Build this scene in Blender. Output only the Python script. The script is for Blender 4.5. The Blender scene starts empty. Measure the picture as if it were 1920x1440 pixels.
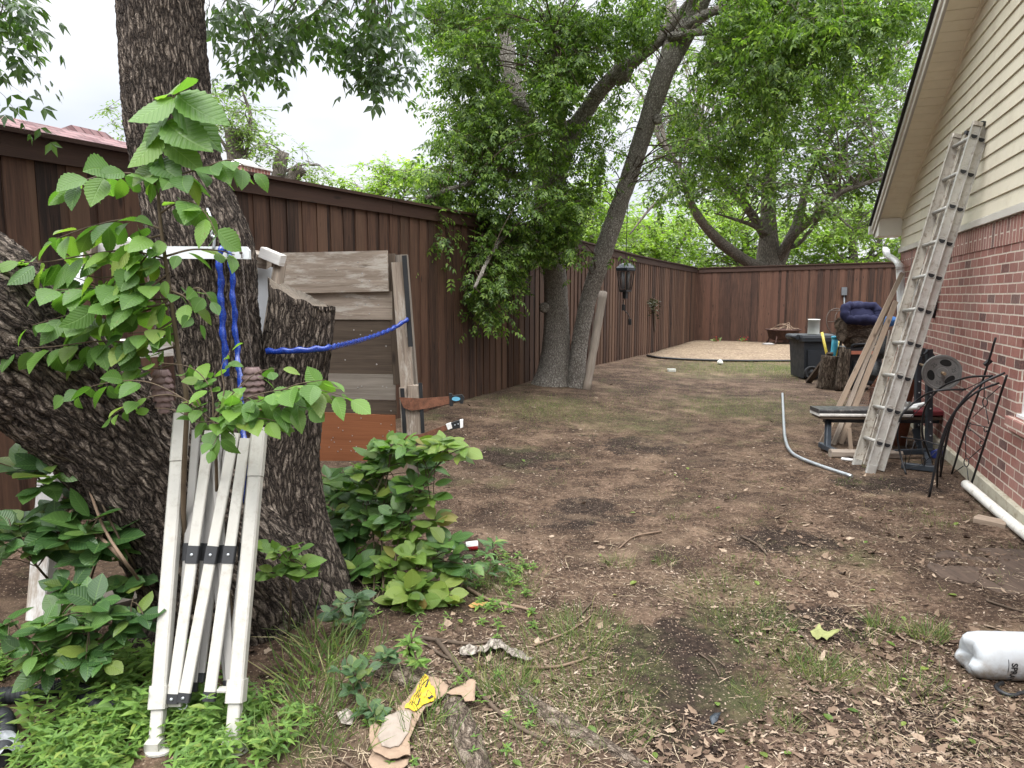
import bpy, math, random
import numpy as np
from mathutils import Vector, noise, geometry
random.seed(7); rng = np.random.default_rng(11)
SC = bpy.context.scene
COL = SC.collection
pi = math.pi
# ------------------------------------------------------------------ camera model
F = 1331.0; PT = math.radians(7.0); CZ = 1.6
CAM = np.array([0.0, 0.0, CZ])
def ray(x, y):
    a = (x-960)/F; b = (720-y)/F
    return np.array([a, math.cos(PT)+b*math.sin(PT), -math.sin(PT)+b*math.cos(PT)])
def A(x, y, Y):
    r = ray(x, y); return CAM + r*(Y/r[1])
def onpl(x, y, p, n):
    r = ray(x, y); return CAM + r*(np.dot(p-CAM, n)/np.dot(r, n))
FT = np.array([.426, .905, 0.]); FT /= np.linalg.norm(FT)
FN = np.array([FT[1], -FT[0], 0.]); FP = np.array([-.37, 10.02, 0.])
def gz(x, y):
    d = max((x-FP[0])*FN[0] + (y-FP[1])*FN[1], 0.0)
    s = min(max((22-y)/11, 0), 1); s = s*s*(3-2*s)
    z = .006*min(max(y, 0), 26) + .17*math.exp(-(d/1.6)**2)*s
    z += .07*math.exp(-((x+1.15)**2+(y-3.2)**2)/.8)
    z += .03*math.exp(-((x+.33)**2+(y-2.75)**2)/.25)
    z += .02*noise.noise(Vector((x*.7, y*.7, 3.1)))
    return z
def gzf(x, y):
    k = min(max((16-y)/10, 0), 1)
    return gz(x, y) + k*(.012*noise.noise(Vector((x*3.3, y*3.3, 1.7))) + .008*noise.noise(Vector((x*9, y*9, 5.2))))
def G(x, y, dz=0.0):
    r = ray(x, y); z = 0.0
    for _ in range(14):
        P = CAM + r*((z-CZ)/r[2]); z = gz(P[0], P[1]) + dz
    P[2] = z; return P
def mpx(Y): return Y/F      # metres per photo pixel at depth Y
# ------------------------------------------------------------------ tags
LOC = {}
def tag(o, label, cat, group=None, kind=None):
    if label: o['label'] = label
    if cat: o['category'] = cat
    if group: o['group'] = group
    if kind: o['kind'] = kind
    return o
def thing(name, label, cat, loc, group=None):
    o = bpy.data.objects.new(name, None); COL.objects.link(o)
    o.location = tuple(loc); o.empty_display_size = .1
    LOC[o.name] = np.array(loc, float)
    return tag(o, label, cat, group)
def link_mesh(name, me, V, parent, origin=None):
    if parent is not None: off = LOC[parent.name]
    elif origin is not None: off = np.array(origin, float)
    else: off = np.array([V[:, 0].mean(), V[:, 1].mean(), V[:, 2].min()])
    me.vertices.foreach_set('co', (V-off).astype(np.float32).ravel())
    me.update()
    o = bpy.data.objects.new(name, me); COL.objects.link(o)
    if parent is not None: o.parent = parent
    else: o.location = tuple(off)
    LOC[o.name] = off
    return o
# ------------------------------------------------------------------ mesh builder
def norm(v):
    v = np.asarray(v, float); l = np.linalg.norm(v); return v/l if l > 1e-12 else v
class MB:
    def __init__(s): s.v = []; s.f = []; s.m = []; s.uv = []; s.sm = []
    def face(s, idx, m=0, uv=None, smooth=False):
        s.f.append(tuple(idx)); s.m.append(m); s.sm.append(smooth)
        s.uv.append(uv if uv is not None else [(s.v[i][0], s.v[i][2]) for i in idx])
    def beam(s, p0, p1, w, h, up=(0, 0, 1), m=0, taper=1.0, bev=0.0):
        """box from p0 to p1; w across, h along up"""
        p0 = np.asarray(p0, float); p1 = np.asarray(p1, float)
        d = p1-p0; L = np.linalg.norm(d); d = d/L
        x = np.cross(d, up)
        if np.linalg.norm(x) < 1e-6: x = np.cross(d, (0, 1, .01))
        x = norm(x); y = norm(np.cross(x, d))
        if bev > 0:
            a, b = w/2, h/2; c = min(bev, a*.45, b*.45)
            sec = [(-a+c, -b), (a-c, -b), (a, -b+c), (a, b-c), (a-c, b), (-a+c, b), (-a, b-c), (-a, -b+c)]
        else: sec = [(-w/2, -h/2), (w/2, -h/2), (w/2, h/2), (-w/2, h/2)]
        n = len(sec); b0 = len(s.v)
        for k, p in ((1, p0), (taper, p1)):
            for q in sec: s.v.append(p + x*q[0]*k + y*q[1]*k)
        r = random.random()*7; per = 0; off = []
        for i in range(n+1):
            off.append(per)
            q, q2 = sec[i % n], sec[(i+1) % n]; per += math.hypot(q[0]-q2[0], q[1]-q2[1])
        for i in range(n):
            j = (i+1) % n
            s.face((b0+i, b0+j, b0+n+j, b0+n+i), m, [(r, off[i]), (r, off[i+1]), (r+L, off[i+1]), (r+L, off[i])])
        s.face([b0+i for i in range(n)][::-1], m, [(q[0], q[1]) for q in sec][::-1])
        s.face([b0+n+i for i in range(n)], m, [(q[0], q[1]) for q in sec])
    def box(s, c, sz, m=0, ax=None, bev=0):
        c = np.asarray(c, float)
        if ax is None: ax = np.eye(3)
        ax = np.asarray(ax, float)
        s.beam(c-ax[2]*sz[2]/2, c+ax[2]*sz[2]/2, sz[0], sz[1], up=ax[1], m=m, bev=bev)
    def tube(s, pts, rad, n=8, m=0, caps=True, bark=None, smooth=True, squash=None):
        P = [np.asarray(p, float) for p in pts]; k = len(P)
        if np.isscalar(rad): rad = [rad]*k
        T = []
        for i in range(k):
            T.append(norm(P[min(i+1, k-1)]-P[max(i-1, 0)]))
        ref = np.array([0, 1, 0]) if abs(T[0][1]) < .9 else np.array([1, 0, 0])
        x = norm(np.cross(T[0], ref)); b0 = len(s.v); L = 0; R0 = max(rad)
        Ls = []
        for i in range(k):
            x = norm(x - T[i]*np.dot(x, T[i])); y = np.cross(T[i], x)
            if i: L += np.linalg.norm(P[i]-P[i-1])
            Ls.append(L)
            for j in range(n):
                a = 2*pi*j/n; ca, sa = math.cos(a), math.sin(a); r = rad[i]
                if bark:
                    amp, fu, fv, seed = bark
                    q = Vector((ca*R0*fu+seed, sa*R0*fu, L*fv))
                    h = .75-2.2*abs(noise.noise(q+Vector((0, 0, .8*noise.noise(q*.7))))); h2 = .6-1.6*abs(noise.noise(q*2.3+Vector((7, 1, 2)))) + .5*noise.noise(Vector((q.x*5, q.y*5, q.z*12)))
                    q2 = Vector((ca*1.3, sa*1.3+seed, L*1.7))
                    r = r*(1+.05*noise.noise(q2)) + amp*(h*.75+h2*.5)
                if squash: s.v.append(P[i] + x*ca*r*squash[0] + y*sa*r*squash[1])
                else: s.v.append(P[i] + x*ca*r + y*sa*r)
        for i in range(k-1):
            for j in range(n):
                j2 = (j+1) % n
                u0, u1 = R0*2*pi*j/n, R0*2*pi*(j+1)/n
                s.face((b0+i*n+j, b0+i*n+j2, b0+(i+1)*n+j2, b0+(i+1)*n+j), m,
                       [(u0, Ls[i]), (u1, Ls[i]), (u1, Ls[i+1]), (u0, Ls[i+1])], smooth)
        if caps:
            s.face([b0+j for j in range(n)][::-1], m)
            s.face([b0+(k-1)*n+j for j in range(n)], m)
    def cyl(s, p0, p1, r, n=12, m=0, r2=None, caps=True, smooth=True):
        s.tube([p0, p1], [r, r if r2 is None else r2], n, m, caps, smooth=smooth)
    def lathe(s, prof, c=(0, 0, 0), ax=(0, 0, 1), n=20, m=0, smooth=True):
        """prof: list of (r, h) along ax from c"""
        c = np.asarray(c, float); ax = norm(ax)
        ref = np.array([1, 0, 0]) if abs(ax[0]) < .9 else np.array([0, 1, 0])
        x = norm(np.cross(ax, ref)); y = np.cross(ax, x); b0 = len(s.v)
        for r, h in prof:
            for j in range(n):
                a = 2*pi*j/n; s.v.append(c+ax*h+(x*math.cos(a)+y*math.sin(a))*max(r, 1e-4))
        for i in range(len(prof)-1):
            for j in range(n):
                j2 = (j+1) % n
                s.face((b0+i*n+j, b0+i*n+j2, b0+(i+1)*n+j2, b0+(i+1)*n+j), m,
                       [(j/n, prof[i][1]), ((j+1)/n, prof[i][1]), ((j+1)/n, prof[i+1][1]), (j/n, prof[i+1][1])], smooth)
        if prof[0][0] > 2e-4: s.face([b0+j for j in range(n)][::-1], m)
        if prof[-1][0] > 2e-4: s.face([b0+(len(prof)-1)*n+j for j in range(n)], m)
    def prism(s, outline, ex, m=0, uvs=None):
        """outline: list of 3D points (planar), extruded by vector ex"""
        O = [np.asarray(p, float) for p in outline]; n = len(O); b0 = len(s.v); ex = np.asarray(ex, float)
        for p in O: s.v.append(p)
        for p in O: s.v.append(p+ex)
        for i in range(n):
            j = (i+1) % n; s.face((b0+i, b0+j, b0+n+j, b0+n+i), m)
        s.face([b0+i for i in range(n)][::-1], m, uvs[::-1] if uvs else None)
        s.face([b0+n+i for i in range(n)], m, uvs)
    def quad(s, a, b, c, d, m=0, uv=None):
        b0 = len(s.v); s.v += [np.asarray(p, float) for p in (a, b, c, d)]
        s.face((b0, b0+1, b0+2, b0+3), m, uv)
    def build(s, name, mats, parent=None, origin=None):
        if not isinstance(mats, (list, tuple)): mats = [mats]
        me = bpy.data.meshes.new(name); V = np.array(s.v, float)
        me.from_pydata([tuple(v) for v in V], [], s.f)
        for m in mats: me.materials.append(m)
        me.polygons.foreach_set('material_index', s.m)
        me.polygons.foreach_set('use_smooth', s.sm)
        uv = me.uv_layers.new(name='UVMap')
        uv.data.foreach_set('uv', np.array([c for f in s.uv for c in f], np.float32).ravel())
        o = link_mesh(name, me, V, parent, origin)
        # outward normals
        import bmesh
        bm = bmesh.new(); bm.from_mesh(me); bmesh.ops.recalc_face_normals(bm, faces=bm.faces); bm.to_mesh(me); bm.free()
        return o
def spline(pts, n=12):
    """Catmull-Rom through points of any dimension"""
    P = [np.asarray(p, float) for p in pts]; P = [2*P[0]-P[1]]+P+[2*P[-1]-P[-2]]; out = []
    for i in range(1, len(P)-2):
        for k in range(n):
            t = k/n; a, b, c, d = P[i-1], P[i], P[i+1], P[i+2]
            out.append(.5*((2*b)+(c-a)*t+(2*a-5*b+4*c-d)*t*t+(3*b-a-3*c+d)*t**3))
    out.append(P[-2]); return out
def limb(pts, n=10):
    """pts: (px, py, Y, width_px) -> centres, radii"""
    q = spline([np.append(A(p[0], p[1], p[2]), p[3]*.5*p[2]/F) for p in pts], n)
    return [p[:3] for p in q], [max(p[3], .002) for p in q]
def np_mesh(name, V, Fq, mats, parent=None, uv=None, smooth=False, midx=None, origin=None):
    """V (n,3), Fq (m,k) all same size"""
    me = bpy.data.meshes.new(name); V = np.asarray(V, np.float64); Fq = np.asarray(Fq, np.int32); m, k = Fq.shape
    me.vertices.add(len(V)); me.loops.add(m*k); me.polygons.add(m)
    me.loops.foreach_set('vertex_index', Fq.ravel())
    me.polygons.foreach_set('loop_start', np.arange(0, m*k, k, dtype=np.int32))
    me.polygons.foreach_set('loop_total', np.full(m, k, np.int32))
    me.polygons.foreach_set('use_smooth', np.full(m, smooth))
    if not isinstance(mats, (list, tuple)): mats = [mats]
    for x in mats: me.materials.append(x)
    if midx is not None: me.polygons.foreach_set('material_index', np.asarray(midx, np.int32))
    if uv is not None:
        l = me.uv_layers.new(name='UVMap'); l.data.foreach_set('uv', np.asarray(uv, np.float32)[Fq.ravel()].ravel())
    o = link_mesh(name, me, V, parent, origin)
    me.validate(); me.update()
    return o
# ------------------------------------------------------------------ leaves
def leaf_tmpl(prof, fold=.25, curl=.25, wav=0.0):
    """prof: list of (t, halfwidth); returns V (x along, y across, z), quads, uv"""
    V = []; U = []; Q = []
    for i, (t, w) in enumerate(prof):
        z = -curl*t*t
        V += [(t, 0, z), (t, w, z+fold*w+wav*(-1)**i*w), (t, -w, z+fold*w-wav*(-1)**i*w)]
        U += [(t, 0), (t, w), (t, -w)]
    for i in range(len(prof)-1):
        a = 3*i; b = a+3
        Q += [(a, b, b+1, a+1), (a, a+2, b+2, b)]
    return np.array(V, float), np.array(Q, int), np.array(U, float)
def scatter(tm, P, X, Z, L, W=None, H=None):
    V, Q, U = tm; P = np.asarray(P, float); X = np.asarray(X, float); Z = np.asarray(Z, float)
    X = X/np.linalg.norm(X, axis=1, keepdims=True)
    Yv = np.cross(Z, X); Yv /= np.maximum(np.linalg.norm(Yv, axis=1, keepdims=True), 1e-9); Z = np.cross(X, Yv)
    L = np.broadcast_to(np.asarray(L, float), (len(P),)); W = L if W is None else np.broadcast_to(W, (len(P),))
    out = (P[:, None, :] + X[:, None, :]*(V[None, :, 0:1]*L[:, None, None]) + Yv[:, None, :]*(V[None, :, 1:2]*W[:, None, None])
           + Z[:, None, :]*(V[None, :, 2:3]*W[:, None, None]))
    n = len(V); q = Q[None]+ (np.arange(len(P))*n)[:, None, None]
    return out.reshape(-1, 3), q.reshape(-1, Q.shape[1]), np.tile(U, (len(P), 1))
def cat_parts(parts):
    Vs, Qs, Us = [], [], []; n = 0
    for V, Q, U in parts:
        Vs.append(V); Qs.append(Q+n); Us.append(U); n += len(V)
    return np.concatenate(Vs), np.concatenate(Qs), np.concatenate(Us)
def compound_tmpl(pairs=3, ll=.42, lw=.085, spread=1.0):
    """pinnate leaf of length 1: kite leaflets as quads (base,left,tip,right), drooping"""
    V, Q, U = [], [], []
    def add(b, d, up, l, w):
        d = norm(d); s = norm(np.cross(up, d)); n0 = len(V)
        m = b+d*l*.42
        for p, u in ((b, (0, 0)), (m+s*w+np.array([0, 0, .02]), (.42, .3)), (b+d*l+np.array([0, 0, -.06]), (1, 0)), (m-s*w+np.array([0, 0, .02]), (.42, -.3))):
            V.append(p); U.append(u)
        Q.append((n0, n0+1, n0+2, n0+3))
    for i in range(pairs):
        t = .25+.6*i/max(pairs-1, 1); b = np.array([t, 0, -.15*t*t])
        for sg in (-1, 1):
            add(b, np.array([.55, sg*spread, -.35-.2*random.random()]), np.array([.2, sg*.2, 1]), ll*(.85+.2*random.random()), lw)
    add(np.array([.88, 0, -.13]), np.array([1, 0, -.5]), np.array([0, 0, 1]), ll, lw)
    return np.array(V), np.array(Q), np.array(U)
def rdir(n, zmean=0.0, zs=.5):
    a = rng.uniform(0, 2*pi, n); z = rng.normal(zmean, zs, n)
    d = np.stack([np.cos(a), np.sin(a), z], 1); return d/np.linalg.norm(d, axis=1, keepdims=True)
def nearest_on(limbs, p, bias=.35):
    best = None; bd = 1e9; bias = bias*rng.uniform(.6, 3.0)
    for pts, rad in limbs:
        a = np.array(pts); d = np.linalg.norm(a-p, axis=1) + bias*np.maximum(a[:, 2]-p[2], 0)
        i = min(max(int(d.argmin())+int(rng.integers(-5, 6)), 0), len(a)-1)
        if d[i] < bd: bd = d[i]; best = (a[i], rad[i])
    return best
def foliage(mb, limbs, blobs, tm, leafL, twig=(.3, .6), ntw=6, nl=6, droop=-.25, crad=.3, brad=.012, up=.0, branch=True, m=0, cut=None):
    """blobs: (px,py,rx,ry,Y,dY,n clumps). Adds branches to mb, returns leaf arrays"""
    Ps, Xs, Zs = [], [], []
    for (px, py, rx, ry, Y, dY, n) in blobs:
        k = 0; tries = 0
        while k < n and tries < n*6:
            tries += 1
            a = rng.normal(0, .5, 3); a = a/max(1, np.linalg.norm(a))
            c = A(px+a[0]*rx, py+a[1]*ry, Y+a[2]*dY)
            if noise.noise(Vector(c*.9)) < -.22: continue
            if cut is not None and cut(c): continue
            k += 1
            if branch:
                q, r = nearest_on(limbs, c)
                mid = (q*.5+c*.5) + np.array([0, 0, .12*np.linalg.norm(c-q)]) + rng.normal(0, .06, 3)
                sp = spline([q, mid, c], 4)
                mb.tube(sp, list(np.linspace(min(r*.5, brad*(1+.5*np.linalg.norm(c-q))), brad*.35, len(sp))), 5, m, caps=False)
            D = rdir(ntw, -.15+up, .45); 
            for d in D:
                L = rng.uniform(*twig); s0 = c + rng.normal(0, crad*.35, 3)
                e = s0 + d*L + np.array([0, 0, droop*L])
                if branch: mb.tube([c, (c+e)/2+np.array([0, 0, .03]), e], [brad*.3, brad*.22, brad*.1], 3, m, caps=False)
                t = np.linspace(.25, 1, nl)[:, None]
                P = c*(1-t)+e*t + rng.normal(0, .02, (nl, 3))
                X = d*.5 + rdir(nl, droop, .35)
                X[-1] = d + np.array([0, 0, droop])
                Ps.append(P); Xs.append(X); Zs.append(np.tile([0, 0, 1.], (nl, 1)) + rng.normal(0, .35, (nl, 3)))
    P = np.concatenate(Ps); X = np.concatenate(Xs); Z = np.concatenate(Zs)
    return scatter(tm, P, X, Z, leafL*rng.uniform(.7, 1.2, len(P)))
# ------------------------------------------------------------------ sheets from an outline on the ground
def sheet(outline, zfn, step=.03, thick=.002):
    """outline: list of (x,y) metres -> MB with a fine triangulated sheet, top z = zfn(x,y)"""
    O = [Vector((p[0], p[1])) for p in outline]; dense = []
    for i in range(len(O)):
        a, b = O[i], O[(i+1) % len(O)]; k = max(1, int((b-a).length/step))
        dense += [a.lerp(b, j/k) for j in range(k)]
    xs = [p.x for p in dense]; ys = [p.y for p in dense]; pts = list(dense); n = len(dense)
    def inside(x, y):
        c = False; j = n-1
        for i in range(n):
            if (dense[i].y > y) != (dense[j].y > y) and x < (dense[j].x-dense[i].x)*(y-dense[i].y)/(dense[j].y-dense[i].y)+dense[i].x: c = not c
            j = i
        return c
    gx = np.arange(min(xs)+step/2, max(xs), step); gy = np.arange(min(ys)+step/2, max(ys), step)
    for x in gx:
        for y in gy:
            x2, y2 = x+random.uniform(-.2, .2)*step, y+random.uniform(-.2, .2)*step
            if inside(x2, y2) and min((x2-p.x)**2+(y2-p.y)**2 for p in dense) > (step*.35)**2: pts.append(Vector((x2, y2)))
    r = geometry.delaunay_2d_cdt(pts, [(i, (i+1) % n) for i in range(n)], [list(range(n))], 1, 1e-6)
    mb = MB(); co = r[0]; k = len(co)
    for p in co: mb.v.append(np.array([p.x, p.y, zfn(p.x, p.y)]))
    for p in co: mb.v.append(np.array([p.x, p.y, zfn(p.x, p.y)-thick]))
    cnt = {}
    for f in r[2]:
        mb.face(f, 0, [(co[i].x, co[i].y) for i in f], True); mb.face([i+k for i in f][::-1], 0, [(co[i].x, co[i].y) for i in f][::-1], True)
        for i in range(len(f)):
            e = (f[i], f[(i+1) % len(f)]); cnt[tuple(sorted(e))] = cnt.get(tuple(sorted(e)), [])+[e]
    for e in cnt.values():
        if len(e) == 1: a, b = e[0]; mb.face((a, a+k, b+k, b), 0)
    return mb
# ------------------------------------------------------------------ materials
MATS = {}
class NT:
    def __init__(s, name):
        s.mat = bpy.data.materials.new(name); s.mat.use_nodes = True; s.t = s.mat.node_tree; s.t.nodes.clear()
        s.out = s.n('ShaderNodeOutputMaterial')
    def n(s, ty, ins=None, **kw):
        nd = s.t.nodes.new(ty)
        for k, v in kw.items(): setattr(nd, k, v)
        for k, v in (ins or {}).items(): s.set(nd, k, v)
        return nd
    def set(s, nd, k, v):
        sock = nd.inputs[k]
        if isinstance(v, bpy.types.NodeSocket): s.t.links.new(v, sock)
        elif isinstance(v, bpy.types.Node): s.t.links.new(v.outputs[0], sock)
        else:
            if isinstance(v, tuple) and len(v) == 3 and sock.type == 'RGBA': v = v+(1,)
            sock.default_value = v
    def math(s, op, a, b=0.0, c=False):
        nd = s.n('ShaderNodeMath', operation=op); s.set(nd, 0, a); s.set(nd, 1, b); nd.use_clamp = c; return nd.outputs[0]
    def mix(s, f, a, b, bt='MIX'):
        nd = s.n('ShaderNodeMix', data_type='RGBA', blend_type=bt); s.set(nd, 0, f); s.set(nd, 6, a); s.set(nd, 7, b); return nd.outputs[2]
    def ramp(s, f, stops, interp='LINEAR'):
        nd = s.n('ShaderNodeValToRGB'); cr = nd.color_ramp; cr.interpolation = interp
        while len(cr.elements) < len(stops): cr.elements.new(.5)
        for e, (p, c) in zip(cr.elements, stops): e.position = p; e.color = tuple(c)+(1,) if not np.isscalar(c) else (c, c, c, 1)
        s.set(nd, 0, f); return nd.outputs[0]
    def map(s, v, sc=(1, 1, 1), loc=(0, 0, 0), rot=(0, 0, 0)):
        nd = s.n('ShaderNodeMapping'); s.set(nd, 0, v); nd.inputs[1].default_value = loc; nd.inputs[2].default_value = rot; nd.inputs[3].default_value = sc; return nd.outputs[0]
    def noise(s, v, sc, det=3, rough=.55, dist=0):
        nd = s.n('ShaderNodeTexNoise'); s.set(nd, 'Vector', v); nd.inputs['Scale'].default_value = sc; nd.inputs['Detail'].default_value = det
        nd.inputs['Roughness'].default_value = rough; nd.inputs['Distortion'].default_value = dist; return nd.outputs[0]
    def voro(s, v, sc, feat='F1', out='Distance', rnd=1.0):
        nd = s.n('ShaderNodeTexVoronoi', feature=feat); s.set(nd, 'Vector', v); nd.inputs['Scale'].default_value = sc; nd.inputs['Randomness'].default_value = rnd; return nd.outputs[out]
    def coord(s, w='Object'): return s.n('ShaderNodeTexCoord').outputs[w]
    def isl(s): return s.n('ShaderNodeNewGeometry').outputs['Random Per Island']
    def oinfo(s): return s.n('ShaderNodeObjectInfo').outputs['Random']
    def bump(s, h, st=.3, d=.01):
        nd = s.n('ShaderNodeBump'); s.set(nd, 'Height', h); nd.inputs['Strength'].default_value = st; nd.inputs['Distance'].default_value = d; return nd.outputs[0]
    def pbr(s, col, rough=.6, metal=0.0, nrm=None, spec=.5, **kw):
        p = s.n('ShaderNodeBsdfPrincipled'); s.set(p, 'Base Color', col); s.set(p, 'Roughness', rough); s.set(p, 'Metallic', metal)
        s.set(p, 'Specular IOR Level', spec)
        if nrm is not None: s.set(p, 'Normal', nrm)
        for k, v in kw.items(): s.set(p, k, v)
        s.t.links.new(p.outputs[0], s.out.inputs[0]); return p
def c3(c, k): return tuple(x*k for x in c)
def plain(name, col, rough=.6, metal=0, var=.25, sc=8, bump=.15, bsc=60, spec=.5, dirt=None):
    """paint, plastic or metal with uneven tone and a little surface"""
    t = NT(name); o = t.coord(); f = t.noise(o, sc, 5, .65)
    col2 = t.ramp(f, [(.3, c3(col, 1-var)), (.7, c3(col, 1+var))])
    if dirt:
        g = t.ramp(t.noise(o, sc*2.3, 6, .75), [(.52, 0), (.68, 1)]); col2 = t.mix(g, col2, dirt)
    r = t.ramp(t.noise(o, sc*3, 3), [(.3, max(rough-.12, .05)), (.7, min(rough+.12, 1))])
    t.pbr(col2, r, metal, t.bump(t.noise(o, bsc, 4), bump, .004), spec); return t.mat
def wood(name, dark, light, rough=.75, scale=1.0, grain=.5, isl=.5, knots=True, wear=None, tint=None):
    """boards: grain follows the board (UV u along the length), each board its own tone"""
    t = NT(name); uv = t.coord('UV'); r = t.isl()
    off = t.n('ShaderNodeCombineXYZ', {0: t.math('MULTIPLY', r, 37.0), 1: t.math('MULTIPLY', r, 91.0), 2: t.math('MULTIPLY', r, 13.0)})
    v = t.n('ShaderNodeVectorMath', {0: uv, 1: off}, operation='ADD').outputs[0]
    g1 = t.noise(t.map(v, (2.0*scale, 34*scale, 1)), 1, 5, .65, .6); g2 = t.noise(t.map(v, (5*scale, 160*scale, 1)), 1, 3, .6)
    g3 = t.noise(t.map(v, (1.2*scale, 3*scale, 1)), 1, 3)
    f = t.math('ADD', t.math('MULTIPLY', g1, .55), t.math('ADD', t.math('MULTIPLY', g2, .25), t.math('MULTIPLY', g3, .2)))
    f = t.math('ADD', t.math('MULTIPLY', t.math('SUBTRACT', f, .5), grain*2.2), .5)
    f = t.math('ADD', f, t.math('MULTIPLY', t.math('SUBTRACT', r, .5), isl), True)
    col = t.ramp(f, [(.15, dark), (.85, light)])
    if tint: col = t.mix(t.math('MULTIPLY', t.ramp(t.math('FRACT', t.math('MULTIPLY', r, 17.3)), [(.6, 0), (1, 1)]), .6), col, tint)
    if knots:
        kd = t.voro(t.map(v, (2.2*scale, 7*scale, 1)), 1, rnd=1); k = t.ramp(kd, [(.05, 1), (.13, 0)])
        col = t.mix(t.math('MULTIPLY', k, .75), col, c3(dark, .45))
    if wear:
        w = t.ramp(t.noise(t.map(v, (2.5, 12, 1)), 1.5, 6, .75), [(.5, 0), (.62, 1)]); col = t.mix(w, col, wear)
    t.pbr(col, rough, 0, t.bump(t.math('ADD', g1, g2), .35, .004), .3); return t.mat
def leafmat(name, stops, trans=.35, rough=.45, veins=False, spec=.35, tcol=None):
    t = NT(name); r = t.isl(); col = t.ramp(r, stops); nrm = None
    if veins:
        uv = t.coord('UV'); s = t.n('ShaderNodeSeparateXYZ', {0: uv}); ay = t.math('ABSOLUTE', s.outputs[1])
        ph = t.math('SINE', t.math('MULTIPLY', t.math('SUBTRACT', s.outputs[0], t.math('MULTIPLY', ay, .75)), 62))
        mid = t.ramp(ay, [(.0, 1), (.025, 0)])
        vv = t.math('MAXIMUM', mid, t.math('MULTIPLY', t.ramp(ph, [(.75, 0), (1, 1)]), .5))
        col = t.mix(t.math('MULTIPLY', vv, .35), col, (.22, .36, .10)); nrm = t.bump(t.math('SUBTRACT', t.math('MULTIPLY', ph, .5), vv), .35, .003)
    if veins:   # worn spots and yellowed rims on some leaves
        sp_ = t.math('MULTIPLY', t.ramp(t.noise(t.coord(), 55, 3, .6), [(.66, 0), (.72, 1)]), t.ramp(t.math('FRACT', t.math('MULTIPLY', r, 7.7)), [(.45, 0), (.7, 1)])); col = t.mix(t.math('MULTIPLY', sp_, .7), col, (.16, .12, .04))
        yl = t.ramp(t.math('FRACT', t.math('MULTIPLY', r, 23.1)), [(.80, 0), (1, .6)]); col = t.mix(yl, col, (.26, .30, .06))
        dk = t.ramp(t.math('FRACT', t.math('MULTIPLY', r, 11.9)), [(.0, .5), (.5, 0)]); col = t.mix(dk, col, t.mix(1.0, col, (.45, .55, .55), 'MULTIPLY'))
    blotch = t.noise(t.coord(), 9, 3); col = t.mix(t.math('MULTIPLY', blotch, .35), col, t.mix(1.0, col, (.5, .55, .5), 'MULTIPLY'))
    p = t.pbr(col, rough, 0, nrm, spec)
    tr = t.n('ShaderNodeBsdfTranslucent', {'Color': t.mix(1.0, col, tcol or (1.5, 1.7, .7), 'MULTIPLY')})
    mx = t.n('ShaderNodeMixShader', {0: trans, 1: p, 2: tr}); t.t.links.new(mx.outputs[0], t.out.inputs[0]); return t.mat
# ================================================================== camera, world, light
cam = bpy.data.cameras.new('camera'); cam.sensor_fit = 'HORIZONTAL'; cam.sensor_width = 36; cam.lens = 36*F/1920; cam.clip_end = 2000; cam.clip_start = .05
co = bpy.data.objects.new('camera', cam); COL.objects.link(co); co.location = (0, 0, CZ); co.rotation_euler = (pi/2-PT, 0, 0); SC.camera = co
w = bpy.data.worlds.new('World'); SC.world = w; w.use_nodes = True; nt = w.node_tree; nt.nodes.clear()
def wn(ty, **k):
    n = nt.nodes.new(ty)
    for a, b in k.items(): setattr(n, a, b)
    return n
out = wn('ShaderNodeOutputWorld'); bg = wn('ShaderNodeBackground'); bg.inputs[1].default_value = .12
sky = wn('ShaderNodeTexSky', sky_type='NISHITA', sun_disc=False); sky.sun_elevation = math.radians(58); sky.sun_rotation = math.radians(200); sky.dust_density = 3
tc = wn('ShaderNodeTexCoord'); sp = wn('ShaderNodeSeparateXYZ'); nt.links.new(tc.outputs['Generated'], sp.inputs[0])
# overcast: a cloud deck brightening from the horizon to the zenith, with soft cloud shapes
rp = wn('ShaderNodeValToRGB'); rp.color_ramp.elements[0].position = 0; rp.color_ramp.elements[0].color = (.165, .168, .172, 1)
rp.color_ramp.elements[1].position = 1; rp.color_ramp.elements[1].color = (1.45, 1.45, 1.46, 1)
e = rp.color_ramp.elements.new(.36); e.color = (.18, .183, .188, 1); e = rp.color_ramp.elements.new(.62); e.color = (.75, .755, .77, 1)
nt.links.new(sp.outputs[2], rp.inputs[0])
mp = wn('ShaderNodeMapping'); mp.inputs[3].default_value = (1.1, 1.1, 3.0); nt.links.new(tc.outputs['Generated'], mp.inputs[0])
nz = wn('ShaderNodeTexNoise'); nz.inputs['Scale'].default_value = 2.3; nz.inputs['Detail'].default_value = 4; nz.inputs['Roughness'].default_value = .5; nt.links.new(mp.outputs[0], nz.inputs[0])
r2 = wn('ShaderNodeValToRGB'); r2.color_ramp.elements[0].position = .36; r2.color_ramp.elements[0].color = (.80, .83, .88, 1); r2.color_ramp.elements[1].position = .62; r2.color_ramp.elements[1].color = (1.06, 1.05, 1.04, 1)
nt.links.new(nz.outputs[0], r2.inputs[0])
ml = wn('ShaderNodeMix', data_type='RGBA', blend_type='MULTIPLY'); ml.inputs[0].default_value = 1; nt.links.new(rp.outputs[0], ml.inputs[6]); nt.links.new(r2.outputs[0], ml.inputs[7])
m3 = wn('ShaderNodeVectorMath', operation='SCALE'); m3.inputs['Scale'].default_value = 25.0; nt.links.new(ml.outputs[2], m3.inputs[0])
mx = wn('ShaderNodeMix', data_type='RGBA'); mx.inputs[0].default_value = .93; nt.links.new(sky.outputs[0], mx.inputs[6]); nt.links.new(m3.outputs[0], mx.inputs[7])
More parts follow.
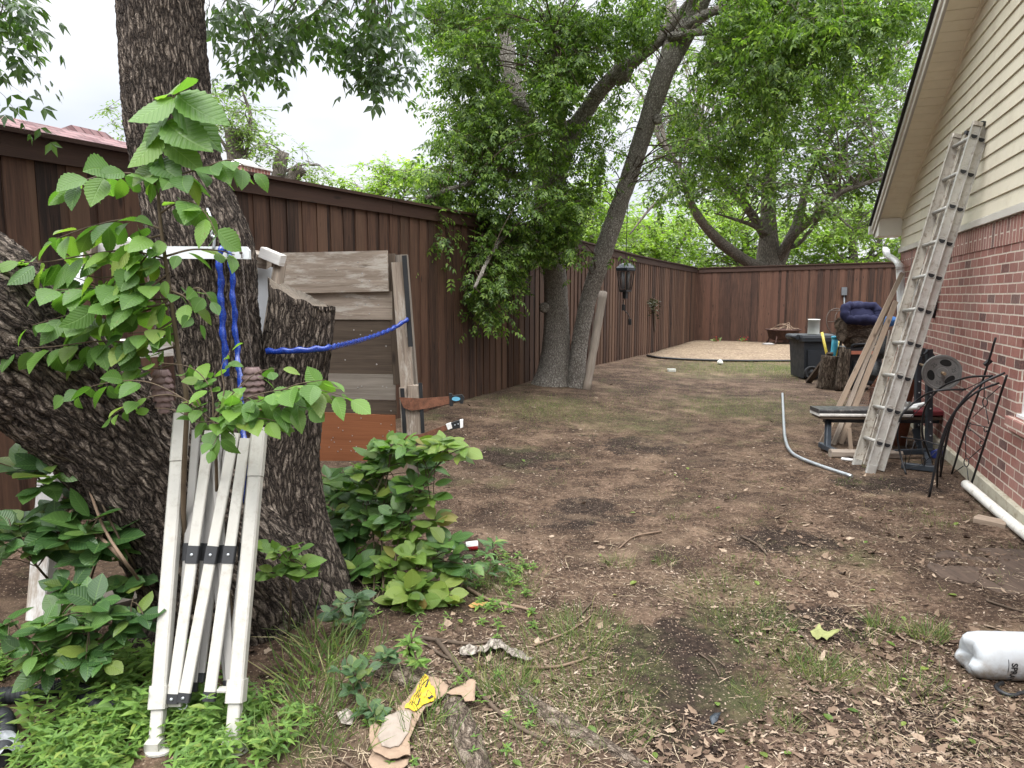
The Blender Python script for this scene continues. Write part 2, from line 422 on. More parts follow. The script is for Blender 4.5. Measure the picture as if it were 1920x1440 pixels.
nt.links.new(mx.outputs[2], bg.inputs[0]); nt.links.new(bg.outputs[0], out.inputs[0])
sl = bpy.data.lights.new('sun', 'SUN'); sl.energy = 1.4; sl.angle = math.radians(22); sl.color = (1, .97, .92)
so = bpy.data.objects.new('sun', sl); COL.objects.link(so); so.rotation_euler = (math.radians(32), 0, math.radians(-20)); so.location = (0, 0, 30)
SC.view_settings.view_transform = 'Standard'; SC.view_settings.look = 'None'; SC.view_settings.exposure = 1.1; SC.view_settings.gamma = 1
SC.cycles.max_bounces = 8; SC.cycles.transparent_max_bounces = 8; SC.cycles.diffuse_bounces = 4
SC.cycles.use_denoising = True
# ================================================================== materials of the setting
def m_ground():
    t = NT('bare_soil'); o = t.coord()
    big = t.noise(o, .9, 5, .6); mid = t.noise(o, 3.5, 6, .7); fine = t.noise(o, 38, 5, .7); vf = t.noise(o, 150, 3, .7)
    base = t.ramp(t.math('ADD', t.math('MULTIPLY', mid, .5), t.math('MULTIPLY', fine, .5)), [(.38, (.019, .0115, .008)), (.5, (.078, .050, .034)), (.62, (.20, .137, .096))])
    patch = t.ramp(big, [(.40, 1), (.53, 0)])
    base = t.mix(t.math('MULTIPLY', patch, .45), base, (.035, .024, .018))
    def blot(lst, soft, w=.45):      # worn or damp patches, each with its own ragged outline
        acc = None; dn = t.math('MULTIPLY', t.math('SUBTRACT', t.noise(o, 2.6, 5, .7), .5), w*2.6)
        for (x, y, r) in lst:
            P = G(x, y); d = t.n('ShaderNodeVectorMath', {0: t.map(o, (1, 1, 0), (-P[0], -P[1], 0))}, operation='LENGTH').outputs['Value']
            k = t.ramp(t.math('ADD', t.math('DIVIDE', d, r*2), dn), [(.3, 1), (.3+soft, 0)]); acc = k if acc is None else t.math('MAXIMUM', acc, k)
        return acc
    damp = blot([(1285, 1225, .50), (1300, 1270, .42), (1240, 1340, .30), (1700, 1390, .5), (980, 860, .5), (1180, 835, .55), (1530, 1170, .3), (1650, 905, .45), (1480, 1020, .35), (1100, 960, .4), (690, 1120, .3), (850, 1040, .3)], .14, .7)
    base = t.mix(t.math('MULTIPLY', damp, .9), base, t.ramp(fine, [(.4, (.014, .0095, .0075)), (.7, (.045, .031, .024))]))
    turf = blot([(1380, 690, 1.7), (1300, 700, 1.0), (1470, 692, 1.4), (1030, 765, .9), (1400, 765, 1.2), (1360, 1110, .30), (1400, 1170, .30), (1110, 1195, .3), (1060, 1215, .25), (1120, 1300, .3), (940, 1290, .2), (1540, 1260, .18), (1160, 790, .8), (900, 1100, .3)], .3)
    base = t.mix(t.math('MULTIPLY', t.math('MULTIPLY', turf, t.ramp(t.noise(o, 11, 5, .75), [(.40, .05), (.62, 1)])), .5), base, t.ramp(fine, [(.35, (.045, .055, .018)), (.65, (.13, .14, .055))]))
    straw = t.ramp(t.noise(t.map(o, (1, 1, 1), (4, 9, 0)), 1.6, 5, .7), [(.52, 0), (.68, 1)]); base = t.mix(t.math('MULTIPLY', straw, .5), base, (.24, .17, .115))
    moss = t.ramp(t.noise(t.map(o, (1, 1, 1), (14, 3, 0)), 1.1, 6, .75), [(.56, 0), (.72, 1)]); base = t.mix(t.math('MULTIPLY', moss, .45), base, (.10, .12, .045))
    ch = t.voro(o, 85); cv = t.voro(o, 85, out='Color'); cs = t.n('ShaderNodeSeparateColor', {0: cv})
    chip = t.math('MULTIPLY', t.ramp(ch, [(.28, 1), (.36, 0)]), t.ramp(cs.outputs[0], [(.62, 0), (.66, 1)]))
    base = t.mix(t.math('MULTIPLY', chip, .75), base, t.ramp(cs.outputs[1], [(0, (.17, .12, .085)), (1, (.42, .33, .25))]))
    h = t.math('ADD', t.math('ADD', fine, t.math('MULTIPLY', vf, .6)), t.math('MULTIPLY', chip, .35))
    t.pbr(base, .95, 0, t.bump(h, .9, .018), .15); return t.mat
M = {}
M['soil'] = m_ground()
M['fence'] = wood('stained_cedar', (.012, .0062, .0045), (.092, .047, .029), .7, 1, 1.0, .5, tint=(.14, .08, .05))
M['fence_back'] = wood('stained_cedar_red', (.014, .0068, .0045), (.088, .042, .026), .7, 1, .95, .5, tint=(.075, .034, .022))
M['fence_trim'] = wood('stained_trim', (.018, .009, .0065), (.055, .028, .019), .7, .8, .5, .3)
M['old_wood'] = wood('weathered_plank', (.11, .082, .060), (.37, .305, .245), .85, 1, .9, .35, wear=(.40, .36, .31))
M['dark_plank'] = wood('damp_plank', (.035, .024, .017), (.105, .078, .056), .8, 1, .8, .3)
M['grey_plank'] = wood('greyed_plank', (.10, .085, .07), (.27, .235, .195), .85, 1, .8, .4)
M['ply'] = wood('orange_plywood', (.16, .055, .022), (.30, .115, .05), .7, .5, .6, 0, knots=False)
M['white_wood'] = wood('flaking_white_wood', (.55, .53, .50), (.78, .77, .75), .7, 1, .5, .1, knots=False, wear=(.42, .36, .30))
M['lumber'] = wood('raw_lumber', (.13, .092, .064), (.34, .265, .20), .8, 1, .6, .4)
M['old_grey'] = wood('grey_timber', (.13, .10, .08), (.33, .28, .23), .85, 1, .7, .4)
def m_brick():
    t = NT('red_brick'); uv = t.coord('UV')
    wv = t.noise(t.map(uv, (1, 1, 1)), 5, 3); wob = t.n('ShaderNodeVectorMath', {0: uv, 1: t.n('ShaderNodeCombineXYZ', {0: t.math('MULTIPLY', wv, .006), 1: t.math('MULTIPLY', wv, .008)})}, operation='ADD').outputs[0]
    b = t.n('ShaderNodeTexBrick', {'Vector': wob, 'Color1': (0, 0, 0), 'Color2': (1, 1, 1), 'Mortar': (.5, .5, .5), 'Scale': 1.0, 'Mortar Size': .0065, 'Mortar Smooth': .25, 'Bias': 0.0, 'Brick Width': .205, 'Row Height': .0775})
    sx = t.n('ShaderNodeSeparateColor', {0: b.outputs[0]})
    f = t.noise(uv, 14, 5, .7); f2 = t.noise(t.map(uv, (120, 28, 1)), 1, 3, .6)
    col = t.ramp(sx.outputs[0], [(0, (.055, .030, .030)), (.05, (.065, .035, .034)), (.09, (.19, .068, .055)), (.5, (.25, .096, .076)), (1, (.32, .14, .112))])
    col = t.mix(t.ramp(f2, [(.42, 0), (.75, .55)]), col, (.40, .21, .17)); col = t.mix(t.ramp(f, [(.5, 0), (.75, .5)]), col, (.17, .055, .05))
    haze = t.ramp(t.noise(uv, 2.2, 4), [(.40, .08), (.75, .36)]); col = t.mix(haze, col, (.43, .32, .28))
    mor = t.ramp(t.noise(uv, 30, 4), [(.3, (.46, .39, .32)), (.7, (.68, .60, .51))])
    col = t.mix(b.outputs[1], col, mor)
    h = t.math('ADD', t.math('MULTIPLY', t.math('SUBTRACT', 1.0, b.outputs[1]), 1.0), t.math('MULTIPLY', f2, .35))
    t.pbr(col, .85, 0, t.bump(h, .8, .008), .2); return t.mat
M['brick'] = m_brick()
M['siding'] = plain('cream_siding', (.66, .605, .475), .5, 0, .05, 2, .05, 30, .3, dirt=(.58, .52, .40))
M['soffit'] = plain('cream_soffit', (.80, .74, .60), .6, 0, .06, 3, .1, 40, .2, dirt=(.74, .67, .52))
M['fascia'] = plain('pale_trim', (.72, .69, .62), .5, 0, .05, 3, .05, 40, .3)
M['fascia_grey'] = plain('grey_trim', (.42, .40, .37), .6, 0, .06, 3, .05, 40, .3)
M['frieze'] = plain('frieze_paint', (.56, .53, .47), .55, 0, .06, 3, .05, 40, .3)
M['shingle_dark'] = plain('dark_drip_edge', (.02, .02, .02), .8, 0, .3, 10)
M['concrete'] = plain('footing_concrete', (.40, .37, .29), .9, 0, .15, 5, .4, 40, .2, dirt=(.24, .2, .14))
M['white_metal'] = plain('white_enamel', (.72, .72, .71), .4, 0, .06, 4, .03, 40, .5, dirt=(.60, .58, .53))
M['glass'] = plain('window_glass', (.03, .035, .04), .08, 0, .1, 2, 0, 10, .8)
# ================================================================== ground
def axis(parts):
    out = []
    for a, b, s in parts: out += list(np.arange(a, b-1e-6, s))
    return np.array(out+[parts[-1][1]])
gx = axis([(-300, -60, 40), (-60, -20, 5), (-20, -6, .7), (-6, -4, .2), (-4, 5.6, .05), (5.6, 13, .25), (13, 30, 1), (30, 60, 5), (60, 300, 40)])
gy = axis([(-60, -6, 6), (-6, .8, .4), (.8, 9, .05), (9, 16, .12), (16, 28, .3), (28, 60, 2), (60, 400, 30)])
Vg = np.array([(x, y, gzf(x, y)) for y in gy for x in gx]); nx = len(gx)
i, j = np.meshgrid(np.arange(len(gy)-1), np.arange(nx-1), indexing='ij'); a = (i*nx+j).ravel()
gob = np_mesh('ground', Vg, np.stack([a, a+1, a+1+nx, a+nx], 1), M['soil'], smooth=True, origin=(0, 0, 0)); tag(gob, 'bare brown yard soil', None, None, 'structure')
# gravel pad in the far corner with its black edging
def m_gravel():
    t = NT('tan_gravel'); o = t.coord(); v = t.voro(o, 45, out='Color'); d = t.voro(o, 45); s = t.n('ShaderNodeSeparateColor', {0: v})
    c = t.ramp(s.outputs[0], [(0, (.07, .049, .032)), (.5, (.185, .137, .09)), (1, (.32, .25, .175))])
    lit = t.ramp(t.noise(o, 2.2, 6, .75), [(.5, 0), (.62, 1)]); c = t.mix(t.math('MULTIPLY', lit, .55), c, (.09, .06, .045))
    t.pbr(c, .9, 0, t.bump(t.math('SUBTRACT', 1.0, d), .8, .02), .2); return t.mat
M['gravel'] = m_gravel()
M['black_plastic'] = plain('black_plastic', (.016, .017, .019), .5, 0, .3, 6, .05, 50, .4)
def FPt(s, off=0.0): return FP + FT*s + FN*off
pe = [G(*q)[:2] for q in [(1213, 669), (1235, 673), (1280, 676), (1330, 678), (1400, 679), (1470, 679), (1530, 678), (1600, 676)]]
far = [FPt(15.0, .06)[:2], FPt(10.6, .06)[:2]]
b1 = np.array([11.6, 21.2]); ol = pe + [b1] + far
sh = sheet([tuple(p) for p in ol], lambda x, y: gz(x, y)+.035, .35, .05); o = sh.build('gravel_pad', M['gravel'], origin=(0, 0, 0)); tag(o, 'tan gravel pad in the far fence corner', None, None, 'structure')
mb = MB(); mb.tube([np.array([p[0], p[1], gz(*p)+.035]) for p in pe], .020, 8); tag(mb.build('garden_edging', M['black_plastic']), 'black plastic edging strip along the front of the tan gravel pad', 'edging')
# ================================================================== fences
tops = []
for x, y in [(0, 243), (404, 314), (775, 381), (917, 408), (1100, 455), (1193, 479), (1306, 502)]:
    P = onpl(x, y, FP, FN); tops.append(((P-FP)@FT, P[2]))
ts = np.array([-10]+[t[0] for t in tops]); tz = np.array([2.58]+[t[1] for t in tops])
def ftop(s): return float(np.interp(s, ts, tz))
def fence_run(name, label, group, Ps, dirv, nrm, s0, s1, top, mat, step=.20, wf=.142, wb=.142):
    T = thing(name, label, 'fence', Ps+dirv*(s0+s1)/2, group)
    pl = MB(); s = s0; k = 0
    while s < s1:
        for off, wd, ds in ((0.0, wb, 0.0), (.012 if s < 2.5 else .021, wf, step/2)):
            c = s+ds; p = Ps + dirv*c + nrm*(off+random.uniform(-.002, .002)); z0 = gz(p[0], p[1])-.03; z1 = top(c)-.05+random.uniform(-.004, .004)
            a = np.array([p[0], p[1], z0]); b = np.array([p[0]+dirv[0]*random.uniform(-.006, .006), p[1]+dirv[1]*random.uniform(-.006, .006), z1])
            pl.beam(a, b, wd*random.uniform(.95, 1.03), .017, up=nrm, m=0)
        s += step*random.uniform(.96, 1.04)
    pl.build('board_panel', mat, T)
    # rails behind, trim in front, cap on top, posts behind
    ss = list(np.arange(s0, s1, 2.4))+[s1]
    tr, cp = MB(), MB(); rl = MB()
    for a, b in zip(ss[:-1], ss[1:]):
        pa, pb = Ps+dirv*(a+.003), Ps+dirv*(b-.003)
        A3 = lambda p, z, o: np.array([p[0]+nrm[0]*o, p[1]+nrm[1]*o, z])
        tr.beam(A3(pa, top(a)-.10, .042), A3(pb, top(b)-.10, .042), .02, .135)
        cp.beam(A3(pa, top(a)-.014, .02), A3(pb, top(b)-.014, .02), .135, .028)
        for h in (.35, 1.2, 2.1): rl.beam(A3(pa, gz(*pa[:2])+h, -.035), A3(pb, gz(*pb[:2])+h, -.035), .04, .09)
    tr.build('trim_board', M['fence_trim'], T); cp.build('cap', M['fence_trim'], T); rl.build('rail', mat, T)
    for a in ss:
        p = Ps+dirv*a-nrm*.105; q = MB(); q.beam((p[0], p[1], gz(p[0], p[1])-.05), (p[0], p[1], top(a)-.06), .09, .09, up=nrm); q.build('post', mat, T)
    return T
fence_run('wood_fence', 'long dark stained board fence running back along the left side', None, FP, FT, FN, -9.5, 15.16, ftop, M['fence'])
CR = FPt(15.2); E2 = A(1500, 640, 22.53); BT = norm(np.array([E2[0]-CR[0], E2[1]-CR[1], 0])); BN = np.array([BT[1], -BT[0], 0.])
if BN[1] > 0: BN = -BN
fence_run('wood_fence', 'reddish board fence across the far end behind the gravel', None, CR, BT, BN, .08, 9.0, lambda s: 2.555+.016*s, M['fence_back'], .21, .142, .142)
# ================================================================== brick house
HD = None
p = G(1772, 855); q = G(1905, 980); d = q-p; d[2] = 0; HU = norm(d); HN = np.array([HU[1], -HU[0], 0.])
r = ray(1684, 560); sol = np.linalg.solve(np.array([[r[0], -HU[0]], [r[1], -HU[1]]]), p[:2]); HC = p+HU*sol[1]; HC[2] = 0
def H(a, b, z): return HC + HU*a + HN*b + np.array([0, 0, z])
def HW(x, y, b=0.0):
    P = onpl(x, y, HC+HN*b, HN); v = P-HC; return v@HU, P[2]
LW = 10.0; FRZ = 2.2
house = thing('brick_house', 'red brick house with cream lap siding in the gable', 'house', H(3, 0, 0))
wa0 = HW(1911, 700)[0]; wz0 = HW(1912, 785)[1]; wz1 = 1.30; wa1 = wa0+1.1
na0, na1 = HW(1711, 480)[0], HW(1733, 480)[0]
def wallpiece(mb, a0, a1, z0, z1, b0=-.12, b1=0.0, m=0):
    pts = [H(a0, b1, z0), H(a1, b1, z0), H(a1, b1, z1), H(a0, b1, z1)]
    uv = [(a0, z0), (a1, z0), (a1, z1), (a0, z1)]
    i0 = len(mb.v); mb.prism(pts, HN*(b0-b1), m)
    # uv on every face: along the wall / height
    for fi in range(len(mb.f)-6, len(mb.f)):
        mb.uv[fi] = [((mb.v[i]-HC)@HU + ((mb.v[i]-HC)@HN), mb.v[i][2]) for i in mb.f[fi]]
wl = MB(); zs = FRZ-.205
wallpiece(wl, 0, na0, .16, zs); wallpiece(wl, na0, na1, .16, 1.05); wallpiece(wl, na1, wa0, .16, zs)
wallpiece(wl, wa0, wa1, .16, wz0); wallpiece(wl, wa0, wa1, wz1, zs); wallpiece(wl, wa1, LW, .16, zs)
# far end wall, away from the yard corner
pts = [H(.12, -.121, .16), H(.12, -9, .16), H(.12, -9, 2.3), H(.12, -.121, 2.3)]; wl.prism(pts, -HU*.12)
for fi in range(len(wl.f)-6, len(wl.f)): wl.uv[fi] = [(((wl.v[i]-HC)@HN), wl.v[i][2]) for i in wl.f[fi]]
wl.build('brick_wall', M['brick'], house)
sd = MB()   # soldier course: brick pattern turned upright
wallpiece(sd, 0, LW, zs+.001, FRZ, -.12, .006)
for fi in range(len(sd.f)): sd.uv[fi] = [((v[1]-zs)*.97+.004, v[0]) for v in sd.uv[fi]]
sd.build('soldier_course', M['brick'], house)
ft = MB(); ft.beam(H(-.02, -.06, .03), H(LW, -.06, .03), .19, .256, bev=.01); ft.build('footing', M['concrete'], house)
# near window at the right edge, with its sloping brick sill; small window under the frieze
wi = MB()
for a, b in ((wa0, wa0+.05), (wa1-.05, wa1)): wi.beam(H(a+.025, -.06, wz0+.002), H(a+.025, -.06, wz1-.002), .05, .05, up=HN)
for z in (wz0+.027, wz1-.027, (wz0+wz1)/2): wi.beam(H(wa0+.052, -.06, z), H(wa1-.052, -.06, z), .045, .05)
wo = wi.build('window', M['white_metal'], house)
g = MB(); g.beam(H(wa0+.04, -.075, (wz0+wz1)/2), H(wa1-.04, -.075, (wz0+wz1)/2), .006, wz1-wz0-.07)
def sub(mb, name, mats, par):
    LOC[par.name] = LOC.get(par.name, np.zeros(3)); return mb.build(name, mats, par)
sub(g, 'pane', M['glass'], wo)
s = MB(); s.beam(H(wa0-.07, -.02, wz0-.05), H(wa1+.07, -.02, wz0-.05), .13, .09, bev=.006); s.build('window_sill', M['brick'], house)
s = MB(); s.beam(H(wa0+.005, -.045, wz0+.012), H(wa1-.005, -.045, wz0+.012), .085, .02); s.build('window_ledge', M['white_metal'], house)
wi = MB()
for a in (na0+.025, na1-.025): wi.beam(H(a, -.05, 1.052), H(a, -.05, zs-.002), .05, .05, up=HN)
for z in (1.077, zs-.027): wi.beam(H(na0+.052, -.05, z), H(na1-.052, -.05, z), .05, .05)
wo = wi.build('window', M['white_metal'], house)
g = MB(); g.beam(H(na0+.04, -.07, 1.55), H(na1-.04, -.07, 1.55), .006, .9); sub(g, 'pane', M['glass'], wo)
# gable: rake line z = RZ + RK*a on the wall plane
RK = .43; aj, zj = HW(1682, 439); RZ = zj-RK*aj; OV = .30
A0 = -.42; AR = 5.0      # eave end, ridge position
def rz(a): return RZ+RK*min(a, 2*AR-a)
sg = MB(); z = FRZ+.075; ex = .127
while z < rz(AR):
    al = max((z-RZ)/RK, -.02); ah = 2*AR-al
    al2 = max((z+ex-RZ)/RK, -.02); ah2 = 2*AR-al2
    if al2 >= AR: al2 = ah2 = AR
    # each lap: a sloping face, its lower edge standing 14 mm proud, and the small underside
    P = [H(al, .016, z), H(ah, .016, z), H(ah2, .002, z+ex), H(al2, .002, z+ex)]
    sg.quad(*P, uv=[(0, 0), (1, 0), (1, 1), (0, 1)]); sg.quad(H(al, .002, z), H(ah, .002, z), H(ah, .016, z), H(al, .016, z))
    z += ex
sg.build('lap_siding', M['siding'], house)
bk = MB(); bk.prism([H(0.0, 0, FRZ+.06), H(2*AR, 0, FRZ+.06), H(2*AR, 0, max(rz(0)-.02, FRZ+.1)), H(AR, 0, rz(AR)-.02), H(0, 0, max(rz(0)-.02, FRZ+.1))], -HN*.1); bk.build('gable_wall', M['siding'], house)
fz = MB(); fz.beam(H(-.03, .012, FRZ+.036), H(2*AR, .012, FRZ+.036), .045, .062, bev=.003); fz.build('frieze_board', M['frieze'], house)
def slope(a, b, dz): return H(a, b, rz(a)+dz)
so_ = MB(); L = math.hypot(1, RK); k = int((AR-A0)*L/.135)
for i in range(k):
    a0 = A0+(AR-A0)*i/k+.0045; a1 = A0+(AR-A0)*(i+1)/k-.0045
    for sgn in (1,):
        so_.prism([slope(a0, .018, 0), slope(a1, .018, 0), slope(a1, OV, 0), slope(a0, OV, 0)], np.array([0, 0, .012]))
so_.prism([slope(A0, .004, .014), slope(AR, .004, .014), slope(AR, OV, .014), slope(A0, OV, .014)], np.array([0, 0, .006]))
so_.build('soffit', M['soffit'], house)
ch = MB(); ch.beam(slope(A0+.3, .017, -.012), slope(AR, .017, -.012), .026, .022); ch.build('rake_moulding', M['soffit'], house)
fa = MB(); fa.beam(slope(A0-.02, OV+.012, .045), slope(AR, OV+.012, .045), .02, .15); fa.build('fascia', M['fascia'], house)
f2 = MB(); f2.beam(slope(A0-.03, OV+.034, .085), slope(AR, OV+.034, .085), .02, .075); f2.build('rake_trim', M['fascia'], house)
f3 = MB(); f3.beam(slope(A0-.02, OV+.005, -.033), slope(AR, OV+.005, -.033), .02, .02); f3.build('rake_lip', M['fascia_grey'], house)
M['roofing'] = plain('roof_shingles', (.05, .045, .043), .9, 0, .4, 14, .5, 60, .1)
rf = MB()
rf.prism([slope(A0-.06, OV+.075, .135), slope(AR, OV+.075, .135), slope(AR, -9, .135), slope(A0-.06, -9, .135)], np.array([0, 0, .035]))
rf.prism([slope(AR+.001, OV+.075, .135), slope(2*AR+.5, OV+.075, .135), slope(2*AR+.5, -9, .135), slope(AR+.001, -9, .135)], np.array([0, 0, .035]))
rf.build('roof', M['shingle_dark'], house)
eb = MB(); zb = rz(A0)-.07   # boxed cornice return at the eave
eb.prism([H(A0, .002, zb), H(-.005, .002, zb), H(-.005, .002, rz(0)-.012), H(A0, .002, rz(A0)-.012)], HN*(OV-.004)); eb.build('cornice_return', M['fascia'], house)
gt = MB(); c0 = H(A0-.07, OV+.07, rz(A0)+.05); c1 = H(A0-.07, -9, rz(A0)+.05)
gt.prism([c0+HU*.055+np.array([0, 0, .055]), c0-HU*.065+np.array([0, 0, .055]), c0-HU*.055, c0-HU*.02-np.array([0, 0, .06]), c0+HU*.055-np.array([0, 0, .06])], c1-c0)
gt.build('gutter', M['white_metal'], house)
# downspout: elbow from the eave back to the wall corner and down
zt = rz(A0)-.02
def hp(x, y, b): P = onpl(x, y, HC+HN*b, HN); return P
pts = [hp(1661, 468, .12), hp(1664, 478, .12), hp(1677, 487, .13), hp(1686, 497, .12), hp(1688, 515, .10), hp(1691, 610, .09), hp(1693, 690, .09)]
ds = MB(); sp_ = spline(pts, 4); ds.tube(sp_, .050, 8, squash=(1.15, .8)); ds.build('downspout', M['white_metal'], house)
# perforated dark vent bracket and pipe hole on the bricks
M['black_iron'] = plain('black_iron', (.014, .014, .016), .45, .3, .3, 9, .15, 60, .5)
M['dark_steel'] = plain('dark_painted_steel', (.030, .038, .048), .42, .2, .2, 6, .08, 50, .5)
a, z = HW(1758, 556); T = thing('wall_vent', 'dark perforated bracket screwed on the bricks behind the ladder', 'bracket', H(a, .02, z))
v = MB()
for i in range(4): v.beam(H(a-.10+.05*i, .016, z-.15), H(a-.06+.05*i, .016, z+.13), .012, .012, up=HN)
for i in range(6): v.beam(H(a-.12, .022, z-.13+.05*i), H(a+.12, .022, z-.13+.05*i), .008, .012)
v.build('mesh_plate', M['black_iron'], T)
a, z = HW(1753, 587); v = MB(); v.lathe([(.055, 0), (.055, .03), (.035, .034), (.03, .01), (.0, .01)], H(a, 0, z), HN, 16); tag(v.build('pipe_stub', M['black_iron']), 'short black pipe stub in the brick wall below the bracket', 'pipe')
# ================================================================== bark and leaves
def m_bark(name, dark, mid, light, sc=1.0, bst=1.0, stretch=.3, fleck=.5):
    t = NT(name); uv = t.coord('UV'); o = t.coord()
    ds = t.noise(o, 7*sc, 4, .6); w = t.n('ShaderNodeVectorMath', {0: uv, 1: t.n('ShaderNodeCombineXYZ', {0: t.math('MULTIPLY', ds, .10/sc), 1: t.math('MULTIPLY', t.noise(o, 16*sc, 4, .7), .09/sc)})}, operation='ADD').outputs[0]
    v = t.map(w, (sc, sc*stretch, 1)); e = t.voro(v, 30, 'DISTANCE_TO_EDGE'); e2 = t.voro(t.map(w, (sc, sc*.55, 1), (3, 5, 0)), 80, 'DISTANCE_TO_EDGE')
    n = t.noise(o, 60*sc, 5, .75); n2 = t.noise(o, 3, 4)
    h = t.math('ADD', t.ramp(e, [(0, 0), (.28, 1)]), t.math('ADD', t.math('MULTIPLY', t.ramp(e2, [(0, 0), (.2, 1)]), .4), t.math('MULTIPLY', n, .6)))
    c = t.ramp(t.math('MULTIPLY', h, .5), [(.18, dark), (.50, mid), (.86, light)])
    fl = t.ramp(t.math('MULTIPLY', t.noise(t.map(w, (1, .4, 1)), 26*sc, 3, .6), t.ramp(e, [(.1, .6), (.3, 1)])), [(.56, 0), (.68, 1)])
    c = t.mix(t.math('MULTIPLY', fl, fleck), c, c3(light, 1.6)); c = t.mix(t.ramp(n2, [(.4, 0), (.7, .35)]), c, c3(dark, 1.3))
    t.pbr(c, .92, 0, t.bump(h, bst, .02/sc), .15); return t.mat
M['bark'] = m_bark('ridged_bark', (.010, .008, .007), (.088, .069, .056), (.29, .24, .195), 1.15, 1.0, .36, 1.0)
M['bark_ash'] = m_bark('grey_ash_bark', (.085, .075, .064), (.29, .265, .235), (.48, .45, .41), 1.0, .7, .8, .3)
M['bark_far'] = m_bark('grey_far_bark', (.06, .052, .043), (.16, .14, .12), (.28, .25, .215), .8, .5, .3, .3)
M['twig'] = plain('brown_twig', (.075, .055, .04), .85, 0, .35, 12, .2, 60, .2)
M['cut_wood'] = wood('cut_wood_end', (.045, .036, .028), (.16, .13, .10), .85, 3, .7, .2, knots=False)
ST_ASH = [(0, (.045, .085, .020)), (.5, (.092, .158, .033)), (.85, (.155, .24, .05)), (1, (.26, .345, .09))]
M['ash_leaf'] = leafmat('ash_leaf', ST_ASH, .5, .38, spec=.3)
M['near_leaf'] = leafmat('near_ash_leaf', [(0, (.035, .07, .026)), (1, (.085, .145, .045))], .42, .4, spec=.5)
M['far_leaf'] = leafmat('far_tree_leaf', [(0, (.055, .102, .025)), (.6, (.115, .19, .042)), (1, (.20, .285, .065))], .42, .5)
M['lime_leaf'] = leafmat('lime_leaf', [(0, (.13, .21, .035)), (.6, (.21, .32, .055)), (1, (.32, .42, .10))], .45, .5)
M['pale_leaf'] = leafmat('pale_leaf', [(0, (.09, .15, .045)), (1, (.20, .28, .09))], .4, .5)
KITE = (np.array([(0, 0, 0), (.4, .22, .02), (1, 0, -.08), (.4, -.22, .02)], float), np.array([(0, 1, 2, 3)]), np.array([(0, 0), (.4, .2), (1, 0), (.4, -.2)], float))
# ================================================================== the big trunk at the left (three limbs)
T = thing('big_tree', 'thick dark ridged trunk rising past the board fence with a big limb leaning left', 'tree', (-1.2, 3.3, gz(-1.2, 3.3)))
tb = MB()
P, R = limb([(440, 1235, 3.35, 330), (452, 1120, 3.38, 285), (438, 960, 3.40, 225), (426, 820, 3.42, 172), (414, 690, 3.44, 152), (401, 570, 3.45, 150), (386, 480, 3.46, 170), (362, 405, 3.48, 162), (342, 340, 3.5, 146), (324, 260, 3.52, 143), (313, 160, 3.55, 141), (303, 40, 3.6, 138), (296, -120, 3.65, 136), (288, -420, 3.75, 128)], 24)
tb.tube(P, R, 200, bark=(.016, 26, 8, 1.0))
P, R = limb([(480, 1200, 3.28, 260), (440, 1110, 3.2, 300), (375, 1010, 3.1, 265), (300, 915, 3.0, 232), (215, 815, 2.9, 226), (120, 725, 2.8, 240), (20, 640, 2.7, 262), (-90, 560, 2.6, 285), (-260, 450, 2.5, 290), (-520, 250, 2.45, 270), (-900, -120, 2.5, 250), (-1300, -700, 2.7, 210)], 24)
tb.tube(P, R, 220, bark=(.018, 30, 9, 4.0))
P, R = limb([(585, 1230, 3.42, 215), (565, 1130, 3.46, 205), (532, 1000, 3.5, 178), (528, 880, 3.52, 142), (540, 790, 3.54, 122), (552, 700, 3.55, 120), (562, 620, 3.55, 117), (567, 566, 3.55, 112)], 24)
n0 = len(tb.v); tb.tube(P, R, 110, bark=(.013, 22, 5, 9.0), caps=False)
# jagged broken top: raise the left side, splinter the rim
ring = tb.v[-110:]; cen = sum(ring)/110
for k in range(110):
    v = ring[k]; s = (v[0]-cen[0])/R[-1]
    up = .045 - .06*s + .03*noise.noise(Vector((k*.10, 0, 0))) + .008*noise.noise(Vector((k*.5, 3, 0)))
    tb.v[len(tb.v)-110+k] = v + np.array([0, 0, up-.02])
i0 = len(tb.v)-110; tb.v.append(cen+np.array([.0, 0, -.015])); ci = len(tb.v)-1
for k in range(110): tb.face((i0+k, i0+(k+1) % 110, ci), 1, [(k/110*.9, 0), ((k+1)/110*.9, 0), (k/110*.9, .12)], True)
# flared roots
for q in ([(600, 1150, 3.38, 120), (650, 1185, 3.35, 80), (690, 1215, 3.3, 40)], [(330, 1150, 3.1, 150), (285, 1230, 2.95, 100), (255, 1290, 2.85, 45)], [(470, 1190, 3.15, 200), (480, 1260, 3.0, 120), (485, 1300, 2.9, 50)]):
    P, R = limb(q, 8); tb.tube(P, R, 60, bark=(.014, 18, 4, 2.0))
tb.build('trunk', [M['bark'], M['cut_wood']], T)
# scar around the hook
sc_ = MB(); P, R = limb([(392, 480, 3.245, 66), (394, 440, 3.235, 74), (398, 398, 3.25, 52)], 6); sc_.tube(P, R, 24, squash=(1, .32), bark=(.006, 20, 14, 3)); sc_.build('scar', M['bark'], T)
